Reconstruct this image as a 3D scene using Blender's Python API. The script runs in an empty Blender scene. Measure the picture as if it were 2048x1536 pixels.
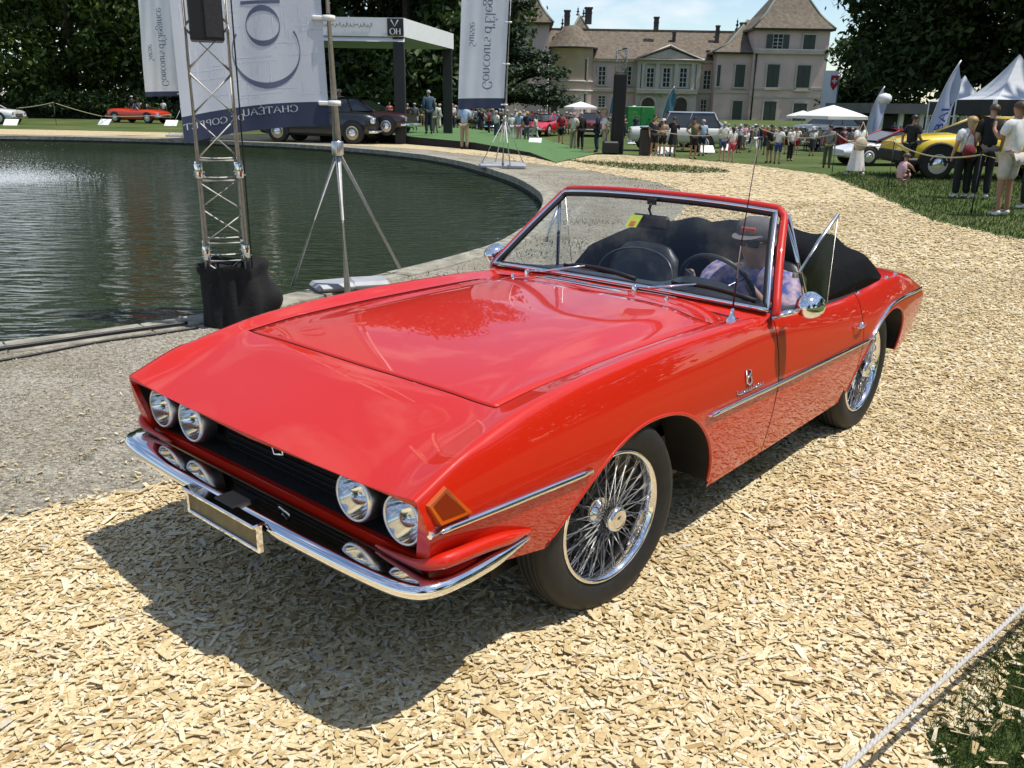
import bpy, bmesh, math, random
import numpy as np
from mathutils import Vector, Matrix
random.seed(7); rng = np.random.default_rng(7)
R = math.radians
sc = bpy.context.scene
COL = sc.collection
# ---------------------------------------------------------------- camera
F_PX, PITCH, ROLL, CAM_H = 1711.5, 0.31721, 0.01641, 1.645
fw = Vector((0, math.cos(PITCH), -math.sin(PITCH)))
up0 = Vector((0, math.sin(PITCH), math.cos(PITCH))); rt0 = Vector((1, 0, 0))
cR = rt0 * math.cos(ROLL) + up0 * math.sin(ROLL)
cU = -rt0 * math.sin(ROLL) + up0 * math.cos(ROLL)
cam_d = bpy.data.cameras.new('camera'); cam = bpy.data.objects.new('camera', cam_d); COL.objects.link(cam)
m3 = Matrix((cR, cU, -fw)).transposed()
cam.matrix_world = Matrix.Translation((0, 0, CAM_H)) @ m3.to_4x4()
cam_d.sensor_width = 36; cam_d.lens = F_PX / 2048 * 36; cam_d.clip_start = 0.05; cam_d.clip_end = 6000
sc.camera = cam
# ---------------------------------------------------------------- sky and sun
SUN_EL, SUN_AZ = R(67), R(-9)          # azimuth from +X
sun_dir = Vector((math.cos(SUN_EL) * math.cos(SUN_AZ), math.cos(SUN_EL) * math.sin(SUN_AZ), math.sin(SUN_EL)))
w = bpy.data.worlds.new('World'); sc.world = w; w.use_nodes = True
nt = w.node_tree; nt.nodes.clear()
def N(nt, t, **k):
    n = nt.nodes.new(t)
    for a, b in k.items(): setattr(n, a, b)
    return n
out = N(nt, 'ShaderNodeOutputWorld'); bg = N(nt, 'ShaderNodeBackground'); sky = N(nt, 'ShaderNodeTexSky')
sky.sky_type = 'NISHITA'; sky.sun_disc = False; sky.sun_elevation = SUN_EL; sky.sun_rotation = R(99); sky.dust_density = 0.25; sky.ozone_density = 2.0
bg.inputs['Strength'].default_value = 0.15
tc = N(nt, 'ShaderNodeTexCoord'); mp = N(nt, 'ShaderNodeMapping'); mp.inputs['Scale'].default_value = (2.6, 2.6, 7.0); mp.inputs['Location'].default_value = (.9, .35, .1)
nz = N(nt, 'ShaderNodeTexNoise'); nz.inputs['Scale'].default_value = 2.3; nz.inputs['Detail'].default_value = 9; nz.inputs['Roughness'].default_value = .58
cr = N(nt, 'ShaderNodeValToRGB'); cr.color_ramp.elements[0].position = .49; cr.color_ramp.elements[1].position = .72
cmix = N(nt, 'ShaderNodeMixRGB'); cmix.inputs[2].default_value = (6.6, 6.8, 7.0, 1)
L = nt.links.new
L(tc.outputs['Generated'], mp.inputs['Vector']); L(mp.outputs[0], nz.inputs['Vector']); L(nz.outputs['Fac'], cr.inputs[0])
L(cr.outputs[0], cmix.inputs[0]); L(sky.outputs[0], cmix.inputs[1]); L(cmix.outputs[0], bg.inputs['Color']); L(bg.outputs[0], out.inputs['Surface'])
sd = bpy.data.lights.new('sun', 'SUN'); sd.energy = 4.7; sd.angle = R(.53); sd.color = (1, .955, .88)
so = bpy.data.objects.new('sun', sd); COL.objects.link(so); so.rotation_euler = sun_dir.to_track_quat('Z', 'Y').to_euler()
vs = sc.view_settings; vs.view_transform = 'Standard'; vs.look = 'None'; vs.gamma = 1; vs.exposure = 0.0; vs.use_curve_mapping = False
sc.cycles.max_bounces = 8; sc.cycles.transparent_max_bounces = 16; sc.cycles.caustics_reflective = False; sc.cycles.caustics_refractive = False
# ---------------------------------------------------------------- measuring helpers
CAMP = Vector((0, 0, CAM_H))
def ray(u, v): return cR * ((u - 1024) / F_PX) - cU * ((v - 768) / F_PX) + fw
def gp(u, v, z=0.0):
    d = ray(u, v); return CAMP + d * ((z - CAM_H) / d.z)
def at(u, v, Y):
    d = ray(u, v); return CAMP + d * (Y / d.y)
# ---------------------------------------------------------------- object helpers
def tag(o, label=None, cat=None, group=None, kind=None):
    if label: o['label'] = label
    if cat: o['category'] = cat
    if group: o['group'] = group
    if kind: o['kind'] = kind
    return o
def empty(name, loc=(0, 0, 0), rz=0.0, parent=None):
    o = bpy.data.objects.new(name, None); COL.objects.link(o); o.location = loc; o.rotation_euler = (0, 0, rz); o.empty_display_size = .1
    if parent: o.parent = parent
    return o
def thing(name, label, cat, loc=(0, 0, 0), rz=0.0, group=None):
    return tag(empty(name, loc, rz), label, cat, group)
def obj(name, me, parent=None, mat=None, loc=None):
    o = bpy.data.objects.new(name, me); COL.objects.link(o)
    if parent: o.parent = parent
    if loc is not None: o.location = loc
    if mat is not None:
        me.materials.clear(); me.materials.append(mat)
    return o
def mesh_np(name, V, Fq, smooth=False):
    """fast mesh from numpy: V (n,3); Fq (m,k) constant face size k"""
    me = bpy.data.meshes.new(name); V = np.asarray(V, np.float32); Fq = np.asarray(Fq, np.int32); k = Fq.shape[1]
    me.vertices.add(len(V)); me.vertices.foreach_set('co', V.ravel())
    me.loops.add(Fq.size); me.loops.foreach_set('vertex_index', Fq.ravel())
    me.polygons.add(len(Fq)); me.polygons.foreach_set('loop_start', np.arange(0, Fq.size, k, dtype=np.int32))
    me.update(calc_edges=True); me.polygons.foreach_set('use_smooth', np.full(len(Fq), smooth, bool)); return me
def copy_tree(o, parent=None):
    c = o.copy(); COL.objects.link(c); c.parent = parent
    for ch in list(o.children): copy_tree(ch, c)
    return c
def frame_from(d):
    d = Vector(d).normalized(); a = Vector((0, 0, 1)) if abs(d.z) < .95 else Vector((1, 0, 0))
    s = d.cross(a).normalized(); return s, s.cross(d).normalized()
class MB:
    def __init__(s): s.v = []; s.f = []; s.sm = []
    def add(s, vs, fs, smooth=False):
        b = len(s.v); s.v += [tuple(p) for p in vs]; s.f += [tuple(b + i for i in f) for f in fs]; s.sm += [smooth] * len(fs); return s
    def box(s, c, d, rz=0.0, bev=0.0, rot=None):
        cx, cy, cz = c; hx, hy, hz = d[0] / 2, d[1] / 2, d[2] / 2
        M = rot if rot is not None else Matrix.Rotation(rz, 3, 'Z')
        b = min(bev, hx * .9, hy * .9, hz * .9)
        if b <= 0:
            P = [(x, y, z) for x in (-hx, hx) for y in (-hy, hy) for z in (-hz, hz)]
            Fc = [(0, 1, 3, 2), (4, 6, 7, 5), (0, 4, 5, 1), (2, 3, 7, 6), (0, 2, 6, 4), (1, 5, 7, 3)]
        else:
            P = []; idx = {}
            for sx in (-1, 1):
                for sy in (-1, 1):
                    for sz in (-1, 1):
                        idx[sx, sy, sz] = len(P)
                        P += [(sx * hx, sy * (hy - b), sz * (hz - b)), (sx * (hx - b), sy * hy, sz * (hz - b)), (sx * (hx - b), sy * (hy - b), sz * hz)]
            q = lambda a, k: idx[a] + k
            Fc = []
            for sx in (-1, 1): Fc.append([q((sx, y, z), 0) for y, z in ((-1, -1), (1, -1), (1, 1), (-1, 1))][::sx])
            for sy in (-1, 1): Fc.append([q((x, sy, z), 1) for x, z in ((-1, -1), (1, -1), (1, 1), (-1, 1))][::-sy])
            for sz in (-1, 1): Fc.append([q((x, y, sz), 2) for x, y in ((-1, -1), (1, -1), (1, 1), (-1, 1))][::sz])
            for sx in (-1, 1):
                for sy in (-1, 1): Fc.append([q((sx, sy, -1), 0), q((sx, sy, -1), 1), q((sx, sy, 1), 1), q((sx, sy, 1), 0)][::-sx * sy])
                for sz in (-1, 1): Fc.append([q((sx, -1, sz), 0), q((sx, -1, sz), 2), q((sx, 1, sz), 2), q((sx, 1, sz), 0)][::sx * sz])
            for sy in (-1, 1):
                for sz in (-1, 1): Fc.append([q((-1, sy, sz), 1), q((-1, sy, sz), 2), q((1, sy, sz), 2), q((1, sy, sz), 1)][::-sy * sz])
            for k, i in idx.items(): Fc.append([i, i + 1, i + 2][::k[0] * k[1] * k[2]])
        C = Vector(c); return s.add([C + M @ Vector(p) for p in P], Fc)
    def tube(s, pts, r, n=8, cap=True, ry=None):
        """round tube along a polyline; r number or list"""
        pts = [Vector(p) for p in pts]; m = len(pts); rs = r if isinstance(r, (list, tuple)) else [r] * m
        V = []; prev = None
        for i, p in enumerate(pts):
            d = (pts[min(i + 1, m - 1)] - pts[max(i - 1, 0)])
            if d.length < 1e-9: d = Vector((0, 0, 1))
            d.normalize()
            if prev is None: a, b = frame_from(d)
            else:
                a = prev - d * prev.dot(d)
                if a.length < 1e-6: a, b = frame_from(d)
                a.normalize(); b = a.cross(d) * -1
                b = d.cross(a)
            prev = a
            for k in range(n):
                t = 2 * math.pi * k / n; V.append(p + a * (math.cos(t) * rs[i]) + b * (math.sin(t) * (ry if ry else rs[i])))
        Fc = [(i * n + k, i * n + (k + 1) % n, (i + 1) * n + (k + 1) % n, (i + 1) * n + k) for i in range(m - 1) for k in range(n)]
        s.add(V, Fc, True)
        if cap:
            b = len(s.v) - len(V); s.f.append(tuple(b + k for k in range(n))[::-1]); s.sm.append(False)
            s.f.append(tuple(b + (m - 1) * n + k for k in range(n))); s.sm.append(False)
        return s
    def lathe(s, prof, c=(0, 0, 0), ax=(0, 0, 1), n=24, smooth=True):
        """profile [(r,h)] about axis ax through c"""
        c = Vector(c); ax = Vector(ax).normalized(); a, b = frame_from(ax); V = []
        for r, h in prof:
            for k in range(n):
                t = 2 * math.pi * k / n; V.append(c + ax * h + a * (r * math.cos(t)) + b * (r * math.sin(t)))
        m = len(prof)
        Fc = [(i * n + k, i * n + (k + 1) % n, (i + 1) * n + (k + 1) % n, (i + 1) * n + k) for i in range(m - 1) for k in range(n)]
        return s.add(V, Fc, smooth)
    def prism(s, poly, z0, z1, M=None):
        """extrude a 2D polygon; M maps (x,y,z)"""
        n = len(poly); V = [(x, y, z0) for x, y in poly] + [(x, y, z1) for x, y in poly]
        if M: V = [M(*p) for p in V]
        Fc = [tuple(range(n))[::-1], tuple(range(n, 2 * n))] + [(i, (i + 1) % n, n + (i + 1) % n, n + i) for i in range(n)]
        return s.add(V, Fc)
    def grid(s, G, smooth=True, flip=False):
        """G[i][j] points"""
        m, n = len(G), len(G[0]); V = [p for r in G for p in r]
        Fc = [(i * n + j, i * n + j + 1, (i + 1) * n + j + 1, (i + 1) * n + j) for i in range(m - 1) for j in range(n - 1)]
        if flip: Fc = [f[::-1] for f in Fc]
        return s.add(V, Fc, smooth)
    def mesh(s, name):
        me = bpy.data.meshes.new(name); me.from_pydata(s.v, [], s.f)
        me.polygons.foreach_set('use_smooth', s.sm); me.update(); return me
    def build(s, name, mat, parent=None, loc=None, fix=False, bevel=0):
        me = s.mesh(name)
        if fix:
            bm = bmesh.new(); bm.from_mesh(me); bmesh.ops.recalc_face_normals(bm, faces=bm.faces); bm.to_mesh(me); bm.free()
        o = obj(name, me, parent, mat, loc)
        if bevel:
            bv = o.modifiers.new('bevel', 'BEVEL'); bv.width = bevel; bv.segments = 2; bv.limit_method = 'ANGLE'; bv.angle_limit = R(35)
        return o
def crom(pts, n):
    """catmull-rom through points, n samples per span"""
    P = [np.array(p, float) for p in pts]; P = [2 * P[0] - P[1]] + P + [2 * P[-1] - P[-2]]; o = []
    for i in range(1, len(P) - 2):
        a, b, c, d = P[i - 1:i + 3]
        for k in range(n):
            t = k / n; o.append(.5 * (2 * b + (c - a) * t + (2 * a - 5 * b + 4 * c - d) * t * t + (3 * b - a - 3 * c + d) * t ** 3))
    o.append(P[-2]); return o
# ---------------------------------------------------------------- materials
def mat(name, col, rough=.6, metal=0.0, var=0.0, scale=8.0, bump=0.0, bscale=None, coat=0.0, spec=.5, col2=None, island=0.0, trans=0.0, sheen=0.0, detail=4):
    m = bpy.data.materials.new(name); m.use_nodes = True; t = m.node_tree; b = t.nodes['Principled BSDF']
    c = tuple(col) + (1,); b.inputs['Base Color'].default_value = c; b.inputs['Roughness'].default_value = rough; b.inputs['Metallic'].default_value = metal
    b.inputs['Specular IOR Level'].default_value = spec
    if coat: b.inputs['Coat Weight'].default_value = coat; b.inputs['Coat Roughness'].default_value = .02
    if sheen: b.inputs['Sheen Weight'].default_value = sheen
    tcn = None
    if var or bump or col2 or island:
        tcn = N(t, 'ShaderNodeTexCoord')
    if var or col2:
        nz = N(t, 'ShaderNodeTexNoise'); nz.inputs['Scale'].default_value = scale; nz.inputs['Detail'].default_value = detail
        t.links.new(tcn.outputs['Object'], nz.inputs['Vector'])
        rp = N(t, 'ShaderNodeValToRGB'); e = rp.color_ramp.elements; e[0].position = .32; e[1].position = .68
        c2 = col2 if col2 else tuple(min(1, x * (1 + var)) for x in col); c1 = col if col2 else tuple(x * (1 - var) for x in col)
        e[0].color = tuple(c1) + (1,); e[1].color = tuple(c2) + (1,)
        t.links.new(nz.outputs['Fac'], rp.inputs[0]); src = rp.outputs[0]
        t.links.new(src, b.inputs['Base Color'])
    if island:
        g = N(t, 'ShaderNodeNewGeometry'); hs = N(t, 'ShaderNodeHueSaturation'); mr = N(t, 'ShaderNodeMapRange')
        mr.inputs['To Min'].default_value = 1 - island; mr.inputs['To Max'].default_value = 1 + island
        t.links.new(g.outputs['Random Per Island'], mr.inputs['Value']); t.links.new(mr.outputs[0], hs.inputs['Value'])
        if b.inputs['Base Color'].links: t.links.new(b.inputs['Base Color'].links[0].from_socket, hs.inputs['Color'])
        else: hs.inputs['Color'].default_value = c
        t.links.new(hs.outputs[0], b.inputs['Base Color'])
    if bump:
        nb = N(t, 'ShaderNodeTexNoise'); nb.inputs['Scale'].default_value = bscale or scale * 4; nb.inputs['Detail'].default_value = 5
        t.links.new(tcn.outputs['Object'], nb.inputs['Vector']); bp = N(t, 'ShaderNodeBump'); bp.inputs['Strength'].default_value = bump; bp.inputs['Distance'].default_value = .02
        t.links.new(nb.outputs['Fac'], bp.inputs['Height']); t.links.new(bp.outputs[0], b.inputs['Normal'])
    return m
def leaf_mat(name, c1, c2, tr=.25):
    m = bpy.data.materials.new(name); m.use_nodes = True; t = m.node_tree; b = t.nodes['Principled BSDF']; b.inputs['Roughness'].default_value = .5
    b.inputs['Specular IOR Level'].default_value = .3
    g = N(t, 'ShaderNodeNewGeometry'); rp = N(t, 'ShaderNodeValToRGB'); e = rp.color_ramp.elements; e[0].color = c1 + (1,); e[1].color = c2 + (1,)
    t.links.new(g.outputs['Random Per Island'], rp.inputs[0]); t.links.new(rp.outputs[0], b.inputs['Base Color'])
    tl = N(t, 'ShaderNodeBsdfTranslucent'); hs = N(t, 'ShaderNodeHueSaturation'); hs.inputs['Value'].default_value = 1.3; hs.inputs['Saturation'].default_value = 1.1
    t.links.new(rp.outputs[0], hs.inputs['Color']); t.links.new(hs.outputs[0], tl.inputs['Color'])
    mx = N(t, 'ShaderNodeMixShader'); mx.inputs[0].default_value = tr; o = t.nodes['Material Output']
    t.links.new(b.outputs[0], mx.inputs[1]); t.links.new(tl.outputs[0], mx.inputs[2]); t.links.new(mx.outputs[0], o.inputs['Surface'])
    return m
def glass_mat(name, tint=(.9, .93, .92), refl=1.0, ior=1.45, film=0.0, graze=.9):
    m = bpy.data.materials.new(name); m.use_nodes = True; t = m.node_tree; t.nodes.remove(t.nodes['Principled BSDF']); o = t.nodes['Material Output']
    tr = N(t, 'ShaderNodeBsdfTransparent'); tr.inputs[0].default_value = tint + (1,)
    gl = N(t, 'ShaderNodeBsdfGlossy'); gl.inputs['Roughness'].default_value = .01
    fr = N(t, 'ShaderNodeLayerWeight'); fr.inputs['Blend'].default_value = .5; pw = N(t, 'ShaderNodeMath', operation='POWER'); pw.inputs[1].default_value = 4.0
    t.links.new(fr.outputs['Facing'], pw.inputs[0]); mu = N(t, 'ShaderNodeMath', operation='MULTIPLY_ADD'); mu.inputs[1].default_value = graze; mu.inputs[2].default_value = .05 * refl + film
    mx = N(t, 'ShaderNodeMixShader'); t.links.new(pw.outputs[0], mu.inputs[0]); t.links.new(mu.outputs[0], mx.inputs[0]); t.links.new(tr.outputs[0], mx.inputs[1]); t.links.new(gl.outputs[0], mx.inputs[2]); t.links.new(mx.outputs[0], o.inputs['Surface'])
    return m
M = {}
M['chrome'] = mat('chrome', (.86, .86, .88), .06, 1.0)
M['alu'] = mat('aluminium', (.72, .72, .72), .32, 1.0, var=.06, scale=20)
M['steel'] = mat('galvanised_steel', (.56, .56, .55), .42, 0.2, var=.12, scale=30)
M['black'] = mat('black_paint', (.012, .012, .013), .45)
M['blackcloth'] = mat('black_cloth', (.010, .010, .011), .9, var=.3, scale=14, bump=.25, bscale=60)
M['rubber'] = mat('rubber', (.013, .013, .013), .62, var=.25, scale=30, bump=.06, bscale=200)
M['white'] = mat('white_paint', (.8, .8, .79), .45, var=.03, scale=3)
M['red_paint'] = mat('red_car_paint', (.58, .017, .004), .38, coat=1.0, spec=.16)
M['red_paint'].node_tree.nodes['Principled BSDF'].inputs['Coat Roughness'].default_value = .006
M['glass'] = glass_mat('windscreen_glass', (.88, .91, .91), 1.2)
M['glass_dark'] = glass_mat('tinted_glass', (.25, .28, .28), 1.4)
# ================================================================ ground, pond, path
def closed_crom(pts, n):
    P = [np.array(p, float) for p in pts]; m = len(P); o = []
    for i in range(m):
        a, b, c, d = P[i - 1], P[i], P[(i + 1) % m], P[(i + 2) % m]
        for k in range(n):
            t = k / n; o.append(.5 * (2 * b + (c - a) * t + (2 * a - 5 * b + 4 * c - d) * t * t + (3 * b - a - 3 * c + d) * t ** 3))
    return np.array(o)
def resample(P, step, closed=True):
    P = np.array(P); Q = np.vstack([P, P[:1]]) if closed else P
    s = np.r_[0, np.cumsum(np.linalg.norm(np.diff(Q, axis=0), axis=1))]; n = max(3, int(round(s[-1] / step)))
    t = np.linspace(0, s[-1], n + 1); o = np.stack([np.interp(t, s, Q[:, k]) for k in range(Q.shape[1])], 1)
    return o[:-1] if closed else o
pond_pts = [(-3.54, 5.72), (-2.45, 6.68), (-1.86, 7.6), (-.85, 9.2), (-.12, 10.9), (.33, 13.4), (.5, 16.06), (.26, 18.7), (-.42, 21.9), (-2.0, 26.6), (-4.2, 30.2), (-8.1, 33.9), (-12.7, 36.1), (-17.2, 37.0), (-21.6, 37.2), (-27, 35.5), (-31.5, 31.5), (-34, 25), (-34, 18), (-31, 11), (-25, 6), (-17, 3.4), (-10, 3.3), (-6, 4.3)]
POND = resample(closed_crom(pond_pts, 8), .45)
def offset(P, d):
    t = np.roll(P, -1, 0) - np.roll(P, 1, 0); t /= np.linalg.norm(t, axis=1)[:, None]; n = np.stack([t[:, 1], -t[:, 0]], 1); return P + n * d
_a = .5 * np.sum(POND[:, 0] * np.roll(POND[:, 1], -1) - np.roll(POND[:, 0], -1) * POND[:, 1])
SG = 1 if _a > 0 else -1
POND_OUT = offset(POND, SG * .36)
def sheet(name, outer, holes, z, m, kind='structure'):
    bm = bmesh.new(); es = []
    for ring in [outer] + list(holes):
        vs_ = [bm.verts.new((p[0], p[1], z)) for p in ring]
        es += [bm.edges.new((vs_[i], vs_[(i + 1) % len(vs_)])) for i in range(len(vs_))]
    bmesh.ops.triangle_fill(bm, edges=es, use_beauty=True)
    for f in bm.faces:
        if f.normal.z < 0: f.normal_flip()
    me = bpy.data.meshes.new(name); bm.to_mesh(me); bm.free()
    o = obj(name, me, None, m); o['kind'] = kind; return o
def nodemat(name):
    m = bpy.data.materials.new(name); m.use_nodes = True; t = m.node_tree; return m, t, t.nodes['Principled BSDF']
def ramp(t, pts):
    r = N(t, 'ShaderNodeValToRGB'); e = r.color_ramp.elements
    while len(e) < len(pts): e.new(.5)
    for k, (p, c) in enumerate(pts): e[k].position = p; e[k].color = tuple(c) + (1,)
    return r
# lawn
m, t, b = nodemat('lawn'); tcx = N(t, 'ShaderNodeTexCoord')
n1 = N(t, 'ShaderNodeTexNoise'); n1.inputs['Scale'].default_value = .35; n1.inputs['Detail'].default_value = 6
n2 = N(t, 'ShaderNodeTexNoise'); n2.inputs['Scale'].default_value = 38; n2.inputs['Detail'].default_value = 5
for n_ in (n1, n2): t.links.new(tcx.outputs['Object'], n_.inputs['Vector'])
ra = ramp(t, [(.3, (.075, .12, .028)), (.52, (.11, .155, .045)), (.7, (.19, .19, .075))]); rb = ramp(t, [(.3, (.35, .35, .35)), (.7, (1, 1, 1))])
mu = N(t, 'ShaderNodeMixRGB', blend_type='MULTIPLY'); mu.inputs[0].default_value = .8
t.links.new(n1.outputs[0], ra.inputs[0]); t.links.new(n2.outputs[0], rb.inputs[0]); t.links.new(ra.outputs[0], mu.inputs[1]); t.links.new(rb.outputs[0], mu.inputs[2]); t.links.new(mu.outputs[0], b.inputs['Base Color'])
b.inputs['Roughness'].default_value = .9; b.inputs['Specular IOR Level'].default_value = .15
M['lawn'] = m
# gravel
m, t, b = nodemat('gravel'); tcx = N(t, 'ShaderNodeTexCoord')
vo = N(t, 'ShaderNodeTexVoronoi'); vo.inputs['Scale'].default_value = 75; vo2 = N(t, 'ShaderNodeTexNoise'); vo2.inputs['Scale'].default_value = 1.1; vo2.inputs['Detail'].default_value = 7
for n_ in (vo, vo2): t.links.new(tcx.outputs['Object'], n_.inputs['Vector'])
sx = N(t, 'ShaderNodeSeparateColor'); t.links.new(vo.outputs['Color'], sx.inputs[0])
ra = ramp(t, [(0, (.17, .15, .11)), (.5, (.33, .30, .235)), (1, (.50, .46, .38))]); rb = ramp(t, [(.35, (.72, .7, .62)), (.6, (1, 1, 1))])
mu = N(t, 'ShaderNodeMixRGB', blend_type='MULTIPLY'); mu.inputs[0].default_value = 1
t.links.new(sx.outputs[0], ra.inputs[0]); t.links.new(vo2.outputs[0], rb.inputs[0]); t.links.new(ra.outputs[0], mu.inputs[1]); t.links.new(rb.outputs[0], mu.inputs[2]); t.links.new(mu.outputs[0], b.inputs['Base Color'])
bp = N(t, 'ShaderNodeBump'); bp.inputs['Strength'].default_value = .9; bp.inputs['Distance'].default_value = .012; bp.invert = True; t.links.new(vo.outputs['Distance'], bp.inputs['Height']); t.links.new(bp.outputs[0], b.inputs['Normal'])
b.inputs['Roughness'].default_value = .9; M['gravel'] = m
# wood-chip bed seen between the chips and beyond them
m, t, b = nodemat('chip_bed'); tcx = N(t, 'ShaderNodeTexCoord'); mp_ = N(t, 'ShaderNodeMapping'); mp_.inputs['Scale'].default_value = (1, 1.9, 1); mp_.inputs['Rotation'].default_value = (0, 0, .5)
vo = N(t, 'ShaderNodeTexVoronoi'); vo.inputs['Scale'].default_value = 26; t.links.new(tcx.outputs['Object'], mp_.inputs[0])
wn = N(t, 'ShaderNodeTexNoise'); wn.inputs['Scale'].default_value = 3; wn.inputs['Detail'].default_value = 2
ad = N(t, 'ShaderNodeVectorMath', operation='ADD'); t.links.new(tcx.outputs['Object'], wn.inputs['Vector']); t.links.new(mp_.outputs[0], ad.inputs[0]); t.links.new(wn.outputs['Color'], ad.inputs[1]); t.links.new(ad.outputs[0], vo.inputs['Vector'])
sx = N(t, 'ShaderNodeSeparateColor'); t.links.new(vo.outputs['Color'], sx.inputs[0])
ra = ramp(t, [(0, (.48, .35, .18)), (.3, (.64, .50, .28)), (.7, (.73, .60, .37)), (1, (.80, .69, .46))])
t.links.new(sx.outputs[0], ra.inputs[0]); t.links.new(ra.outputs[0], b.inputs['Base Color'])
bp = N(t, 'ShaderNodeBump'); bp.inputs['Strength'].default_value = 1; bp.inputs['Distance'].default_value = .025; t.links.new(sx.outputs[1], bp.inputs['Height']); t.links.new(bp.outputs[0], b.inputs['Normal'])
b.inputs['Roughness'].default_value = .85; b.inputs['Specular IOR Level'].default_value = .2; M['chip_bed'] = m
# single chips
m, t, b = nodemat('wood_chip'); g = N(t, 'ShaderNodeNewGeometry')
ra = ramp(t, [(0, (.40, .27, .12)), (.07, (.58, .44, .22)), (.35, (.70, .56, .32)), (.70, (.78, .66, .42)), (.93, (.84, .76, .56)), (1, (.62, .57, .48))])
t.links.new(g.outputs['Random Per Island'], ra.inputs[0])
tcx = N(t, 'ShaderNodeTexCoord'); n1 = N(t, 'ShaderNodeTexNoise'); n1.inputs['Scale'].default_value = 90; t.links.new(tcx.outputs['Object'], n1.inputs['Vector']); rb = ramp(t, [(.3, (.78, .74, .68)), (.65, (1, 1, 1))]); t.links.new(n1.outputs[0], rb.inputs[0])
mu = N(t, 'ShaderNodeMixRGB', blend_type='MULTIPLY'); mu.inputs[0].default_value = 1; t.links.new(ra.outputs[0], mu.inputs[1]); t.links.new(rb.outputs[0], mu.inputs[2]); n3 = N(t, 'ShaderNodeTexNoise'); n3.inputs['Scale'].default_value = 1.3; n3.inputs['Detail'].default_value = 6; t.links.new(tcx.outputs['Object'], n3.inputs['Vector']); rc_ = ramp(t, [(.32, (.86, .83, .77)), (.52, (1, 1, 1))]); t.links.new(n3.outputs[0], rc_.inputs[0]); mu2 = N(t, 'ShaderNodeMixRGB', blend_type='MULTIPLY'); mu2.inputs[0].default_value = 1; t.links.new(mu.outputs[0], mu2.inputs[1]); t.links.new(rc_.outputs[0], mu2.inputs[2]); t.links.new(mu2.outputs[0], b.inputs['Base Color'])
b.inputs['Roughness'].default_value = .7; b.inputs['Specular IOR Level'].default_value = .25; M['chip'] = m
# pond water
m, t, b = nodemat('pond_water'); b.inputs['Base Color'].default_value = (.020, .030, .007, 1); b.inputs['Roughness'].default_value = .04; b.inputs['IOR'].default_value = 1.33; b.inputs['Specular IOR Level'].default_value = .5
tcx = N(t, 'ShaderNodeTexCoord'); mp_ = N(t, 'ShaderNodeMapping'); mp_.inputs['Scale'].default_value = (.8, 2.4, 1); mp_.inputs['Rotation'].default_value = (0, 0, -.15); t.links.new(tcx.outputs['Object'], mp_.inputs[0])
n1 = N(t, 'ShaderNodeTexNoise'); n1.inputs['Scale'].default_value = 2.4; n1.inputs['Detail'].default_value = 1.2; n1.inputs['Distortion'].default_value = .5
n2 = N(t, 'ShaderNodeTexNoise'); n2.inputs['Scale'].default_value = 6.5; n2.inputs['Detail'].default_value = 2
for n_ in (n1, n2): t.links.new(mp_.outputs[0], n_.inputs['Vector'])
ad = N(t, 'ShaderNodeMath', operation='MULTIPLY_ADD'); ad.inputs[1].default_value = .22; t.links.new(n2.outputs[0], ad.inputs[0]); t.links.new(n1.outputs[0], ad.inputs[2])
bp = N(t, 'ShaderNodeBump'); bp.inputs['Strength'].default_value = 1.0; bp.inputs['Distance'].default_value = .16; t.links.new(ad.outputs[0], bp.inputs['Height']); t.links.new(bp.outputs[0], b.inputs['Normal']); M['water'] = m
M['stone'] = mat('kerb_stone', (.20, .185, .14), .9, col2=(.40, .375, .30), scale=7, bump=.9, bscale=35, detail=8)
M['pondwall'] = mat('pond_wall', (.035, .037, .03), .8, var=.4, scale=4)

sheet('lawn', [(-420, -60), (420, -60), (420, 520), (-420, 520)], [POND], 0.0, M['lawn'])
grav_out = [(-24, -6), (.3, -6), (.4, 2.2), (1.3, 3.0), (6.4, 11.5), (6.3, 13.6), (7.0, 17.6), (7.8, 22.8), (3, 26.8), (.6, 27.3), (-1.2, 28.6), (-3.4, 31.9), (-7.8, 35.4), (-12.5, 37.8), (-17.2, 38.6), (-24, 38.3), (-30, 35.6), (-35, 28), (-37, 19), (-33, 8)]
sheet('gravel_ground', grav_out, [offset(POND, SG * .02)], .004, M['gravel'])
PATH = [(-7, -1.4), (-4, 1.32), (-2.04, 3.06), (-1.48, 3.57), (-.2, 5.4), (1, 9), (2.4, 13), (3.45, 16.5), (3.2, 19.5), (2.15, 22.4), (.35, 25.6), (-1.0, 28.2), (-3.2, 31.7), (-7.7, 35.2), (-12.4, 37.7), (-17, 38.5), (-24, 38.6), (-42, 38.4), (-42, 45), (-24, 44.6), (-12, 43), (-6, 40), (-3, 34.2), (1.5, 29.6), (3, 30.4), (4.6, 30.2), (7, 26.3), (8, 22.8), (7.24, 17.6), (6.45, 13.6), (6.8, 11.2), (6.0, 9.2), (4.5, 6.7), (2.7, 3.8), (1.80, 2.5), (1.40, 2.2), (1.16, 1.9), (1.05, 1.5), (.9, -3)]
PATH = resample(np.array(crom(PATH, 4)[:-1]) if False else np.array(PATH), .25)
PATH = PATH + rng.normal(0, .035, PATH.shape)
sheet('wood_chip_path', PATH, [], .009, M['chip_bed'])
isl = [gp(*p) for p in ((1130, 321), (1250, 327), (1350, 332), (1430, 338), (1462, 345), (1390, 347), (1290, 342), (1200, 332))]
sheet('grass_island', [(p.x, p.y) for p in isl], [], .014, M['lawn'])
WZ = -.2
wo = sheet('pond_water', offset(POND, SG * .03), [], WZ, M['water'])
n = len(POND); mb = MB(); a_ = offset(POND, SG * .025)
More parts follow.
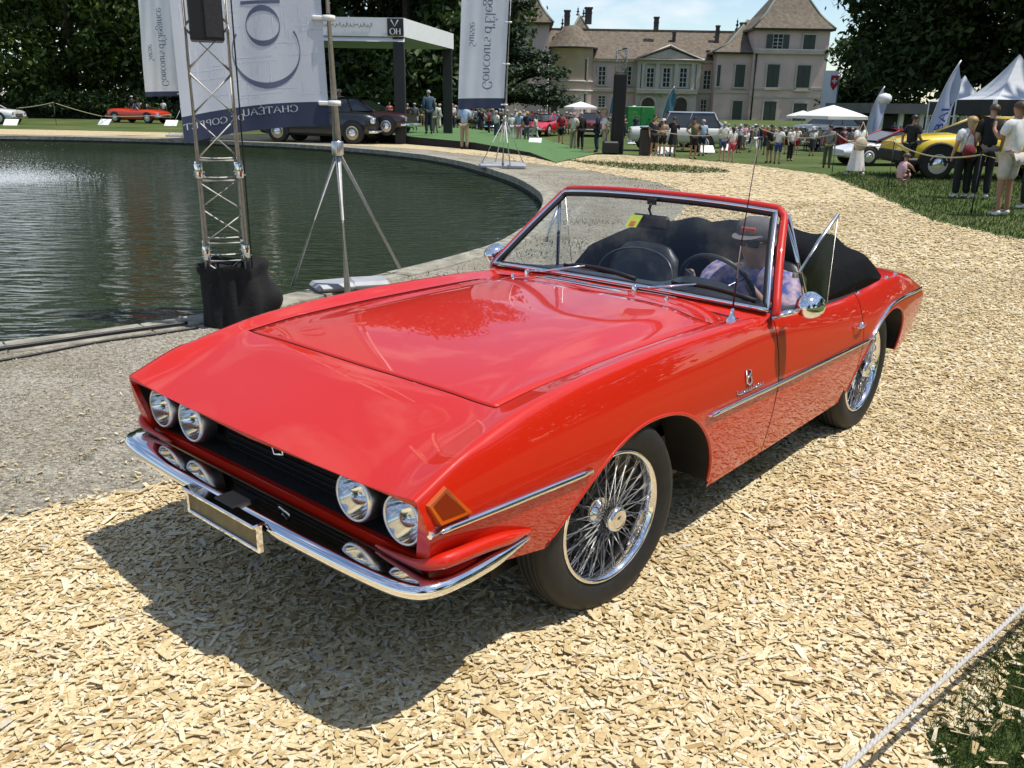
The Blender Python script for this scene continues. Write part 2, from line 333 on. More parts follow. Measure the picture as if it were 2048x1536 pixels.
mb.grid([[(p[0], p[1], -.5) for p in np.vstack([a_, a_[:1]])], [(p[0], p[1], .015) for p in np.vstack([a_, a_[:1]])]], smooth=False)
mb.build('pond_wall', M['pondwall'])['kind'] = 'structure'
kr = empty('pond_kerb'); kr['kind'] = 'structure'
inn, outr = offset(POND, SG * .0), offset(POND, SG * .30)
for i in range(0, n - 1, 2):
    idx = [i, (i + 1) % n, (i + 2) % n]
    if POND[i][0] < -24: continue
    g_ = .004; top = .022 + random.uniform(-.007, .007)
    A = [Vector((*inn[k], 0)) for k in idx]; B = [Vector((*outr[k], 0)) for k in idx]
    for T in (A, B):
        d0 = (T[1] - T[0]).normalized(); d1 = (T[2] - T[1]).normalized(); T[0] = T[0] + d0 * g_; T[2] = T[2] - d1 * g_
    P = []
    for z in (-.12, top): P += [(p.x, p.y, z) for p in A] + [(p.x, p.y, z) for p in B]
    mb = MB(); mb.add(P, [(6, 7, 10, 9), (7, 8, 11, 10), (0, 1, 7, 6), (1, 2, 8, 7), (4, 3, 9, 10), (5, 4, 10, 11), (3, 0, 6, 9), (2, 5, 11, 8)]); mb.build('kerb_stone', M['stone'], kr, fix=True, bevel=.012)
# ---- loose wood chips
def inpoly(P, X, Y):
    r = np.zeros(len(X), bool); n = len(P); j = n - 1
    for i in range(n):
        xi, yi = P[i]; xj, yj = P[j]
        c = ((yi > Y) != (yj > Y)) & (X < (xj - xi) * (Y - yi) / (yj - yi + 1e-12) + xi); r ^= c; j = i
    return r
def chips(n, poly, x0, x1, y0, y1, ln, wd, th, zmax, tilt, soft=0.0):
    X = rng.uniform(x0, x1, n); Y = rng.uniform(y0, y1, n)
    k = inpoly(poly, X + rng.normal(0, soft, n), Y + rng.normal(0, soft, n)); k &= np.abs(X) < .64 * Y + 1.0   # only as far to the sides as a step aside could see
    X, Y = X[k], Y[k]; m_ = len(X)
    l = rng.uniform(*ln, m_) * rng.choice([.6, 1, 1, 1.35], m_); w_ = np.minimum(rng.uniform(*wd, m_), l * .8); h = rng.uniform(*th, m_)
    a = rng.uniform(0, 2 * np.pi, m_); tx = rng.normal(0, tilt, m_); ty = rng.normal(0, tilt, m_)
    z = rng.uniform(.004, zmax, m_) + .009
    sk = rng.uniform(-.35, .35, (m_, 2)); base = np.array([(-1, -1, -1), (1, -1, -1), (1, 1, -1), (-1, 1, -1), (-1, -1, 1), (1, -1, 1), (1, 1, 1), (-1, 1, 1)], float) * .5
    V = np.repeat(base[None], m_, 0)
    V[:, :, 0] += V[:, :, 1] * sk[:, :1]; tap = 1 + (V[:, :, 0]) * sk[:, 1:] * 1.6; V[:, :, 1] *= tap
    V[:, :, 0] *= l[:, None]; V[:, :, 1] *= w_[:, None]; V[:, :, 2] *= h[:, None]
    V[:, :, 2] += V[:, :, 0] * tx[:, None] + V[:, :, 1] * ty[:, None]
    c, s = np.cos(a)[:, None], np.sin(a)[:, None]
    x = V[:, :, 0] * c - V[:, :, 1] * s + X[:, None]; y = V[:, :, 0] * s + V[:, :, 1] * c + Y[:, None]
    V = np.stack([x, y, V[:, :, 2] + z[:, None]], 2).reshape(-1, 3)
    fq = np.array([(4, 5, 6, 7), (0, 1, 5, 4), (1, 2, 6, 5), (2, 3, 7, 6), (3, 0, 4, 7)])[:(5 if y1 < 6 else 3 if y1 < 10 else 1)]; Fq = (fq[None] + (np.arange(m_) * 8)[:, None, None]).reshape(-1, 4)
    return V, Fq
parts_ = [chips(108000, PATH, -3.2, 3.6, 1.2, 5.2, (.014, .046), (.005, .016), (.0012, .0028), .011, .12, .04),
          chips(74000, PATH, -1.0, 6.9, 5.2, 9.2, (.018, .048), (.008, .018), (.002, .004), .012, .11, .03),
          chips(42000, PATH, .5, 8.2, 9.2, 16, (.035, .07), (.015, .03), (.003, .006), .014, .10, .04),
          chips(17000, PATH, -3, 9, 16, 30, (.06, .11), (.025, .045), (.003, .007), .014, .08, .06)]
parts_.append(chips(2600, PATH, -3.2, 3.8, 1.2, 6, (.045, .08), (.011, .024), (.0015, .0035), .016, .12, .03))
strays = [chips(420, [(-4, 0), (-4, 6.5), (1, 6.5), (1, 0)], -2.6, -.6, 2.6, 5.2, (.01, .035), (.004, .010), (.002, .003), .006, .1),
          chips(1100, [(.8, 1), (.8, 4), (4, 4), (4, 1)], 1.0, 2.6, 1.5, 3.4, (.012, .045), (.005, .015), (.0015, .003), .035, .35)]
off = 0; VV = []; FF = []
for V, Fq in parts_ + strays: VV.append(V); FF.append(Fq + off); off += len(V)
o = obj('wood_chips', mesh_np('wood_chips', np.vstack(VV), np.vstack(FF)), None, M['chip'])
tag(o, 'pale loose wood chips spread over the curving path', 'wood chips', kind='stuff')
# ---- loose pebbles on the gravel
def pebbles(n, x0, x1, y0, y1, r0, r1, cond):
    X = rng.uniform(x0, x1, n); Y = rng.uniform(y0, y1, n); k = cond(X, Y); X, Y = X[k], Y[k]; m_ = len(X)
    base = np.array([(1, 0, 0), (0, 1, 0), (-1, 0, 0), (0, -1, 0), (0, 0, .7), (.5, .5, .35), (-.5, .5, .4), (-.5, -.5, .35), (.5, -.5, .45)], float)
    r = rng.uniform(r0, r1, (m_, 1, 1)); V = base[None] * r * rng.uniform(.7, 1.3, (m_, 9, 3)); a = rng.uniform(0, 6.28, m_)[:, None]
    x = V[:, :, 0] * np.cos(a) - V[:, :, 1] * np.sin(a) + X[:, None]; y = V[:, :, 0] * np.sin(a) + V[:, :, 1] * np.cos(a) + Y[:, None]
    V = np.stack([x, y, V[:, :, 2] + .005], 2).reshape(-1, 3)
    f = np.array([(0, 5, 4), (5, 1, 4), (1, 6, 4), (6, 2, 4), (2, 7, 4), (7, 3, 4), (3, 8, 4), (8, 0, 4), (0, 1, 5), (1, 2, 6), (2, 3, 7), (3, 0, 8)])
    return V, (f[None] + (np.arange(m_) * 9)[:, None, None]).reshape(-1, 3)
cg = lambda X, Y: ~inpoly(PATH, X, Y) & ~inpoly(POND_OUT, X, Y) & (np.abs(X) < .64 * Y + 1)
V1, F1 = pebbles(17000, -4.2, 0, 2.4, 7.5, .004, .010, cg); V2, F2 = pebbles(9000, -1, 3.4, 8, 22, .008, .016, cg)
M['pebble'] = mat('pebble', (.33, .295, .23), .85, island=.5)
o = obj('gravel_stones', mesh_np('gravel_stones', np.vstack([V1, V2]), np.vstack([F1, F2 + len(V1)])), None, M['pebble'])
tag(o, 'grey gravel stones between the pond kerb and the chips', 'gravel', kind='stuff')
# ---- grass blades
def blades(n, poly, h0, h1, w_, name, label, y0=None, dens=None):
    P = np.array(poly); X = rng.uniform(P[:, 0].min(), P[:, 0].max(), n); Y = rng.uniform(P[:, 1].min(), P[:, 1].max(), n); k = inpoly(poly, X, Y); X, Y = X[k], Y[k]; m_ = len(X)
    h = rng.uniform(h0, h1, m_); a = rng.uniform(0, 6.28, m_); l = rng.normal(0, .45, (m_, 2)) * h[:, None]
    d = np.stack([np.cos(a), np.sin(a)], 1) * (w_ * h / h1)[:, None]; c = np.stack([X, Y], 1)
    V = np.zeros((m_, 5, 3)); V[:, 0, :2] = c - d; V[:, 1, :2] = c + d; V[:, 2, :2] = c + d * .7 + l * .4; V[:, 3, :2] = c - d * .7 + l * .4; V[:, 4, :2] = c + l
    V[:, 2, 2] = V[:, 3, 2] = h * .55; V[:, 4, 2] = h
    V = V.reshape(-1, 3); b_ = (np.arange(m_) * 5)[:, None]
    F3 = np.concatenate([b_ + np.array([[0, 1, 2]]), b_ + np.array([[0, 2, 3]]), b_ + np.array([[3, 2, 4]])])
    o = obj(name, mesh_np(name, V, F3), None, M['blade']); tag(o, label, 'grass', kind='stuff'); return o
M['blade'] = leaf_mat('grass_blade', (.028, .060, .012), (.11, .145, .045), .3)
blades(95000, [(1.06, 1.4), (1.15, 1.95), (1.38, 2.2), (1.78, 2.55), (2.55, 3.3), (3.2, 3.6), (3.2, 1.4)], .02, .055, .0020, 'grass', 'short dark grass in the near corner beside the rope')
blades(42000, [(6.6, 11.4), (6.5, 13.6), (7.3, 17.6), (8.1, 22.7), (9, 24), (17, 24), (17, 11.4)], .03, .08, .010, 'grass', 'mown grass under the people beside the roped path')
blades(5000, [(p.x, p.y) for p in isl], .04, .09, .012, 'grass', 'thin strip of grass lying inside the chip path')
tp = []
for x, y in [(-2.3, 4.35), (-1.75, 4.05), (-2.05, 3.75), (-2.6, 5.0), (-1.5, 4.7), (-2.2, 3.5), (-1.9, 4.5), (-2.8, 4.6), (.2, 9.7), (.62, 10.6), (.95, 12.6), (2.9, 17.4), (3.2, 17.0), (3.3, 16.2), (2.6, 20.2), (3.0, 18.6), (-.35, 8.3)]:
    near = y < 6; k = rng.normal(0, .03 if near else .22, (26 if near else 130, 2)); tp.append(np.c_[x + k[:, 0] * 1.5, y + k[:, 1], np.full(len(k), .022 if near else .045)])
tp = np.vstack(tp); m_ = len(tp); a = rng.uniform(0, 6.28, m_); l = rng.normal(0, .5, (m_, 2)) * tp[:, 2:]; d = np.stack([np.cos(a), np.sin(a)], 1) * tp[:, 2:] * .13
V = np.zeros((m_, 3, 3)); V[:, 0, :2] = tp[:, :2] - d; V[:, 1, :2] = tp[:, :2] + d; V[:, 2, :2] = tp[:, :2] + l; V[:, 2, 2] = tp[:, 2]
o = obj('weeds', mesh_np('weeds', V.reshape(-1, 3), np.arange(m_ * 3).reshape(-1, 3)), None, M['blade']); tag(o, 'sparse green weeds growing in the grey gravel', 'weeds', kind='stuff')
# ---- fountain spray at the left edge of the pond
fc = gp(8, 362, WZ); nd = 15000; h = rng.exponential(.10, nd); rr = rng.normal(0, .55, (nd, 2)) * (1.4 - np.minimum(h, 1.2) * .7)[:, None]
c = np.stack([fc.x + rr[:, 0], fc.y + rr[:, 1], WZ + h], 1); te = np.array([(1, 0, -.5), (-.5, .87, -.5), (-.5, -.87, -.5), (0, 0, 1.2)]) * .0065
V = (c[:, None] + te[None] * rng.uniform(.5, 1.3, (nd, 1, 1))).reshape(-1, 3); Fq = (np.array([(0, 1, 3), (1, 2, 3), (2, 0, 3), (0, 2, 1)])[None] + (np.arange(nd) * 4)[:, None, None]).reshape(-1, 3)
M['spray'] = mat('water_spray', (.75, .78, .8), .2)
o = obj('fountain_spray', mesh_np('fountain_spray', V, Fq), None, M['spray']); tag(o, 'white fountain spray falling on the pond at the left edge', 'fountain', kind='stuff')
# ================================================================ the red convertible (local axes: +x the car's left, +y rearward)
CAR_O, CAR_YAW = Vector((-.268, 3.042, 0)), -.7107
car = thing('convertible_car', 'red open two seat convertible with wire wheels parked on the wood chips', 'car', CAR_O, CAR_YAW)
def cv(pts):
    xs = np.array([p[0] for p in pts], float); ys = np.array([p[1] for p in pts], float); d = np.diff(ys) / np.diff(xs); mm = np.zeros(len(xs)); mm[1:-1] = np.where(d[1:] * d[:-1] > 0, 2 * d[1:] * d[:-1] / (d[1:] + d[:-1] + 1e-12), 0); mm[0] = d[0]; mm[-1] = d[-1]
    def fn(x):
        i = int(min(max(np.searchsorted(xs, x) - 1, 0), len(xs) - 2)); h = xs[i + 1] - xs[i]; t = min(max((x - xs[i]) / h, 0), 1)
        return float((2 * t**3 - 3 * t**2 + 1) * ys[i] + (t**3 - 2 * t**2 + t) * h * mm[i] + (-2 * t**3 + 3 * t**2) * ys[i + 1] + (t**3 - t**2) * h * mm[i + 1])
    return fn
NY, TY_ = -.82, 3.26
zA = cv([(-.82, .674), (-.6, .745), (-.393, .806), (0, .845), (.5, .866), (.9, .868), (1.1, .86), (2.3, .80), (2.7, .81), (3.0, .775), (3.26, .675)])
zB = cv([(-.82, .676), (-.6, .747), (-.393, .808), (0, .842), (.5, .860), (.9, .861), (1.1, .853), (2.3, .80), (2.7, .81), (3.0, .775), (3.26, .675)])
zC = cv([(-.82, .686), (-.6, .756), (-.393, .806), (-.14, .826), (.27, .834), (.7, .832), (1.07, .82), (1.3, .80), (2.3, .785), (2.7, .80), (3.0, .768), (3.26, .672)])
zD = cv([(-.82, .700), (-.65, .766), (-.5, .803), (-.25, .844), (0, .861), (.3, .868), (.6, .863), (.9, .852), (1.2, .828), (1.5, .797), (1.8, .772), (2.1, .758), (2.35, .765), (2.6, .782), (2.8, .782), (3.0, .752), (3.26, .66)])
xD = cv([(-.82, .748), (-.5, .742), (0, .737), (.5, .74), (1.2, .752), (1.8, .748), (2.3, .738), (2.8, .733), (3.26, .722)])
xF = cv([(-.82, .772), (-.5, .79), (0, .803), (1.2, .806), (2.3, .802), (2.8, .792), (3.26, .765)])
zF = cv([(-.82, .605), (-.14, .578), (.56, .56), (1.18, .546), (2.2, .53), (2.6, .58), (2.9, .60), (3.26, .60)])
zH = cv([(-.82, .46), (-.6, .415), (-.3, .36), (0, .29), (.6, .222), (2.15, .226), (2.5, .26), (2.9, .295), (3.26, .35)])
xH = cv([(-.82, .735), (-.5, .755), (0, .765), (2.2, .762), (2.8, .75), (3.26, .725)])
GAP = .0035; xC = .632
def hermite_top(y, x):
    X = [0, .43, xC, xD(y)]; Z = [zA(y), zB(y), zC(y), zD(y)]
    return X, Z
def section(y):
    X = np.array([0, .43, xC, xD(y)]); Z = np.array([zA(y), zB(y), zC(y), zD(y)])
    d = np.diff(Z) / np.diff(X); mm = np.array([0, (d[0] + d[1]) / 2, (d[1] + d[2]) / 2, d[2] * .6])
    def zt(x):
        i = int(min(max(np.searchsorted(X, x) - 1, 0), 2)); h = X[i + 1] - X[i]; t = (x - X[i]) / h
        return (2 * t**3 - 3 * t**2 + 1) * Z[i] + (t**3 - 2 * t**2 + t) * h * mm[i] + (-2 * t**3 + 3 * t**2) * Z[i + 1] + (t**3 - t**2) * h * mm[i + 1]
    xs = list(np.linspace(0, .43, 9)) + list(np.linspace(.43, xC - GAP, 6))[1:] + list(np.linspace(xC + GAP, xD(y), 8))
    P = [(x, zt(x)) for x in xs]; jC = 13; jD = len(P) - 1
    D, Fp, Hp = (xD(y), zD(y)), (xF(y), zF(y)), (xH(y), zH(y))
    for k in range(1, 13):
        t = k / 12; z = D[1] + (Fp[1] - D[1]) * t; x = D[0] + (Fp[0] - D[0]) * (1 - (1 - t) ** 1.7); P.append((x, z))
    jF = len(P) - 1
    for k in range(1, 11):
        t = k / 10; P.append((Fp[0] + (Hp[0] - Fp[0]) * t ** 1.6, Fp[1] + (Hp[1] - Fp[1]) * t))
    Q = np.array(P); sm = .10 if y < -.6 else .5
    for _ in range(3):
        q = Q.copy()
        for j in range(jD - 3, jD + 4): q[j] = Q[j] + sm * ((Q[j - 1] + Q[j + 1]) / 2 - Q[j])
        Q = q
    return Q, jC, jD, jF
YB0, YB1, YD0, YD1, YK0, YK1 = -.393, .885, 1.185, 2.19, 1.15, 2.42
ys = sorted(set([round(v, 4) for v in list(np.linspace(NY, -.5, 9)) + list(np.arange(-.46, 3.2, .045)) + [YB0 - GAP, YB0 + GAP, YB1 - GAP, YB1 + GAP, YD0 - GAP, YD0 + GAP, YD1 - GAP, YD1 + GAP, YK0, YK1, TY_]]))
ys = [y for k, y in enumerate(ys) if k == 0 or y - ys[k - 1] > .002]
SEC = [section(y) for y in ys]; jC, jD, jF = SEC[0][1:]
NJ = len(SEC[0][0])
def rake(y, z):           # nose leans back towards the bottom, tail tucks in
    if y < -.5: return y + (y + .5) / -.32 * .05 * min(1, max(0, (.70 - z) / .24))
    if y > 3.0: return y - (y - 3.0) / .26 * .05 * min(1, max(0, (.66 - z) / .3))
    return y
G3 = np.array([[(p[0], rake(y, p[1]), p[1]) for p in s[0]] for y, s in zip(ys, SEC)])
def side_x(y, z):
    Q = section(y)[0][jD:]; return float(np.interp(-z, -Q[:, 1], Q[:, 0]))
iy = lambda v: int(np.argmin([abs(y - v) for y in ys]))
def cell_kind(i, j):
    y0, y1 = ys[i], ys[i + 1]; ym = (y0 + y1) / 2
    bon_x = j < jC; bon_y = YB0 + GAP * .5 < ym < YB1 - GAP * .5
    if bon_x and bon_y: return 'bonnet'
    if j <= jC and YB0 - GAP * 1.5 < ym < YB1 + GAP * 1.5: return 'gap'
    if j == jC and YB0 < ym < YB1: return 'gap'
    if YK0 < ym < YK1 and j < jD - 2: return 'open'
    if j >= jD - 2 and YD0 + GAP * .5 < ym < YD1 - GAP * .5: return 'door'
    if j >= jD - 2 and (abs(ym - YD0) < GAP * 1.2 or abs(ym - YD1) < GAP * 1.2): return 'gap'
    return 'body'
kinds = {}
for i in range(len(ys) - 1):
    for j in range(NJ - 1): kinds.setdefault(cell_kind(i, j), []).append((i, j))
def panel(name, cells, sides, m, parent, off=(0, 0), cut=None, solid=0.0):
    bm = bmesh.new(); vm = {}
    def vert(i, j, s):
        x, y, z = G3[i, j]; key = (i, j, 0 if j == 0 else s)
        if key not in vm: vm[key] = bm.verts.new((s * (x - off[0] * (1 if j > jD - 2 else 0)), y, z - off[1] * (1 if j <= jD + 1 else 0)))
        return vm[key]
    for i, j in cells:
        for s in sides:
            q = [vert(i, j, s), vert(i, j + 1, s), vert(i + 1, j + 1, s), vert(i + 1, j, s)]
            f = bm.faces.new(q if s > 0 else q[::-1]); f.smooth = True
    if cut: cut(bm)
    bmesh.ops.recalc_face_normals(bm, faces=bm.faces)
    if sum(f.normal.z * (1 if abs(f.calc_center_median().x) < .7 else 0) for f in bm.faces) < 0:
        for f in bm.faces: f.normal_flip()
    me = bpy.data.meshes.new(name); bm.to_mesh(me); bm.free(); o = obj(name, me, parent, m)
    if solid:
        sm_ = o.modifiers.new('solid', 'SOLIDIFY'); sm_.thickness = solid; sm_.offset = -1
    return o
FARCH = [(-.36, .28), (-.305, .371), (-.205, .475), (-.105, .553), (.01, .611), (.149, .643), (.299, .640), (.423, .610), (.53, .548), (.622, .455), (.682, .35), (.705, .25), (.705, .05), (-.36, .05)]
RARCH = [(2.075, .15), (2.125, .25), (2.185, .36), (2.265, .45), (2.36, .53), (2.465, .588), (2.59, .622), (2.70, .622), (2.80, .588), (2.87, .52), (2.905, .43), (2.91, .33), (2.90, .15)]
def cut_arch(poly):
    def fn(bm):
        for a, b in zip(poly, poly[1:] + poly[:1]):
            d = Vector((0, b[0] - a[0], b[1] - a[1])); nrm = Vector((0, -d.z, d.y)).normalized()
            fs = [f for f in bm.faces if abs(f.calc_center_median().x) > .6 and min(p[0] for p in poly) - .08 < f.calc_center_median().y < max(p[0] for p in poly) + .08 and f.calc_center_median().z < .72]
            ge = list({v for f in fs for v in f.verts}) + list({e for f in fs for e in f.edges}) + fs
            bmesh.ops.bisect_plane(bm, geom=ge, dist=1e-5, plane_co=(0, a[0], a[1]), plane_no=nrm)
        P = np.array(poly); fs = [f for f in bm.faces if abs(f.calc_center_median().x) > .6]
        c = np.array([f.calc_center_median() for f in fs]); k = inpoly(poly, c[:, 1], c[:, 2])
        bmesh.ops.delete(bm, geom=[f for f, q in zip(fs, k) if q], context='FACES')
    return fn
def both(bm): cut_arch(FARCH)(bm); cut_arch(RARCH)(bm)
body = panel('body', kinds['body'], (1, -1), M['red_paint'], car, cut=both)
panel('bonnet', kinds['bonnet'], (1, -1), M['red_paint'], car, solid=.004)
doors = []
for s in (1, -1): doors.append(panel('door', kinds['door'], (s,), M['red_paint'], car, cut=cut_arch(RARCH)))
# dark liner below the panel gaps
gc = set(kinds['gap']); ex = set()
for i, j in gc:
    for di in (-2, -1, 0, 1, 2):
        for dj in (-2, -1, 0, 1, 2):
            if 0 <= i + di < len(ys) - 1 and 0 <= j + dj < NJ - 1 and not (YK0 < ys[i + di] < YK1 and j + dj < jD - 2): ex.add((i + di, j + dj))
panel('seam_liner', sorted(ex), (1, -1), M['black'], body, off=(.012, .012), cut=both)
# arch lips
for poly in (FARCH[1:-2], RARCH[1:-1]):
    for s in (1, -1):
        pts = [(side_x(y, max(z, zH(y))) - .004, y, z) for y, z in [tuple(p) for p in crom(poly, 4)]]
        mb = MB(); mb.tube([(s * x, y, z) for x, y, z in pts], .0075, 8); mb.build('arch_lip', M['red_paint'], body)
        mb = MB(); mb.grid([[(s * (x - .005), y, z) for x, y, z in pts], [(s * (x - .20), y, z) for x, y, z in pts]]); mb.build('wheel_well', M['black'], body)
# tail panel
mb = MB(); T = [tuple(p) for p in G3[-1]]; ring = [(-x, y, z) for x, y, z in T[::-1]] + T[1:]
mb.add(ring + [(0, T[-1][1], T[-1][2])], [tuple(range(len(ring)))]); mb.build('tail_panel', M['red_paint'], body)
# nose: red rim, recessed dark mouth
ring = [tuple(p) for p in G3[0]]; half = ring + [(x, ring[-1][1], ring[-1][2]) for x in np.linspace(ring[-1][0], 0, 10)[1:]]
ins = []
for x, y, z in half:
    zz = min(max(z, .50), np.interp(abs(x), [0, .75], [.662, .684])); xx = min(x, .750 - .05 * max(0, (.66 - zz)) / .16); ins.append((xx, y - .001 if z > .6 else y, zz))
back = [(x * .985, -.67, z) for x, y, z in ins]
for s in (1, -1):
    mb = MB(); mb.grid([[(s * a, b_, c_) for a, b_, c_ in q] for q in (half, ins, [(a, b_ + .02, c_) for a, b_, c_ in ins])], smooth=False, flip=s < 0); mb.build('nose_rim', M['red_paint'], body)
    mb = MB(); mb.grid([[(s * a, b_, c_) for a, b_, c_ in q] for q in ([(a, b_ + .02, c_) for a, b_, c_ in ins], back)], smooth=False, flip=s < 0); mb.build('grille_duct', M['blackcloth'], body)
mb = MB(); mb.add([(x, -.672, z) for x, z in ((-.74, .46), (.74, .46), (.74, .70), (-.74, .70))], [(0, 1, 2, 3)]); mb.build('grille_back', M['blackcloth'], body)
mb = MB()
for k in range(7): mb.box((0, -.69, .512 + k * .023), (.66, .010, .004))
mb.build('grille_bars', M['blackcloth'], body)['kind'] = 'stuff'
mb = MB(); mb.tube([(-.012, -.716, .60), (.018, -.716, .615), (.03, -.716, .585), (-.02, -.716, .572), (-.03, -.716, .60)], .005, 6); mb.build('grille_emblem', M['chrome'], car)
# lower lip wrapped round the corner
lip = [(.783, -.40, .470), (.792, -.5, .49), (.796, -.62, .512), (.794, -.71, .520), (.780, -.765, .518), (.745, -.788, .505), (.68, -.790, .494), (.55, -.788, .488)]
lip = [tuple(p) for p in crom(lip, 5)]
for s in (1, -1): mb = MB(); mb.tube([(s * x, y, z) for x, y, z in lip], [.004 + .018 * min(1, k / 6, ((len(lip) - 1 - k) / 16) ** .8) for k in range(len(lip))], 10); mb.build('lower_lip', M['red_paint'], body)
mb = MB(); mb.add([(s * x, y, z) for x, y, z in ((.74, -.79, .48), (.70, -.70, .36)) for s in (1, -1)], [(0, 1, 3, 2)]); mb.box((0, -.42, .40), (1.30, .40, .06)); mb.build('front_valance', M['black'], body)
# underbody
mb = MB(); mb.box((0, 1.35, .30), (1.16, 3.4, .2)); mb.box((0, .15, .50), (1.10, 1.5, .34)); mb.box((0, 2.75, .5), (1.10, .7, .4)); mb.box((0, 1.62, .25), (1.49, .85, .06)); mb.build('underbody', M['black'], car)
# chrome side trim
def surf_tube(name, yz, r, m, parent, s=1, proud=.003, n=8, sub=8):
    pts = [tuple(p) for p in crom(yz, sub)]; mb = MB(); mb.tube([(s * (side_x(min(max(y, NY), TY_), z) + proud), y, z) for y, z in pts], r, n); return mb.build(name, m, parent)
for s in (1, -1):
    surf_tube('side_trim', [(-.80, .605), (-.5, .594), (-.145, .578)], .011, M['chrome'], car, s)
    surf_tube('side_trim', [(.575, .56), (.9, .553), (1.18, .546), (1.8, .534), (2.31, .523)], .010, M['chrome'], car, s)
    surf_tube('arch_trim', [(2.315, .524), (2.37, .56), (2.46, .608), (2.59, .647), (2.80, .662), (3.0, .655), (3.25, .64)], .010, M['chrome'], car, s)
    # amber corner lamp
    q = [(-.795, .682), (-.728, .712), (-.655, .622), (-.768, .622)]; P = []
    for d, f in ((.0, 1.0), (.012, .95), (.0085, .68)):
        cy, cz = sum(p[0] for p in q) / 4, sum(p[1] for p in q) / 4
        P.append([(s * (side_x(max(y, NY), z) + d), cy + (y - cy) * f, cz + (z - cz) * f) for y, z in q])
    mb = MB(); mb.add(sum(P, []), [(a + k, a + (k + 1) % 4, a + 4 + (k + 1) % 4, a + 4 + k) for a in (0, 4) for k in range(4)] + [(8, 9, 10, 11)])
    M.setdefault('amber_core', mat('amber_core', (.20, .022, .003), .2, coat=.6)); mc = MB(); mc.add([(a + s * .0012, b__, c__) for a, b__, c__ in P[2]], [(0, 1, 2, 3)]); mc.build('indicator_core', M['amber_core'], car, fix=True)
    mm_ = M.setdefault('amber', mat('amber_lens', (.52, .085, .004), .15, spec=.6, coat=.5)); mb.build('indicator_lamp', mm_, car, fix=True)
# headlamps
M['lens'] = glass_mat('lamp_lens', (.93, .95, .96), 1.0, graze=.45)
M['reflector'] = mat('lamp_reflector', (.92, .92, .91), .10, 1.0)
for s in (1, -1):
    for x in (.640, .437):
        hl = empty('headlamp', (s * x, -.742, .590), 0, car); hl.scale = (.95, 1, .95); a = (0, -1, 0)
        mb = MB(); mb.lathe([(.068, .03), (.060, .0), (.04, -.03), (.012, -.045), (.001, -.047)], ax=a, n=28); mb.build('reflector', M['reflector'], hl)
        mb = MB(); mb.lathe([(.081, -.03), (.083, .0), (.081, .022), (.075, .033), (.069, .032), (.067, .024)], ax=a, n=32); mb.build('lamp_ring', M['alu'], hl)
        mb = MB(); mb.lathe([(.069, .030), (.058, .038), (.04, .045), (.02, .049), (.0005, .050)], ax=a, n=28); mb.build('lamp_glass', M['lens'], hl)
        mb = MB(); mb.lathe([(.012, -.03), (.014, -.005), (.008, .008), (.0005, .010)], ax=a, n=12); mb.build('bulb_shield', M['chrome'], hl)
# bumper
bp_ = [(.800, -.43), (.812, -.56), (.815, -.70), (.800, -.80), (.755, -.855), (.65, -.882), (.35, -.898), (0, -.902)]
path = np.array(crom(bp_, 6)); path = np.vstack([path, (path[::-1] * [-1, 1])[1:]]); tng = np.gradient(path, axis=0); tng /= np.linalg.norm(tng, axis=1)[:, None]; nn_ = np.stack([-tng[:, 1], tng[:, 0]], 1)
ctr = np.array([0, .6]); nn_ *= np.sign(np.sum(nn_ * (path - ctr), 1))[:, None]
prof = [(-.075, .016), (-.03, .0155), (-.006, .013), (.004, .006), (.008, -.004), (.004, -.020), (-.010, -.034), (-.05, -.036)]
def bump(lo, hi, m, dz, name):
    Gd = []
    for k in range(len(path)):
        e = min(1, .25 + k / 9, .25 + (len(path) - 1 - k) / 9); fr = 1.0 + .45 * max(0, 1 - abs(path[k][0]) / .8) ** .4
        row = []
        for a, h in prof[lo:hi]:
            aa = a * (fr if a < -.02 else 1) * (e if a > -.02 else e); row.append((path[k][0] + nn_[k][0] * aa, path[k][1] + nn_[k][1] * aa, .462 + dz + h * e))
        Gd.append(row)
    mb = MB(); mb.grid(Gd); mb.build(name, m, car, fix=True)
bump(0, 8, M['chrome'], 0, 'front_bumper')
# number plate below the bumper
npl = empty('number_plate', (0, -.925, .435), 0, car)
M['plate'] = mat('plate_face', (.10, .085, .04), .4, var=.35, scale=25)
mb = MB(); mb.box((0, .0, .045 - .005), (.40, .045, .014), bev=.004); mb.box((0, 0, -.042), (.40, .018, .012), bev=.003); mb.box((-.195, 0, 0), (.012, .018, .09), bev=.003); mb.box((.195, 0, 0), (.012, .018, .09), bev=.003); mb.build('plate_frame', M['chrome'], npl)
mb = MB(); mb.box((0, .003, -.002), (.385, .008, .078)); mb.build('plate_face', M['plate'], npl)
mb = MB(); mb.box((0, .05, .045), (.10, .09, .01)); mb.build('plate_bracket', M['black'], npl)
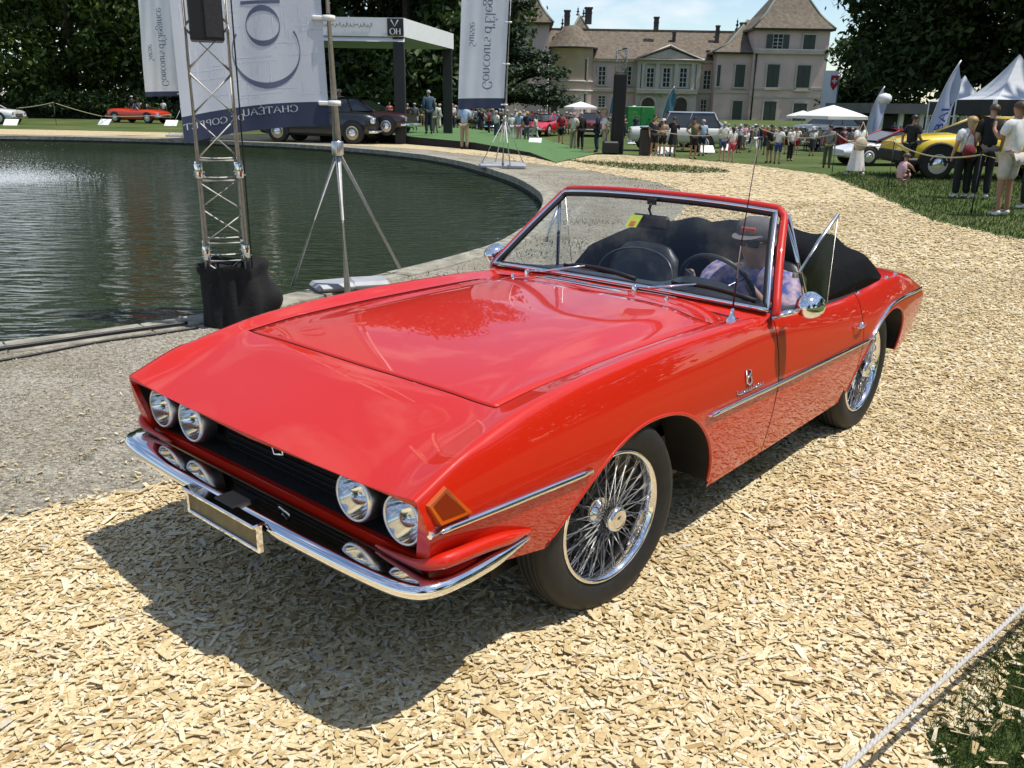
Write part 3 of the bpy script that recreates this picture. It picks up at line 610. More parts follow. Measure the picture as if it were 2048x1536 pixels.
# wheels
M['spoke'] = mat('spoke_steel', (.80, .80, .79), .25, .7)
def wheel(cx, cy, cz, s, spokes=True, steer=0.0):
    wl = empty('wheel', (s * cx, cy, cz), steer, car); X = (s, 0, 0); Rt = .338
    mb = MB(); mb.lathe([(.225, .055), (.235, .066), (.262, .078), (.295, .082), (.318, .074), (.331, .060), (Rt, .04), (Rt + .002, 0), (Rt, -.04), (.331, -.06), (.295, -.082), (.23, -.07)], ax=X, n=64)
    for g_ in (-.036, -.012, .012, .036): mb.lathe([(Rt + .001, g_ - .004), (Rt + .0035, g_ - .003), (Rt + .0035, g_ + .003), (Rt + .001, g_ + .004)], ax=X, n=64)
    mb.build('tyre', M['rubber'], wl)
    mb = MB(); mb.lathe([(.228, .048), (.237, .064), (.234, .072), (.226, .073), (.221, .066), (.216, .054), (.211, .036), (.206, .01), (.204, -.02), (.21, -.045), (.225, -.065)], ax=X, n=64); mb.build('rim', M['chrome'], wl)
    mb = MB(); mb.lathe([(.055, -.03), (.058, .0), (.050, .02), (.038, .03), (.034, .06), (.036, .065)], ax=X, n=24); mb.build('hub', M['chrome'], wl)
    mb = MB(); mb.lathe([(.030, .06), (.043, .064), (.045, .082), (.041, .094), (.033, .100), (.030, .097), (.016, .101), (.0005, .103)], ax=X, n=24); mb.build('hub_cap', M['chrome'], wl)
    mb = MB(); mb.lathe([(.14, -.055), (.14, -.05), (.001, -.05)], ax=X, n=24); mb.lathe([(.20, -.072), (.001, -.072)], ax=X, n=24); mb.build('brake_disc', M['steel'] if False else M['black'], wl)
    if not spokes: return wl
    meshes = []
    for hr, hx, rr, rx, dt in ((.036, .055, .216, .056, .55), (.036, .055, .216, .056, -.55), (.056, -.012, .210, .032, .9), (.056, -.012, .207, .010, -.9)):
        mb = MB(); mb.tube([(s * hx, hr * math.cos(dt), hr * math.sin(dt)), (s * rx, rr * .99, 0)], .0027, 5); meshes.append(mb.mesh('spoke'))
        meshes[-1].materials.append(M['spoke'])
    for k in range(22):
        for q in range(4):
            o = obj('spoke', meshes[q], wl); o.rotation_euler = ((k + q * .25) * 2 * math.pi / 22, 0, 0)
    return wl
wheel(.700, .050, .338, 1, steer=-.11); wheel(.694, 2.375, .338, 1); wheel(.694, .045, .338, -1, False); wheel(.694, 2.375, .338, -1, False)
# windscreen
wsb = lambda u: Vector((.762 * u, 1.075 + .055 * abs(u) ** 2.2, .868 - .022 * u * u)); wst = lambda u: Vector((.592 * u, 1.445 + .055 * abs(u) ** 2.2, 1.236 - .026 * abs(u) ** 2.4))
wsp = lambda u, v: wsb(u).lerp(wst(u), v) + Vector((0, -.012 * math.sin(math.pi * v), .0))
ws = empty('windscreen', (0, 0, 0), 0, car); US = np.linspace(-1, 1, 25)
mb = MB(); mb.grid([[wsp(u * .985, v) for u in US] for v in np.linspace(.02, .97, 9)]); mb.build('windscreen_glass', M['glass'], ws)
loop = [wsp(u, 0) for u in US] + [wsp(1, v) for v in np.linspace(.06, .94, 8)] + [wsp(u, 1) for u in US[::-1]] + [wsp(-1, v) for v in np.linspace(.94, .06, 8)]
fwd = Vector((0, -.72, .69))
def loop_tube(pts, r, m, name, parent, sc=(1, 1), dd=0.0, ry=None):
    c = Vector((0, 1.27, 1.045)); P = [c + Vector(((p - c).x * sc[0], (p - c).y * sc[1], (p - c).z * sc[1])) + fwd * dd for p in pts]; mb = MB(); mb.tube(P + P[:2], r, 8, cap=False, ry=ry); mb.build(name, m, parent)
loop_tube(loop, .013, M['black'], 'windscreen_gasket', ws, (.965, .93), .004)
loop_tube(loop, .009, M['chrome'], 'chrome_surround', ws, (.985, .965), .012)
pil = [wsb(-1) + Vector((-.012, .02, -.015))] + [wsp(-1, v) + Vector((-.014, .018, 0)) for v in np.linspace(.0, .95, 8)] + [wsp(u, 1) + Vector((0, .016, .010)) for u in np.linspace(-.97, .97, 21)] + [wsp(1, v) + Vector((.014, .018, 0)) for v in np.linspace(.95, 0, 8)] + [wsb(1) + Vector((.012, .02, -.015))]
mb = MB(); mb.tube(pil, .0195, 10); mb.build('windscreen_frame', M['red_paint'], ws)
mb = MB(); mb.grid([[wsp(u, 0) + Vector((0, .01, .0)) for u in US], [Vector((wsb(u).x * 1.0, wsb(u).y - .06, zA(1.05) - .004 - .045 * u * u)) for u in US]]); mb.build('scuttle_panel', M['red_paint'], body)
# mirror and motorway sticker
rv = empty('rear_view_mirror', (.0, 1.40, 1.12), 0, car)
mb = MB(); mb.box((0, .0, .0), (.205, .03, .066), bev=.014); mb.build('mirror_body', M['black'], rv)
mb = MB(); mb.tube([(0, .0, .03), (0, -.02, .06), (0, .0, .095)], .007, 8); mb.box((0, -.0, .095), (.05, .012, .03), bev=.004); mb.build('mirror_stem', M['black'], rv)
M['sticker'] = mat('sticker', (.50, .60, .03), .5, col2=(.60, .66, .08), scale=30)
p_ = [wsp(-.13 + a * .10, .64 + b * .14) + fwd * -.006 for a, b in ((0, 0), (1, .0), (1, 1), (0, 1))]; mb = MB(); mb.add(p_, [(0, 1, 2, 3)]); mb.build('window_sticker', M['sticker'], ws)
p_ = [wsp(-.10 + a * .045, .655 + b * .05) + fwd * -.004 for a, b in ((0, 0), (1, .0), (1, 1), (0, 1))]; mb = MB(); mb.add(p_, [(0, 1, 2, 3)]); mb.build('sticker_number', mat('sticker_red', (.65, .12, .03), .5), ws)
# wipers, washer jets, air slot, aerial
def onbon(x, y):
    Q = section(y)[0]; return float(np.interp(abs(x), Q[:jD, 0], Q[:jD, 1]))
for x0, x1 in ((-.46, .13), (.16, .70)):
    wp = empty('wiper', (0, 0, 0), 0, car); b0 = Vector((x0, 1.045, onbon(x0, 1.045)))
    mb = MB(); mb.lathe([(.013, -.01), (.013, .018), (.009, .026), (.0005, .028)], c=b0, n=12); xm = x0 + (x1 - x0) * .50; um = xm / .76; mid = wsp(um, .13) + fwd * .016
    mb.tube([b0 + Vector((0, 0, .018)), b0 + Vector((.10, -.005, .03)), mid], [.009, .007, .004], 8); mb.build('wiper_arm', M['chrome'], wp)
    mb = MB(); bl = [wsp((x0 + (x1 - x0) * f) / .76, .085 + .05 * math.sin(math.pi * (f * 1.1 - .1))) + fwd * .008 for f in np.linspace(.28, 1.0, 8)]; mb.tube(bl, .007, 6, ry=.011); mb.build('wiper_blade', M['rubber'], wp)
for x in (-.50, .36):
    mb = MB(); mb.lathe([(.009, -.006), (.009, .008), (.005, .014), (.0005, .015)], c=(x, .985, onbon(x, .985)), n=10); mb.build('washer_jet', M['chrome'], car)
vt = empty('air_slot', (0, 0, 0), 0, car); c0, c1 = (-.33, .985), (.17, .985)
mb = MB(); zz = lambda x, y: onbon(x, y) + .004
mb.add([(x, y, zz(x, y)) for x, y in ((-.34, .965), (-.29, 1.005), (.13, 1.005), (.18, .965))], [(0, 3, 2, 1)]); mb.build('slot_opening', M['black'], vt)
mb = MB(); mb.tube([(x, y, zz(x, y)) for x, y in ((-.34, .965), (-.29, 1.005), (-.08, 1.005), (.13, 1.005), (.18, .965), (-.08, .965), (-.34, .965))], .004, 6); mb.build('slot_frame', M['chrome'], vt)
an = empty('aerial', (.665, .985, onbon(.665, .985)), 0, car)
mb = MB(); mb.lathe([(.024, -.004), (.023, .006), (.012, .018), (.008, .035), (.006, .05), (.0005, .05)], n=16); mb.build('aerial_base', M['chrome'], an)
mb = MB(); mb.tube([(0, 0, .04), (.004, .01, .30)], .0042, 8); mb.tube([(.004, .01, .30), (.010, .06, .70)], .0028, 8); mb.build('aerial_mast', mat('aerial_steel', (.085, .05, .05), .45, .3), an)
# door mirrors, handles, badges
for s in (1, -1):
    dm = empty('door_mirror', (s * .80, 1.20, .80), 0, car); v_ = lambda x, y, z: (s * x, y, z)
    mb = MB(); mb.tube([v_(-.035, -.07, .03), v_(.0, -.03, .045), v_(.045, .02, .06)], [.013, .015, .010], 10); mb.build('mirror_arm', M['chrome'], dm)
    mb = MB(); mb.lathe([(.0005, -.085), (.022, -.078), (.04, -.06), (.052, -.03), (.056, 0), (.057, .018), (.053, .022), (.0005, .020)], c=v_(.065, .075, .075), ax=(s * .0, 1, .0), n=24); mb.build('mirror_shell', M['chrome'], dm)
    hd = empty('door_handle', (s * (side_x(2.10, .625) + .004), 2.10, .625), 0, car)
    mb = MB(); mb.tube([(0, -.05, 0), (s * .022, -.04, 0), (s * .026, .0, .004), (s * .022, .04, .004), (0, .05, 0)], .006, 8); mb.build('handle_bar', M['chrome'], hd)
    mb = MB(); mb.lathe([(.016, -.004), (.016, .008), (.010, .014), (.0005, .015)], c=(s * .002, .045, -.004), ax=(s, 0, 0), n=14); mb.build('handle_button', M['chrome'], hd)
sx_ = lambda y, z: side_x(y, z) + .004
bd = empty('wing_badge', (0, 0, 0), 0, car)
mb = MB(); mb.tube([(sx_(y, z), y, z) for y, z in ((.885, .668), (.885, .62), (.905, .607), (.925, .615), (.922, .637), (.90, .642), (.889, .632))], .0045, 6); mb.tube([(sx_(y, z), y, z) for y, z in ((.90, .668), (.92, .664), (.922, .65), (.905, .645))], .0045, 6); mb.build('letter_badge', M['chrome'], bd)
mb = MB(); sp = []
for k in range(60):
    t_ = k / 59; y = .80 + t_ * .235 + .006 * math.cos(k * 1.25); z = .592 - .006 * t_ + .0075 * math.sin(k * 1.25) + (.010 * max(0, 1 - abs(t_ - .03) / .05)) + .008 * max(0, 1 - abs(t_ - .62) / .04); sp.append((sx_(y, z), y, z))
mb.tube(sp, .0022, 5); mb.build('script_badge', M['chrome'], bd)
# quarter windows, side glass
for s in (1, -1):
    qw = empty('quarter_window', (0, 0, 0), 0, car); v_ = lambda x, y, z: (s * x, y, z)
    a, b_, c_, d_ = v_(.645, 1.44, 1.195), v_(.722, 1.62, .785), v_(.742, 1.22, .83), v_(.628, 1.50, 1.20)
    mb = MB(); mb.tube([d_, b_], .010, 8, ry=.014); mb.build('window_post', M['chrome'], qw)
    mb = MB(); mb.tube([v_(.71, 1.50, .96), v_(.735, 1.615, 1.09), v_(.765, 1.72, 1.20)], .008, 8); mb.lathe([(.012, -.012), (.014, 0), (.012, .012)], c=v_(.70, 1.485, .95), ax=(0, 0, 1), n=10); mb.build('window_stay', M['alu'], qw)
    mb = MB(); mb.add([v_(.715, 1.50, .80), v_(.715, 1.50, .96), v_(.765, 1.72, 1.20), v_(.745, 1.78, .79)], [(0, 1, 2, 3)]); mb.build('quarter_glass', M['lens'], qw)
    mb = MB(); mb.tube([v_(.765, 1.72, 1.20), v_(.745, 1.78, .79)], .0025, 6); mb.build('glass_edge', M['alu'], qw)
# cockpit
M['vinyl'] = mat('black_vinyl', (.022, .023, .026), .42, var=.2, scale=20, bump=.1, bscale=120)
ck = empty('cockpit', (0, 0, 0), 0, car)
for s in (1, -1):
    mb = MB(); rows = []
    for y in np.linspace(1.12, 2.5, 20):
        zt_ = zD(y); rows.append([(s * (xD(y) - .012), y, zt_ - .004), (s * (xD(y) - .03), y, zt_ + .010), (s * .66, y, zt_ + .004), (s * .63, y, zt_ - .03), (s * .64, y, .28)])
    mb.grid(rows, flip=s < 0); mb.build('door_lining', M['vinyl'], ck)
mb = MB(); rows = []
for x in np.linspace(-.70, .70, 31):
    bn = .055 * math.exp(-((x - .36) / .17) ** 4); e = -.02 * (abs(x) / .7) ** 3
    rows.append([(x, 1.10 + .02 * (x / .7) ** 2, .845 + e), (x, 1.2, .858 + e + bn * .3), (x, 1.30, .862 + e + bn), (x, 1.345, .845 + e + bn), (x, 1.35, .80 + e), (x, 1.30, .68), (x, 1.32, .55)])
mb.grid(rows); mb.build('dashboard', M['vinyl'], ck)
mb = MB(); mb.box((0, 1.75, .34), (1.30, 1.3, .04)); mb.box((0, 2.44, .55), (1.3, .04, .45)); mb.build('cockpit_floor', M['black'], ck)
for x in (.36, -.36):
    st = empty('seat', (x, 0, 0), 0, car); rows = []
    for v in np.linspace(0, 1, 12):
        row = []
        for a in np.linspace(0, 2 * math.pi, 25)[:-1]:
            hw = (.245 - .05 * v ** 3) * (1 if v < .93 else .82); th = .07 * (1 - .5 * v) * (1 if v < .95 else .5); ca, sa = math.cos(a), math.sin(a); row.append((hw * math.copysign(abs(ca) ** .55, ca), 1.80 + .17 * v + th * sa, .42 + .50 * v - .035 * (abs(ca)) ** 3 * v ** 2))
        rows.append(row + row[:1])
    mb = MB(); mb.grid(rows); mb.add(rows[-1][:-1], [tuple(range(24))]); mb.build('seat_back', M['vinyl'], st)
    mb = MB(); pip = [(p[0] * 1.0, p[1] - .035, p[2]) for p in [(.248 * math.cos(a), 1.86 + .08 * math.sin(a), .62 + .275 * max(0, math.sin(a)) ** .45) for a in np.linspace(0.0, math.pi, 21)]]; mb.tube(pip, .007, 6); mb.build('seat_piping', mat('seat_piping', (.05, .05, .055), .3), st)
    mb = MB(); mb.box((0, 1.58, .41), (.48, .48, .13), bev=.04); mb.build('seat_cushion', M['vinyl'], st)
# steering wheel
sw = empty('steering_wheel', (.36, 1.43, .845), 0, car); ax = Vector((0, .88, .47)).normalized(); a_, b_ = frame_from(ax)
mb = MB(); mb.tube([a_ * (.185 * math.cos(t)) + b_ * (.185 * math.sin(t)) for t in np.linspace(0, 2 * math.pi, 41)], .011, 8, cap=False); mb.build('wheel_rim', M['vinyl'], sw)
mb = MB()
for t in (math.pi / 2 * 3, R(30), R(150)): mb.tube([ax * -.03, (a_ * math.cos(t) + b_ * math.sin(t)) * .18], .006, 6)
mb.lathe([(.0005, -.012), (.03, -.014), (.036, -.03), (.03, -.06)], ax=tuple(ax), n=16); mb.build('wheel_spokes', M['alu'], sw)
mb = MB(); mb.tube([ax * -.05, ax * -.3], .022, 10); mb.build('steering_column', M['black'], sw)
# folded hood under a black cover
M['hood'] = mat('hood_cloth', (.0035, .0035, .004), .75, var=.25, scale=6, bump=.35, bscale=16, spec=.12)
hd = empty('folded_hood', (0, 0, 0), 0, car); rows = []
prof_h = [(0, 0.0), (.02, .45), (.08, .82), (.22, .98), (.42, 1.0), (.60, .92), (.72, .74), (.86, .40), (1, .02)]
for x in np.linspace(-.715, .715, 49):
    u = abs(x) / .715; yf = 2.08 - .34 * u ** 4 ; yr = 2.86 - .08 * u ** 3; base = .78 - .045 * u ** 2; top = .245 * (1 - .42 * u ** 6) * (1 if u < .97 else .55)
    row = []
    for a, h in crom(prof_h, 3):
        wv = .012 * math.sin(x * 23 + a * 7) * math.sin(a * 3.1) + .008 * math.sin(x * 41 + 2) * a; row.append((x * (1 + .015 * h), yf + (yr - yf) * a + wv, base + top * h + wv * .8))
    rows.append(row)
mb = MB(); mb.grid(rows); mb.build('hood_cover', M['hood'], hd)
for s in (1, -1):
    mb = MB(); e = rows[0] if s < 0 else rows[-1]; mb.add([*e, (e[0][0] * .97, e[0][1], .70), (e[-1][0] * .97, e[-1][1], .70)], [tuple(list(range(len(e))) + [len(e) + 1, len(e)])]); mb.build('cover_side', M['hood'], hd)
    for y in (2.24, 2.50, 2.66, 2.80):
        mb = MB(); mb.lathe([(.013, -.01), (.014, .004), (.009, .012), (.0005, .014)], c=(s * .722, y, .755 + .02 * (y > 2.6)), ax=(s * .8, 0, .6), n=12); mb.build('press_stud', M['chrome'], hd)
for x in np.linspace(-.5, .5, 6):
    mb = MB(); mb.lathe([(.009, -.006), (.009, .004), (.0005, .008)], c=(x, 2.10 - .42 * (abs(x) / .715) ** 3.5 - .006, .85), ax=(0, -1, .3), n=10); mb.build('press_stud', M['chrome'], hd)
# ================================================================ trees
M['bark'] = mat('bark', (.06, .045, .032), .9, var=.3, scale=6, bump=.6, bscale=20)
M['leaf_dark'] = leaf_mat('leaf_dark', (.014, .028, .008), (.070, .108, .028), .28)
M['leaf_mid'] = leaf_mat('leaf_mid', (.018, .038, .009), (.12, .17, .034), .32)
M['leaf_cedar'] = leaf_mat('leaf_cedar', (.014, .026, .012), (.050, .080, .034), .12)
def crown_mesh(blobs, n, size, seed, flat=0.0, hang=.25, clump=9):
    """leaf faces gathered in clumps through the crown's volume"""
    r = np.random.default_rng(seed); B = np.array(blobs, float); vol = np.prod(B[:, 3:6], axis=1) ** (2 / 3); k = r.choice(len(B), n // clump, p=vol / vol.sum())
    d = r.normal(size=(len(k), 3)); d /= np.linalg.norm(d, axis=1)[:, None]; rad = r.uniform(.55, 1.0, len(k)) ** .6
    c = B[k, :3] + d * rad[:, None] * B[k, 3:6]
    c = np.repeat(c, clump, 0) + r.normal(0, 1, (len(k) * clump, 3)) * size * np.array([1.7, 1.7, 1.0]); m_ = len(c)
    nrm = np.repeat(d, clump, 0) * .7 + r.normal(0, .7, (m_, 3)) + np.array([0, 0, .5 + flat]); nrm /= np.linalg.norm(nrm, axis=1)[:, None]
    t_ = r.normal(0, 1, (m_, 3)); t_[:, 2] -= hang; t_ -= nrm * np.sum(t_ * nrm, 1)[:, None]; t_ /= np.linalg.norm(t_, axis=1)[:, None]; b_ = np.cross(nrm, t_)
    L_ = size * r.uniform(.6, 1.3, (m_, 1)); W_ = L_ * r.uniform(.35, .6, (m_, 1))
    V = np.stack([c - t_ * L_, c - b_ * W_ - nrm * L_ * .1, c + t_ * L_ - nrm * L_ * .25, c + b_ * W_ - nrm * L_ * .1], 1).reshape(-1, 3)
    V[:, 2] = np.maximum(V[:, 2], .1)
    return mesh_np('crown', V, np.arange(m_ * 4).reshape(-1, 4))
def tree(name, label, x, y, h, blobs, n, size, m, seed, group=None, tr=.35, flat=0.0, limbs=7):
    t = thing(name, label, 'tree', (x, y, 0), 0, group); rr = random.Random(seed)
    mb = MB(); tp = [(0, 0, -.1), (.1, .05, h * .25), (-.1, .1, h * .55), (.05, 0, h * .9)]; mb.tube(tp, [tr * 1.25, tr, tr * .7, tr * .2], 10)
    for b_ in rr.sample(blobs, min(limbs, len(blobs))):
        z0 = min(h * .6, max(h * .12, b_[2] * .6)); mb.tube([(0, 0, z0), (b_[0] * .5, b_[1] * .5, (z0 + b_[2]) / 2 + .3), (b_[0] * .95, b_[1] * .95, b_[2])], [tr * .5, tr * .3, tr * .08], 6)
    mb.build('trunk', M['bark'], t); obj('crown', crown_mesh(blobs, n, size, seed, flat), t, m); return t
def broad(h, rad, low, seed, k=16):
    rr = random.Random(seed); o = [(0, 0, h * .6, rad * .75, rad * .75, h * .3)]
    for _ in range(k):
        a = rr.uniform(0, 6.28); z = rr.uniform(low, h * .92); f = math.sin(math.pi * min(1, max(.12, (z - low * .2) / h))) ** .6; d = rad * f * rr.uniform(.45, .95); s_ = rr.uniform(.22, .38) * rad; o.append((d * math.cos(a), d * math.sin(a), z, s_ * 1.15, s_ * 1.15, s_ * .8))
    return o
gT = 'trees around the park'
tree('park_tree', 'big leafy tree at the left edge beyond the white car', -47, 73, 30, broad(30, 12, 1.0, 1, 50), 40000, .26, M['leaf_mid'], 1, gT)
tree('park_tree', 'leafy tree with sunlit right flank beyond the orange red car', -35.2, 72, 28, broad(28, 8.2, .8, 2, 48), 38000, .24, M['leaf_mid'], 2, gT)
tree('park_tree', 'dark tree behind the left banner', -25, 75, 27, broad(27, 9, .8, 3, 44), 32000, .30, M['leaf_dark'], 3, gT)
tree('park_tree', 'dark tree behind the truss tower and large banner', -16, 76, 27, broad(27, 9, .8, 4, 44), 32000, .32, M['leaf_dark'], 4, gT)
tree('park_tree', 'dark tree right behind the white roofed pavilion', -8.5, 70, 26, broad(26, 8, .8, 5, 44), 32000, .30, M['leaf_dark'], 5, gT)
tree('park_tree', 'dark tree between the pavilion and the cedar', -5.2, 78, 22, broad(22, 6, .8, 6, 30), 20000, .28, M['leaf_dark'], 6, gT)
cb = []
rr = random.Random(11)
for k in range(46):
    z = rr.uniform(1.6, 15); f = 1.0 - z / 19; a = rr.uniform(0, 6.28); d = rr.uniform(.15, 1) * 5.6 * f; cb.append((d * math.cos(a), d * math.sin(a), z - .06 * d, 1.5 * (.6 + f * .6), 1.5 * (.6 + f * .6), .28))
tree('cedar_tree', 'dark cedar with flat layered branches in front of the round turret', -1.3, 73, 17, cb, 24000, .20, M['leaf_cedar'], 12, gT, .5, .9, 16)
tree('park_tree', 'tall dark tree right of the mansion with ragged left edge', 26.2, 56, 24, broad(24, 6.0, 3.2, 7, 44), 38000, .25, M['leaf_dark'], 7, gT)
tree('park_tree', 'dark tree above the blue feather flag', 30.5, 56, 24, broad(24, 7.5, 3.0, 8, 40), 32000, .26, M['leaf_dark'], 8, gT)
tree('park_tree', 'dark tree above the white tents at the right edge', 38.5, 54, 24, broad(24, 9, 3.0, 9, 40), 32000, .27, M['leaf_dark'], 9, gT)
tree('park_tree', 'low dark tree beside the flag with the red shield', 26.2, 66, 7, broad(7, 3.6, .8, 10, 16), 9000, .22, M['leaf_dark'], 10, gT)
wb_ = []
for k in range(190):
    x = rng.uniform(-72, -2); wb_.append((x, rng.uniform(84, 100), rng.uniform(1, 22 if x < -8 else 13), 3.2, 2.5, 2.6))
o = obj('woodland', crown_mesh(wb_, 42000, .55, 77), None, M['leaf_dark']); tag(o, 'dark mass of woodland behind the trees on the left', 'woodland', kind='stuff')
wb_ = [(rng.uniform(39, 66), rng.uniform(68, 80), rng.uniform(1, 18), 3.2, 2.5, 2.6) for k in range(80)]
o = obj('woodland', crown_mesh(wb_, 16000, .55, 78), None, M['leaf_dark']); tag(o, 'dark mass of woodland behind the tents on the right', 'woodland', kind='stuff')
wb_ = [(x + rng.normal(0, 4), y + rng.normal(0, 4), rng.uniform(1, 17), 3.0, 3.0, 2.6) for x, y in ((34, 26), (37, 12), (34, -2), (25, -16), (6, -27)) for k in range(16)]  # trees out of view, put in for the car's side to reflect
o = obj('woodland', crown_mesh(wb_, 26000, .6, 79), None, M['leaf_dark']); tag(o, 'unseen dark edge of the park woodland right of and behind the viewer', 'woodland', kind='stuff')
# clipped hedge behind the lawn on the left
hb = []
for k in range(34): hb.append((rng.uniform(-19, 19), rng.uniform(-.8, .8), rng.uniform(.5, 1.3), 1.3, .9, .7))
t = thing('hedge', 'low dark hedge under the trees on the left', 'hedge', (-44, 68.0, 0)); obj('foliage', crown_mesh(hb, 15000, .16, 31), t, M['leaf_dark'])
mb = MB(); mb.box((0, .3, .6), (38, 1.0, 1.2)); mb.build('branches', mat('hedge_inside', (.006, .010, .004), .9), t)
# ================================================================ mansion
M['plaster'] = mat('pink_plaster', (.63, .47, .43), .9, var=.10, scale=.5, bump=.1, bscale=6)
M['trimstone'] = mat('grey_trim_stone', (.50, .455, .40), .9, var=.12, scale=.8)
M['rooftile'] = mat('brown_roof_tiles', (.10, .078, .054), .85, col2=(.19, .15, .105), scale=2.2, bump=.6, bscale=9, detail=8)
M['lead'] = mat('roof_lead', (.16, .19, .16), .6)
M['shutter'] = mat('green_grey_shutter', (.060, .072, .058), .7, var=.1, scale=2)
M['pane'] = mat('window_pane', (.03, .035, .045), .12, spec=.6)
M['frame'] = mat('window_frame', (.55, .54, .5), .6)
M['brick_dark'] = mat('chimney_stone', (.075, .065, .058), .9, var=.2, scale=2)
CY = 118.0
man = thing('mansion', 'pale pink mansion with brown tiled roofs, pediment and round turret behind the crowd', 'building', (at(1400, 200, CY).x, CY, 0))
mx0 = at(1400, 200, CY).x
def mp(u, v, dy=0.0):
    p = at(u, v, CY); return p.x - mx0, p.z
def wall_block(u0, u1, veave, dy, depth, m=None, name='wall'):
    uc = (u0 + u1) / 2; x0, _ = mp(u0, veave); x1, _ = mp(u1, veave); _, z = mp(uc, veave)
    mb = MB(); mb.box(((x0 + x1) / 2, dy + depth / 2, z / 2), (x1 - x0, depth, z)); mb.build(name, m or M['plaster'], man); return x0, x1, z
def hip(x0, x1, y0, y1, z, h, rx=.5, ridge=.0, ov=.5, name='roof', zdrop=.0):
    x0 -= ov; x1 += ov; y0 -= ov; y1 += ov; cx = x0 + (x1 - x0) * rx; cy = (y0 + y1) / 2; P = [(x0, y0, z), (x1, y0, z), (x1, y1, z), (x0, y1, z)]
    f = .34; q = [(x + (cx - x) * f, y + (cy - y) * f, z + h * .28) for x, y, _ in P]
    top = [(cx - ridge, cy, z + h), (cx + ridge, cy, z + h)]
    mb = MB(); mb.add(P + q + top + [(x, y, z - .25) for x, y, _ in P], [(0, 1, 5, 4), (1, 2, 6, 5), (2, 3, 7, 6), (3, 0, 4, 7), (4, 5, 9, 8), (5, 6, 9), (6, 7, 8, 9), (7, 4, 8), (10, 11, 1, 0), (11, 12, 2, 1), (12, 13, 3, 2), (13, 10, 0, 3), (10, 13, 12, 11)])
    rf = mb.build(name, M['rooftile'], man, fix=True)
    mb = MB(); mb.tube([P[0], q[0], top[0]], .14, 6); mb.tube([P[1], q[1], top[1]], .14, 6); mb.build('roof_hip', M['lead'], rf)
    mb = MB(); mb.box(((x0 + x1) / 2, y0 + .05, z - .12), (x1 - x0, .22, .22)); mb.build('gutter', M['black'], rf); return rf
def win(u, v0, v1, wpx, dy, kind='shutter', arch=False):
    x, z1 = mp(u, v0); _, z0 = mp(u, v1); w_ = mp(u + wpx / 2, v0)[0] - mp(u - wpx / 2, v0)[0]; h = z1 - z0; zc = (z0 + z1) / 2
    wn = empty('window', (x, dy, zc), 0, man)
    mb = MB(); mb.box((0, -.04, h / 2 + .12), (w_ + .5, .16, .22)); mb.box((-w_ / 2 - .12, -.04, 0), (.2, .14, h)); mb.box((w_ / 2 + .12, -.04, 0), (.2, .14, h)); mb.box((0, -.08, -h / 2 - .1), (w_ + .6, .3, .18)); mb.build('surround', M['trimstone'], wn)
    if kind == 'shutter':
        for s in (-1, 1):
            mb = MB(); mb.box((s * w_ / 4, -.03, 0), (w_ / 2 - .03, .09, h))
            for k in range(9): mb.box((s * w_ / 4, -.085, -h / 2 + h * (k + .5) / 9), (w_ / 2 - .2, .03, h / 9 * .55))
            mb.build('shutter', M['shutter'], wn)
    else:
        mb = MB(); mb.box((0, .01, 0), (w_, .06, h)); mb.build('pane', M['pane'], wn)
        mb = MB(); mb.box((0, -.05, 0), (.09, .06, h))
        for k in (-.25, 0, .25): mb.box((0, -.045, h * k), (w_, .05, .07))
        for s in (-1, 1): mb.box((s * w_ / 2 * .97, -.045, 0), (.1, .05, h))
        mb.build('window_bars', M['frame'], wn)
        if kind == 'open':
            for s in (-1, 1): mb = MB(); mb.box((s * w_ * .82, -.1, 0), (w_ * .6, .08, h * 1.0)); mb.build('shutter', M['shutter'], wn)
def band(x0, x1, z, dy, h=.35, d=.3, name='cornice'):
    mb = MB(); mb.box(((x0 + x1) / 2, dy - d / 2 + .01, z), (x1 - x0, d, h)); mb.box(((x0 + x1) / 2, dy - d * .75, z + h * .5), (x1 - x0 + .1, d * .6, h * .35)); mb.build(name, M['trimstone'], man)
def chim(u, v0, v1, wpx, dy):
    x, z1 = mp(u, v0); _, z0 = mp(u, v1); w_ = wpx / 14.9; mb = MB(); mb.box((x, dy, (z0 + z1) / 2), (w_, w_ * .9, z1 - z0)); mb.box((x, dy, z1 + .1), (w_ * 1.25, w_ * 1.15, .2)); mb.box((x, dy, z1 - .5), (w_ * 1.12, w_ * 1.02, .15)); mb.build('chimney', M['brick_dark'], man)
def finial(u, v0, v1, dy):
    x, z1 = mp(u, v0); _, z0 = mp(u, v1); h = z1 - z0; mb = MB(); mb.lathe([(.28, 0), (.2, h * .15), (.06, h * .25), (.22, h * .42), (.06, h * .55), (.14, h * .7), (.03, h * .8), (.01, h)], c=(x, dy, z0), n=10); mb.build('finial', M['black'], man)
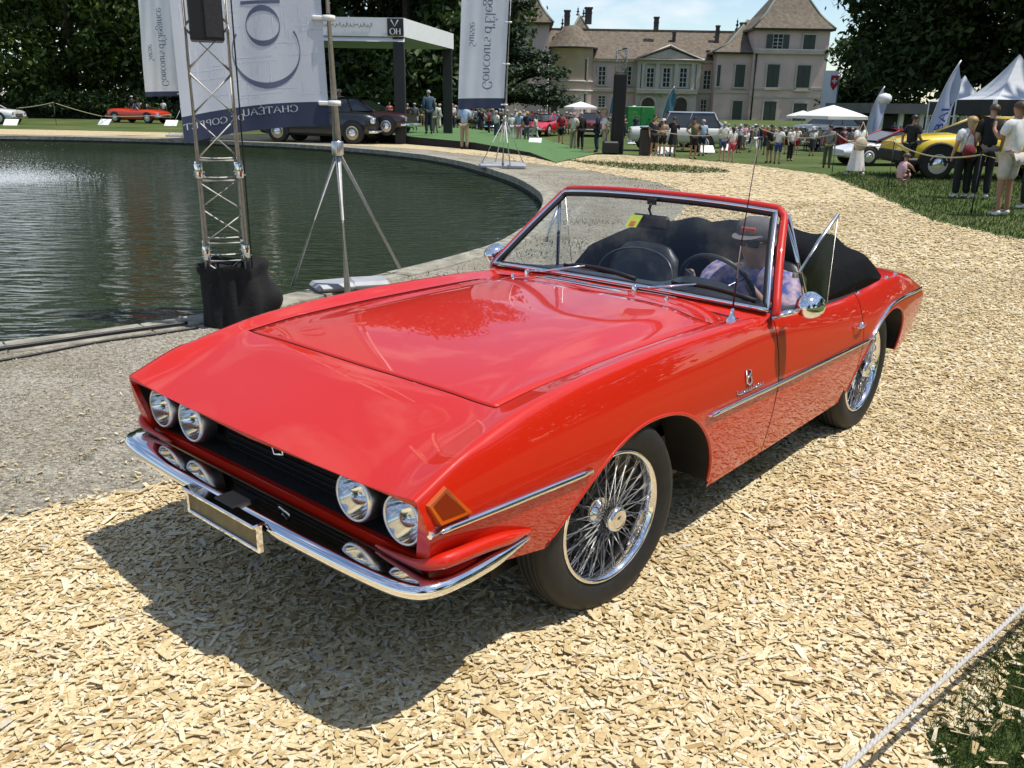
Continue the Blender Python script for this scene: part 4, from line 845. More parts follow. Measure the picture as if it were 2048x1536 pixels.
# main block with pediment
x0, x1, z = wall_block(1190, 1440, 117, 3, 10); zr = mp(1320, 52)[1]
mb = MB(); a, b_ = x0 - 6, x1 + 5; mb.add([(a, 2.5, z), (b_, 2.5, z), (b_, 8, zr), (a, 8, zr), (a, 13.5, z), (b_, 13.5, z)], [(0, 1, 2, 3), (3, 2, 5, 4)]); mb.build('roof', M['rooftile'], man)
band(x0, x1, z - .15, 3, .3, .4); band(x0, x1, mp(1320, 181)[1], 3, .4, .3)
mb = MB(); mb.box(((a + b_) / 2, 8, zr + .05), (b_ - a, .4, .25)); mb.build('roof_ridge', M['rooftile'], man)
px0, px1, pz = wall_block(1279, 1404, 119, 1.6, 2, M['trimstone'], 'portal_wall')
zp = mp(1345, 91)[1]; xc = (px0 + px1) / 2
mb = MB(); mb.add([(px0 - .4, 1.3, pz), (px1 + .4, 1.3, pz), (xc, 1.3, zp), (px0 - .4, 9, pz), (px1 + .4, 9, pz), (xc, 9, zp)], [(0, 1, 2), (0, 2, 5, 3), (2, 1, 4, 5)]); mb.build('pediment_roof', M['rooftile'], man)
mb = MB(); mb.add([(px0 + .6, 1.22, pz + .2), (px1 - .6, 1.22, pz + .2), (xc, 1.22, zp - .35)], [(0, 1, 2)]); mb.build('pediment', M['trimstone'], man)
mb = MB(); mb.tube([(px0 - .5, 1.1, pz), (xc, 1.1, zp + .05)], .2, 6); mb.tube([(px1 + .5, 1.1, pz), (xc, 1.1, zp + .05)], .2, 6); mb.tube([(px0 - .5, 1.1, pz), (px1 + .5, 1.1, pz)], .24, 6); mb.build('pediment_moulding', M['trimstone'], man)
band(px0, px1, mp(1345, 124)[1], 1.6, .35, .3); band(px0, px1, mp(1345, 183)[1], 1.6, .5, .5)
for u in (1282, 1288, 1318, 1356, 1390, 1401):
    x, _ = mp(u, 150); zt = mp(u, 126)[1]; zb = mp(u, 180)[1]; mb = MB(); mb.box((x, 1.5, (zt + zb) / 2), (.5, .35, zt - zb)); mb.build('pilaster', M['trimstone'], man)
for u in (1305, 1338, 1372): win(u, 136, 173, 15, 1.6, 'pane')
for u in (1209, 1262): win(u, 132, 168, 15, 3, 'pane')
win(1425, 140, 177, 15, 3, 'pane'); win(1208, 192, 214, 15, 3, 'pane'); win(1417, 200, 236, 12, 3, 'pane')
for u in (1300, 1366):
    x, zt = mp(u, 195); hw = .85; ar = [(x - hw, 0), (x + hw, 0)] + [(x + hw * math.cos(q), zt - hw + hw * math.sin(q)) for q in np.linspace(0, math.pi, 13)]
    mb = MB(); mb.prism(ar, 0, .12, lambda a, b, c: (a, 1.5 + c, b)); mb.build('arched_door', mat('dark_door', (.05, .035, .03), .5, var=.3, scale=2), man, fix=True)
    mb = MB(); mb.tube([(x - hw - .15, 1.5, 0)] + [(x + (hw + .15) * math.cos(q), 1.5, zt - hw + (hw + .15) * math.sin(q)) for q in np.linspace(math.pi, 0, 13)] + [(x + hw + .15, 1.5, 0)], .18, 6); mb.build('door_arch', M['trimstone'], man)
x, zt = mp(1300, 190); mb = MB()
for k in range(7): mb.tube([(x - 1.6 + k * .5, 1.4, zt + .25 + .35 * math.sin(k * .52)), (x - 1.2 + k * .5, 1.35, zt + .1 + .45 * math.sin((k + 1) * .52))], .16, 6)
mb.build('door_crest', M['trimstone'], man)
for u, v in ((1258, 99), (1430, 104)):
    x, z_ = mp(u, v); mb = MB(); mb.box((x, 4.6, z_), (.55, 1.2, .9)); mb.build('dormer', M['lead'], man); mb = MB(); mb.box((x, 3.98, z_), (.4, .06, .7)); mb.build('dormer_window', M['pane'], man)
# right wing
x0, x1, z = wall_block(1437, 1512, 104, .6, 12); band(x0, x1, z - .15, .6, .3, .4); band(x0, x1, mp(1475, 184)[1], .6, .25, .15)
hip(x0 - .2, x1 + 4, .6, 12.6, z, 4.4, .72, 1.5)
win(1484, 129, 174, 19, .6); win(1478, 202, 250, 19, .6); win(1441, 130, 172, 6, .6, 'shutter')
x0, x1, z = wall_block(1512, 1662, 57, 0, 10); hip(x0, x1, 0, 10, z, 6.6, .55, .3)
band(x0, x1, mp(1585, 104)[1], 0, .5, .4); band(x0, x1, mp(1585, 178)[1], 0, .25, .12); band(x0, x1, mp(1585, 195)[1], 0, .2, .1)
win(1557, 69, 99, 20, 0, 'open'); win(1620, 70, 100, 23, 0); win(1548, 129, 177, 24, 0); win(1609, 131, 180, 26, 0); win(1541, 203, 252, 24, 0); win(1601, 207, 254, 26, 0)
mb = MB(); x, _ = mp(1509, 150); mb.tube([(x, -.15, mp(1509, 106)[1]), (x, -.15, 0)], .12, 6); mb.build('downpipe', M['brick_dark'], man)
# left towers and turret
x0, x1, z = wall_block(985, 1100, 42, 1.5, 9); hip(x0, x1, 1.5, 10.5, z, 7.2, .45, .5)
mb = MB(); xt, zt = mp(1146, 93); rad = 2.9; mb.lathe([(rad, 0), (rad, zt), (rad + .25, zt), (rad + .25, zt + .1)], c=(xt, 3.2, 0), n=32); mb.build('turret_wall', M['plaster'], man)
mb = MB(); zz = mp(1140, 47)[1] - zt; mb.lathe([(rad + .6, 0), (rad + .5, .1), (rad * .92, zz * .30), (rad * .66, zz * .62), (rad * .36, zz * .95), (.3, zz * 1.02), (.05, zz * 1.02)], c=(xt, 3.2, zt), n=32, smooth=True); mb.build('turret_roof', M['rooftile'], man)
mb = MB(); mb.lathe([(rad + .62, -.2), (rad + .62, .02)], c=(xt, 3.2, zt), n=32); mb.build('turret_gutter', M['black'], man)
for v in (162, 181):
    mb = MB(); mb.lathe([(rad + .01, -.12), (rad + .14, -.1), (rad + .14, .1), (rad + .01, .12)], c=(xt, 3.2, mp(1146, v)[1]), n=32); mb.build('turret_band', M['trimstone'], man)
win(1170, 118, 163, 10, .95); win(1113, 184, 228, 19, 1.0); win(1168, 188, 224, 9, .95)
x, z = mp(1168, 20); x0 = mp(1140, 80)[0]; x1 = mp(1200, 80)[0]; hip(x0, x1, 7, 12, mp(1170, 78)[1], mp(1168, 18)[1] - mp(1170, 78)[1], .48, .1)
for u, a, b_, w_ in ((1140, 14, 48, 11), (1185, 8, 40, 13), (1328, 28, 56, 9), (1365, 60, 88, 6), (1457, 46, 90, 7), (1510, 40, 60, 10), (1572, 2, 20, 14)): chim(u, a, b_, w_, 6)
for u, a, b_ in ((1131, 22, 48), (1164, 0, 20), (1176, 4, 24), (1462, 40, 60), (1503, 24, 52)): finial(u, a, b_, 7)
# ================================================================ low grey building and tents on the right
lb = thing('pavilion_building', 'low grey garden building with white posts behind the yellow car', 'building', (at(1850, 240, 48).x, 48, 0)); bx0 = at(1850, 240, 48).x
xa, xb, zt = at(1735, 240, 48).x - bx0, at(1965, 240, 48).x - bx0, at(1850, 222, 48).z
mb = MB(); mb.box(((xa + xb) / 2, 3, zt / 2 - .15), (xb - xa, 5, zt - .3)); mb.build('wall', mat('grey_wall', (.10, .10, .105), .8, var=.2, scale=1), lb)  # plain dark grey wall
mb = MB(); mb.box(((xa + xb) / 2, 2.2, zt + .1), (xb - xa + .8, 7, .5)); mb.build('roof', mat('flat_roof', (.12, .12, .125), .8, var=.2, scale=1), lb)
for k in range(6): mb = MB(); mb.box((xa + .4 + (xb - xa - .8) * k / 5, -.7, zt / 2), (.22, .22, zt)); mb.build('post', M['white'], lb)
M['tent'] = mat('tent_fabric_shaded', (.55, .57, .60), .7, var=.04, scale=2); M['valance'] = mat('tent_valance', (.03, .03, .033), .8, var=.2, scale=3)  # white tent cloth greyed, the shade of the trees put into its colour
def tent(label, u0, u1, veave, uap, vap, Y):
    e = at((u0 + u1) / 2, veave, Y); x0, x1 = at(u0, veave, Y).x, at(u1, veave, Y).x; ap = at(uap, vap, Y + (x1 - x0) / 2); w_ = x1 - x0; ze = e.z
    tn = thing('marquee_tent', label, 'tent', (x0, Y, 0), 0, 'white marquee tents'); rows = []
    for k in range(9):
        f = k / 8; sh = f ** .75; ri = [(0, 0), (w_, 0), (w_, w_), (0, w_), (0, 0)]; rows.append([(w_ / 2 + (x - w_ / 2) * (1 - sh * .985), w_ / 2 + (y - w_ / 2) * (1 - sh * .985), ze + (ap.z - ze) * f ** 1.25) for x, y in ri])
    mb = MB(); mb.grid(rows, smooth=False); mb.build('tent_roof', M['tent'], tn)
    mb = MB(); mb.box((w_ / 2, .0, ze - .25), (w_, .03, .5)); mb.box((.0, w_ / 2, ze - .25), (.03, w_, .5)); mb.build('valance', M['valance'], tn)
    for x, y in ((.03, -.05), (w_ - .03, -.05), (.03, w_), (w_ - .03, w_)): mb = MB(); mb.box((x, y, ze / 2), (.10, .10, ze)); mb.build('tent_leg', M['white'], tn)
    return tn, x0, w_, ze
tn1 = tent('white pointed tent right of the blue feather flag', 1899, 1985, 204, 1972, 152, 34)
tn2 = tent('white pointed tent cut by the right edge of the picture', 1988, 2140, 200, 2090, 110, 30)
# ================================================================ lettering drawn as strokes of a broad pen
def arc(cx, cy, rx, ry, a0, a1, n=16): return [(cx + rx * math.cos(R(a)), cy + ry * math.sin(R(a))) for a in np.linspace(a0, a1, n)]
GL = {
 'C': (1.25, [arc(.68, .75, .60, .78, 48, 312, 22), [(1.08, 1.33), (1.08, 1.0)], [(1.08, .17), (1.08, .45)]]),
 'o': (1.0, [arc(.5, .5, .42, .5, 0, 360, 24)]), 'n': (1.0, [[(.2, 0), (.2, 1)], arc(.5, .62, .3, .38, 175, 0, 10) + [(.8, 0)], [(.08, 0), (.32, 0)], [(.68, 0), (.92, 0)]]),
 'c': (.85, [arc(.5, .5, .42, .5, 50, 310, 20)]), 'u': (1.0, [[(.2, 1)] + arc(.5, .38, .3, .38, 185, 355, 10) + [(.8, 1)], [(.8, .5), (.8, 0), (.95, 0)], [(.08, 1), (.2, 1)], [(.68, 1), (.8, 1)]]),
 'r': (.7, [[(.2, 0), (.2, 1)], arc(.5, .65, .3, .35, 170, 50, 6), [(.08, 0), (.34, 0)]]), 's': (.7, [arc(.36, .74, .26, .26, 40, 240, 10) + arc(.36, .26, .28, .26, 75, -140, 12)]),
 'd': (1.0, [arc(.45, .5, .38, .5, 0, 360, 22), [(.83, 1.6), (.83, 0), (.97, 0)], [(.7, 1.6), (.83, 1.6)]]), "'": (.35, [[(.2, 1.6), (.15, 1.25)]]),
 'E': (1.05, [[(.2, 0), (.2, 1.5)], [(.08, 1.5), (.92, 1.5), (.92, 1.25)], [(.2, .78), (.7, .78)], [(.08, 0), (.95, 0), (.95, .28)], [(.45, 1.7), (.7, 1.95)]]),
 'l': (.45, [[(.22, 0), (.22, 1.6)], [(.1, 0), (.35, 0)], [(.1, 1.6), (.22, 1.6)]]), 'e': (.9, [arc(.5, .5, .40, .5, 0, 315, 20), [(.1, .52), (.9, .52)]]), 'g': (.95, [arc(.45, .62, .32, .38, 0, 360, 18), [(.75, .95), (.92, 1.05)], arc(.45, -.22, .38, .26, 100, 440, 16)]),
 'a': (.9, [arc(.4, .3, .3, .3, 0, 360, 14), arc(.42, .7, .28, .3, 160, 0, 8) + [(.7, 0), (.85, 0)]]), 'S': (.95, [arc(.46, 1.12, .34, .38, 40, 250, 12) + arc(.46, .38, .36, .40, 75, -140, 14)]), 'i': (.42, [[(.2, 0), (.2, 1)], [(.17, 1.4), (.23, 1.4)], [(.08, 0), (.34, 0)]]), ' ': (.5, []),
 'H': (1.2, [[(.2, 0), (.2, 1.5)], [(1.0, 0), (1.0, 1.5)], [(.2, .78), (1.0, .78)]]), 'A': (1.2, [[(.08, 0), (.6, 1.55), (1.12, 0)], [(.3, .55), (.9, .55)]]), 'T': (1.1, [[(.55, 0), (.55, 1.5)], [(.08, 1.2), (.08, 1.5), (1.02, 1.5), (1.02, 1.2)]]), 'U': (1.15, [[(.2, 1.5)] + arc(.57, .45, .37, .45, 180, 360, 10) + [(.94, 1.5)]]),
 'D': (1.15, [[(.2, 0), (.2, 1.5)], [(.2, 1.5)] + arc(.3, .75, .75, .75, 80, -80, 14) + [(.2, 0)]]), 'O': (1.3, [arc(.65, .75, .56, .78, 0, 360, 24)]), 'P': (1.0, [[(.2, 0), (.2, 1.5)], [(.2, 1.5)] + arc(.4, 1.1, .42, .4, 80, -80, 10) + [(.2, .7)]]), 'B': (1.05, [[(.2, 0), (.2, 1.5)], [(.2, 1.5)] + arc(.4, 1.14, .36, .36, 80, -80, 10) + [(.2, .78)] + arc(.4, .39, .45, .39, 80, -80, 10) + [(.2, 0)]]), 'L': (.9, [[(.2, 1.5), (.2, 0), (.82, 0), (.82, .25)]]), 'I': (.5, [[(.25, 0), (.25, 1.5)]]), 'V': (1.2, [[(.08, 1.5), (.6, 0), (1.12, 1.5)]]),
}
def letters(txt, thick=.17, hair=.05, place=lambda s, t: (s, 0, t), gap=.06):
    """quads for a word; place maps text coordinates (x-height 1) to a point"""
    V, Fc = [], []; s0 = 0
    for ch in txt:
        w_, strokes = GL[ch]
        for st in strokes:
            P = np.array(st, float); P[:, 0] += s0; d = np.gradient(P, axis=0); d /= np.linalg.norm(d, axis=1)[:, None] + 1e-9
            hw = (hair + (thick - hair) * np.abs(d[:, 1]) ** 1.5) / 2; n_ = np.stack([-d[:, 1], d[:, 0]], 1) * hw[:, None]; b_ = len(V)
            for p, q in zip(P, n_): V += [place(*(p - q)), place(*(p + q))]
            Fc += [(b_ + 2 * k, b_ + 2 * k + 2, b_ + 2 * k + 3, b_ + 2 * k + 1) for k in range(len(P) - 1)]
        s0 += w_ + gap
    return V, Fc, s0
# ================================================================ truss tower by the pond
tw = thing('truss_tower', 'silver square lattice truss tower beside the pond', 'truss', (-2.26, 6.26, 0), math.atan2(.09, .26)); S_ = .28
corners = [(0, 0), (S_, 0), (S_, S_), (0, S_)]
M['truss'] = mat('truss_aluminium', (.64, .62, .58), .5, 0.1, var=.12, scale=30)
for x, y in corners: mb = MB(); mb.tube([(x, y, 0), (x, y, 4.2)], .0255, 14); mb.build('truss_chord', M['truss'], tw)
br = MB()
for z in (.50, .63, 1.08, 1.22, 2.72, 2.85):
    for k in range(4):
        a, b_ = corners[k], corners[(k + 1) % 4]; mb = MB(); mb.tube([(a[0], a[1], z), (b_[0], b_[1], z)], .011, 8); mb.build('truss_rung', M['truss'], tw)
for z0, z1, n_ in ((0, .50, 2), (.63, 1.08, 2), (1.22, 2.72, 5), (2.85, 4.2, 5)):
    for k in range(4):
        a, b_ = corners[k], corners[(k + 1) % 4]
        for q in range(n_):
            za, zb = z0 + (z1 - z0) * q / n_, z0 + (z1 - z0) * (q + 1) / n_; A, B = ((a, b_) if (q + k) % 2 == 0 else (b_, a)); mb = MB(); mb.tube([(A[0], A[1], za + .015), (B[0], B[1], zb - .015)], .0095, 8); mb.build('truss_brace', M['truss'], tw)
for z in (.565, 1.15, 2.785):
    for x, y in corners: mb = MB(); mb.lathe([(.0262, -.05), (.028, -.045), (.028, .045), (.0262, .05)], c=(x, y, z), n=14); mb.tube([(x - .04, y, z - .03), (x + .04, y, z - .03)], .006, 6); mb.tube([(x, y - .04, z + .03), (x, y + .04, z + .03)], .006, 6); mb.build('truss_coupler', M['chrome'], tw)
mb = MB(); mb.tube([(S_ + .035, .02, z) for z in np.linspace(.1, 4.2, 30)], .006, 6); mb.build('cable', M['black'], tw)
sp = thing('loudspeaker', 'black loudspeaker box held high inside the truss tower', 'loudspeaker', (-2.26, 6.26, 2.02), math.atan2(.09, .26))
mb = MB(); mb.box((.14, .115, .45), (.225, .29, .9), bev=.01); mb.build('cabinet', M['black'], sp); mb = MB(); mb.box((.19, -.035, .45), (.11, .01, .86)); mb.build('grille', mat('speaker_grille', (.03, .03, .032), .7, var=.2, scale=60), sp)
# black cloth sleeve at the foot of the tower
sl = thing('black_cloth_cover', 'black cloth sleeve gathered round the foot of the truss tower', 'cloth', (-2.13, 6.42, 0), 0); rows = []
for z in np.linspace(0, .47, 14):
    row = []
    for a in np.linspace(0, 2 * math.pi, 61):
        c_, s_ = math.cos(a), math.sin(a); q = .215 / max(abs(c_), abs(s_)) ** .55; f = .012 * math.sin(a * 9 + z * 6) + .008 * math.sin(a * 17 + 1 - z * 9); bl = .13 * math.exp(-((a - .05) / .55) ** 2) * math.exp(-((z - .20) / .16) ** 2) + .13 * math.exp(-((a - 6.28 - .05) / .55) ** 2) * math.exp(-((z - .20) / .16) ** 2); q += f + bl + .02 * (z > .42); row.append((q * c_, q * s_, z + .012 * math.sin(a * 5 + 2) * (z > .38)))
    rows.append(row)
mb = MB(); mb.grid(rows); mb.add([(.13 * p[0] / .25, .13 * p[1] / .25, .44) for p in rows[-1][:-1]], []); mb.build('cloth', M['blackcloth'], sl)
mb = MB(); mb.grid([[(p[0], p[1], p[2]) for p in rows[-1]], [(p[0] * .6, p[1] * .6, .40) for p in rows[-1]]]); mb.build('cloth_hem', M['blackcloth'], sl)
# cables lying on the kerb
M['cable'] = mat('black_cable', (.012, .012, .014), .5)
for lab, pts, r_ in (('thick black cable lying along the near pond kerb', ((-6, 3.95), (-4.4, 4.75), (-3.45, 5.45), (-2.85, 5.95), (-2.45, 6.25)), .014), ('thin black cable crossing the gravel below the kerb', ((-6, 3.7), (-4.4, 4.55), (-3.4, 5.2), (-2.9, 5.75), (-2.6, 5.98), (-2.35, 6.2)), .009)):
    mb = MB(); mb.tube([(p[0], p[1], .036 if r_ > .01 else .014) for p in crom(pts, 8)], r_, 8); tag(mb.build('cable', M['cable']), lab, 'cable')
# ================================================================ banners on weighted stands
M['cloth'] = mat('banner_cloth', (.90, .91, .97), .75, var=.05, scale=3); M['cloth_pat'] = mat('banner_print', (.60, .63, .76), .75)
M['navy'] = mat('banner_navy', (.075, .095, .16), .7, var=.12, scale=5); M['ink'] = mat('banner_ink', (.10, .12, .20), .7); M['ink_pale'] = mat('banner_pale_ink', (.42, .45, .52), .7)
for k in ('cloth', 'navy'):
    t_ = M[k].node_tree; b0 = t_.nodes['Principled BSDF']; tl = N(t_, 'ShaderNodeBsdfTranslucent'); tl.inputs[0].default_value = (.92, .94, 1, 1) if k == 'cloth' else (.05, .06, .11, 1); mx = N(t_, 'ShaderNodeMixShader'); mx.inputs[0].default_value = .6; o_ = t_.nodes['Material Output']; t_.links.new(b0.outputs[0], mx.inputs[1]); t_.links.new(tl.outputs[0], mx.inputs[2]); t_.links.new(mx.outputs[0], o_.inputs['Surface'])
def banner(label, base, ang, w_, z0, z1, blow, sag, lean, big=False, slab=True, feet=None, rings=(1.62, 2.27), seed=1, zoff=.0, band=.13):
    """cloth hangs from the pole towards angle ang; blow pushes the free edge sideways"""
    t = thing('banner_stand', label, 'banner', base, 0, 'event banners around the pond'); d = Vector((math.cos(ang), math.sin(ang), 0)); nrm = Vector((-d.y, d.x, 0)); ln = Vector((lean[0], lean[1], 0))
    def pt(s, z, off=0.0):   # s 0..1 from pole outward, z height
        f = s; wv = .035 * math.sin(s * 9 + z * 1.7 + seed) * s + .02 * math.sin(s * 21 + seed * 2 + z * .8) * s
        p = ln * z + d * (.05 + w_ * s) + nrm * (blow * s * s * max(0, 1 - (z - z0) / (z1 - z0) * .8) + wv + off); p.z = z - sag * s * s * (1 - .75 * (z - z0) / (z1 - z0)) + zoff; return p
    zs = np.linspace(z0 + band, z1, 30); ss = np.linspace(0, 1, 28)
    mb = MB(); mb.grid([[pt(s, z) for s in ss] for z in zs]); mb.build('banner_cloth', M['cloth'], t)
    mb = MB(); mb.grid([[pt(s, z) for s in ss] for z in np.linspace(z0, z0 + band, 5)]); mb.build('navy_band', M['navy'], t)
    so_ = -1 if True else 1
    eps = .004
    side = -1 if nrm.y > 0 else 1
    if big:
        C0 = lambda cx, cz, rx, rz, a0, a1, th, tk: [((cx + (rx - (th if 1 else 0) * q) * math.cos(R(a))), cz + rz * math.sin(R(a)) + 0) for q in (0,) for a in np.linspace(a0, a1, 40)]
        def ring(cs, cz, r_, a0, a1, tmax, tmin, n_=44, m=M['ink'], name='lettering'):
            G_ = []
            for a in np.linspace(a0, a1, n_):
                tk = tmin + (tmax - tmin) * abs(math.sin(R(a))) ** 2.2
                G_.append([pt(cs + (r_ - q * tk) * math.cos(R(a)) / w_, cz + (r_ - q * tk) * math.sin(R(a)), side * eps) for q in (-.5, .5)])
            mb = MB(); mb.grid(G_); mb.build(name, m, t)
        ring(.405, 2.03, .26, -212, 32, .045, .006); ring(.415, 2.215, .13, 0, 360, .042, .006)
        mb = MB(); mb.grid([[pt(.285 + .27 * q, z, side * eps) for q in np.linspace(0, 1, 8)] for z in (2.375, 2.40)]); mb.build('lettering', M['ink'], t)
        ring(.415, 2.50, .12, 10, 170, .04, .01)
        V, Fc, L_ = letters('CHATEAU', .18, .07); pl = lambda s, tt: pt(.22 + s * .046, z0 + band - .072 + tt * .034, side * eps)
        V, Fc, _ = letters('CHATEAU', .2, .09, pl); mb = MB(); mb.add(V, Fc); mb.build('band_lettering', M['ink_pale'], t)['kind'] = 'stuff'
        pl = lambda s, tt: pt(.60 + s * .040, z0 + band - .10 + tt * .030, side * eps); V, Fc, _ = letters('DE COPPET', .2, .09, pl); mb = MB(); mb.add(V, Fc); mb.build('band_lettering', M['ink_pale'], t)['kind'] = 'stuff'
        # pale engraving of a facade printed on the cloth
        mb = MB(); rr = random.Random(5)
        for k in range(26):
            z = z0 + band + .06 + rr.random() * .85; s0 = rr.random() * .7; l_ = rr.uniform(.12, .3); mb.grid([[pt(s0 + l_ * q, z + e, side * .002) for q in np.linspace(0, 1, 8)] for e in (0, .005)])
        for k in range(40):
            s0 = rr.random() * .95; za = z0 + band + .03 + rr.random() * .6; h_ = rr.uniform(.05, .22); mb.grid([[pt(s0 + e, za + h_ * q, side * .002) for e in (0, .006)] for q in np.linspace(0, 1, 6)])
        mb.build('printed_engraving', M['cloth_pat'], t)['kind'] = 'stuff'
    else:
        sc_ = .165 * w_ / 1.25
        pl = lambda s, tt: pt(1 - (.62 - 0 * s) + (-tt * sc_) / w_ + .10, z0 + band + .22 + s * sc_, side * .02)
        V, Fc, _ = letters("Concours d'Elegance", .2, .07, pl); mb = MB(); mb.add(V, Fc); mb.build('lettering', M['ink'], t)['kind'] = 'stuff'
        pl = lambda s, tt: pt(.80 - tt * sc_ * .72 / w_, z0 + band + 1.25 + s * sc_ * .72, side * .02)
        V, Fc, _ = letters('Suisse', .2, .07, pl); mb = MB(); mb.add(V, Fc); mb.build('lettering', M['ink'], t)['kind'] = 'stuff'
    # pole, legs, feet
    mb = MB(); mb.tube([(0, 0, .02), ln * 1.3 + Vector((0, 0, 1.3))], .030, 14); mb.tube([ln * 1.3 + Vector((0, 0, 1.3)), ln * z1 + Vector((0, 0, z1 + .2))], .036, 14); mb.build('pole', M['steel'], t)
    mb = MB(); mb.lathe([(.042, -.06), (.05, -.05), (.05, .05), (.042, .06)], c=tuple(ln * 1.26 + Vector((0, 0, 1.26))), n=14); mb.build('leg_collar', M['alu'], t)
    fts = feet or [(.62 * math.cos(a), .62 * math.sin(a)) for a in (R(20), R(110), R(200), R(290))]
    for x, y in fts: mb = MB(); mb.tube([tuple(ln * 1.26 + Vector((0, 0, 1.24))), (x, y, .06)], .016, 10); mb.build('leg', M['steel'], t)
    for z in rings:
        mb = MB(); c_ = ln * z + Vector((0, 0, z)); mb.lathe([(.042, -.022), (.055, -.018), (.055, .018), (.042, .022)], c=tuple(c_), n=16); mb.box(tuple(c_ + d * .08), (.10, .05, .035), rz=ang, bev=.008); mb.build('clamp_ring', M['white'], t)
    if slab:
        for k, (x, y, rz) in enumerate(((-.32, -.25, .1), (.33, -.28, -.05), (.3, .32, .08), (-.3, .3, -.06))): mb = MB(); mb.box((x, y, .055), (.60, .52, .11), rz=rz, bev=.03); mb.build('ballast_slab', mat('ballast_plastic', (.36, .37, .39), .5, var=.12, scale=6) if k == 0 and 'slab' not in M else M.setdefault('slab', mat('ballast_plastic_b', (.36, .37, .39), .5, var=.12, scale=6)), t)
    return t
banner('large pale banner on a tripod pole behind the truss tower', (-1.47, 7.45, 0), R(190), 1.12, 1.44, 3.6, .22, .14, (-.024, 0), True, False, [(-.51, .09), (.33, 1.03), (.04, -.18)], seed=2, band=.19)
M.setdefault('slab', mat('ballast_plastic_b', (.36, .37, .39), .5, var=.12, scale=6))
for o_ in [x for x in bpy.data.objects if x.name.startswith('banner_stand')]:
    for k, (x, y, rz) in enumerate(((-.16, .14, .5), (.14, .30, .35))): mb = MB(); mb.box((x, y, .06), (.36, .30, .07), rz=rz, bev=.03); mb.build('ballast_slab', M['slab'], o_)
banner('narrow pale banner on a weighted stand at the far bend of the pond', (-.35, 23.6, 0), R(184), 1.20, 1.50, 6.0, .2, .03, (.040, 0), seed=4, rings=(1.6, 2.6, 3.6), band=.26)
banner('narrow pale banner across the pond left of the large banner', (-14.7, 39.3, 0), R(183), 1.35, 1.70, 7.0, .3, .05, (.02, 0), seed=6, rings=(1.8, 3, 4.2), band=.2)
# ================================================================ stage with green carpet and the white roofed pavilion
M['carpet'] = mat('green_carpet', (.085, .175, .055), .95, var=.08, scale=2, bump=.2, bscale=80)
stp = [(gp(640, 283), .32), (gp(760, 284), .32), (gp(950, 300), .25), (gp(1060, 313), .12), (gp(1112, 327), .02), (gp(1190, 309), .02), (gp(1080, 281), .12), (gp(930, 268), .3), (gp(640, 262), .32)]
st = thing('stage', 'low black sided stage covered with green carpet', 'stage'); n_ = len(stp)
mb = MB(); mb.add([(p.x, p.y, h + .012) for p, h in stp], [tuple(range(n_))]); mb.build('carpet', M['carpet'], st)
mb = MB(); mb.add([(p.x, p.y, -.02) for p, h in stp] + [(p.x, p.y, h) for p, h in stp], [(i, (i + 1) % n_, n_ + (i + 1) % n_, n_ + i) for i in range(n_)]); mb.build('stage_skirt', M['blackcloth'], st)
pv = thing('canopy_pavilion', 'open pavilion with white flat roof on black square posts', 'pavilion')
A, B = Vector((-4.65, 36.0, 0)), Vector((-3.3, 43.2, 0)); fd = (Vector((-7.06, 33, 0)) - Vector((-4.38, 33, 0))).normalized(); bk = (B - A); Cc = A + fd * 8.0; Dd = Cc + bk
zb, zt = 4.02, 4.70
mb = MB(); P = [A, B, Dd, Cc]; out_ = [p + (p - (A + B + Cc + Dd) / 4).normalized() * .35 for p in P]
mb.add([(p.x, p.y, zb) for p in out_] + [(p.x, p.y, zt) for p in out_], [(0, 1, 5, 4), (1, 2, 6, 5), (2, 3, 7, 6), (3, 0, 4, 7), (4, 5, 6, 7)]); mb.build('roof_fascia', M['white'], pv, fix=True)
mb = MB(); mb.add([(p.x, p.y, zb + .05) for p in out_] + [(p.x, p.y, zb - .02) for p in out_], [(3, 2, 1, 0), (4, 5, 6, 7)]); mb.build('roof_soffit', mat('soffit', (.30, .31, .31), .7), pv)
mb = MB(); e0, e1 = out_[0], out_[3]; dn = Vector((0, -1, 0))
mb.add([tuple(Vector((e0.x, e0.y, zb - .18)) + fd * -.02), tuple(Vector((e1.x, e1.y, zb - .18))), tuple(Vector((e1.x, e1.y, zb + .01)) + dn * -.1), tuple(Vector((e0.x, e0.y, zb + .01)) + dn * -.1)], [(0, 1, 2, 3)]); mb.build('roof_edge', M['white'], pv)
for p in P: mb = MB(); mb.box((p.x, p.y, zb / 2 - .1), (.42, .42, zb + .2)); mb.build('post', M['black'], pv)
lg = out_[0] + fd * .32; mb = MB(); mb.box((lg.x, lg.y - .06, (zb + zt) / 2), (.62, .06, .62)); mb.build('logo_panel', M['black'], pv)
V, Fc, _ = letters('V', .25, .1, lambda s, t_: (lg.x - .18 + s * .26, lg.y - .1, (zb + zt) / 2 + .02 + t_ * .16)); V2, F2, _ = letters('OH', .25, .1, lambda s, t_: (lg.x - .22 + s * .17, lg.y - .1, (zb + zt) / 2 - .26 + t_ * .14)); mb = MB(); mb.add(V, Fc); mb.add(V2, F2); mb.build('logo_lettering', M['white'], pv)['kind'] = 'stuff'
mb = MB(); sq = []
for k in range(90):
    q = k / 89; p = out_[0] + fd * (3.3 - 2.1 * q) ; sq.append((p.x + .02 * math.cos(k * 1.1), p.y - .02, (zb + zt) / 2 + .05 + .07 * math.sin(k * 1.1) + .08 * math.sin(k * .23) ** 8))
mb.tube(sq, .014, 5); mb.build('fascia_script', mat('faded_ink', (.25, .25, .26), .7), pv)
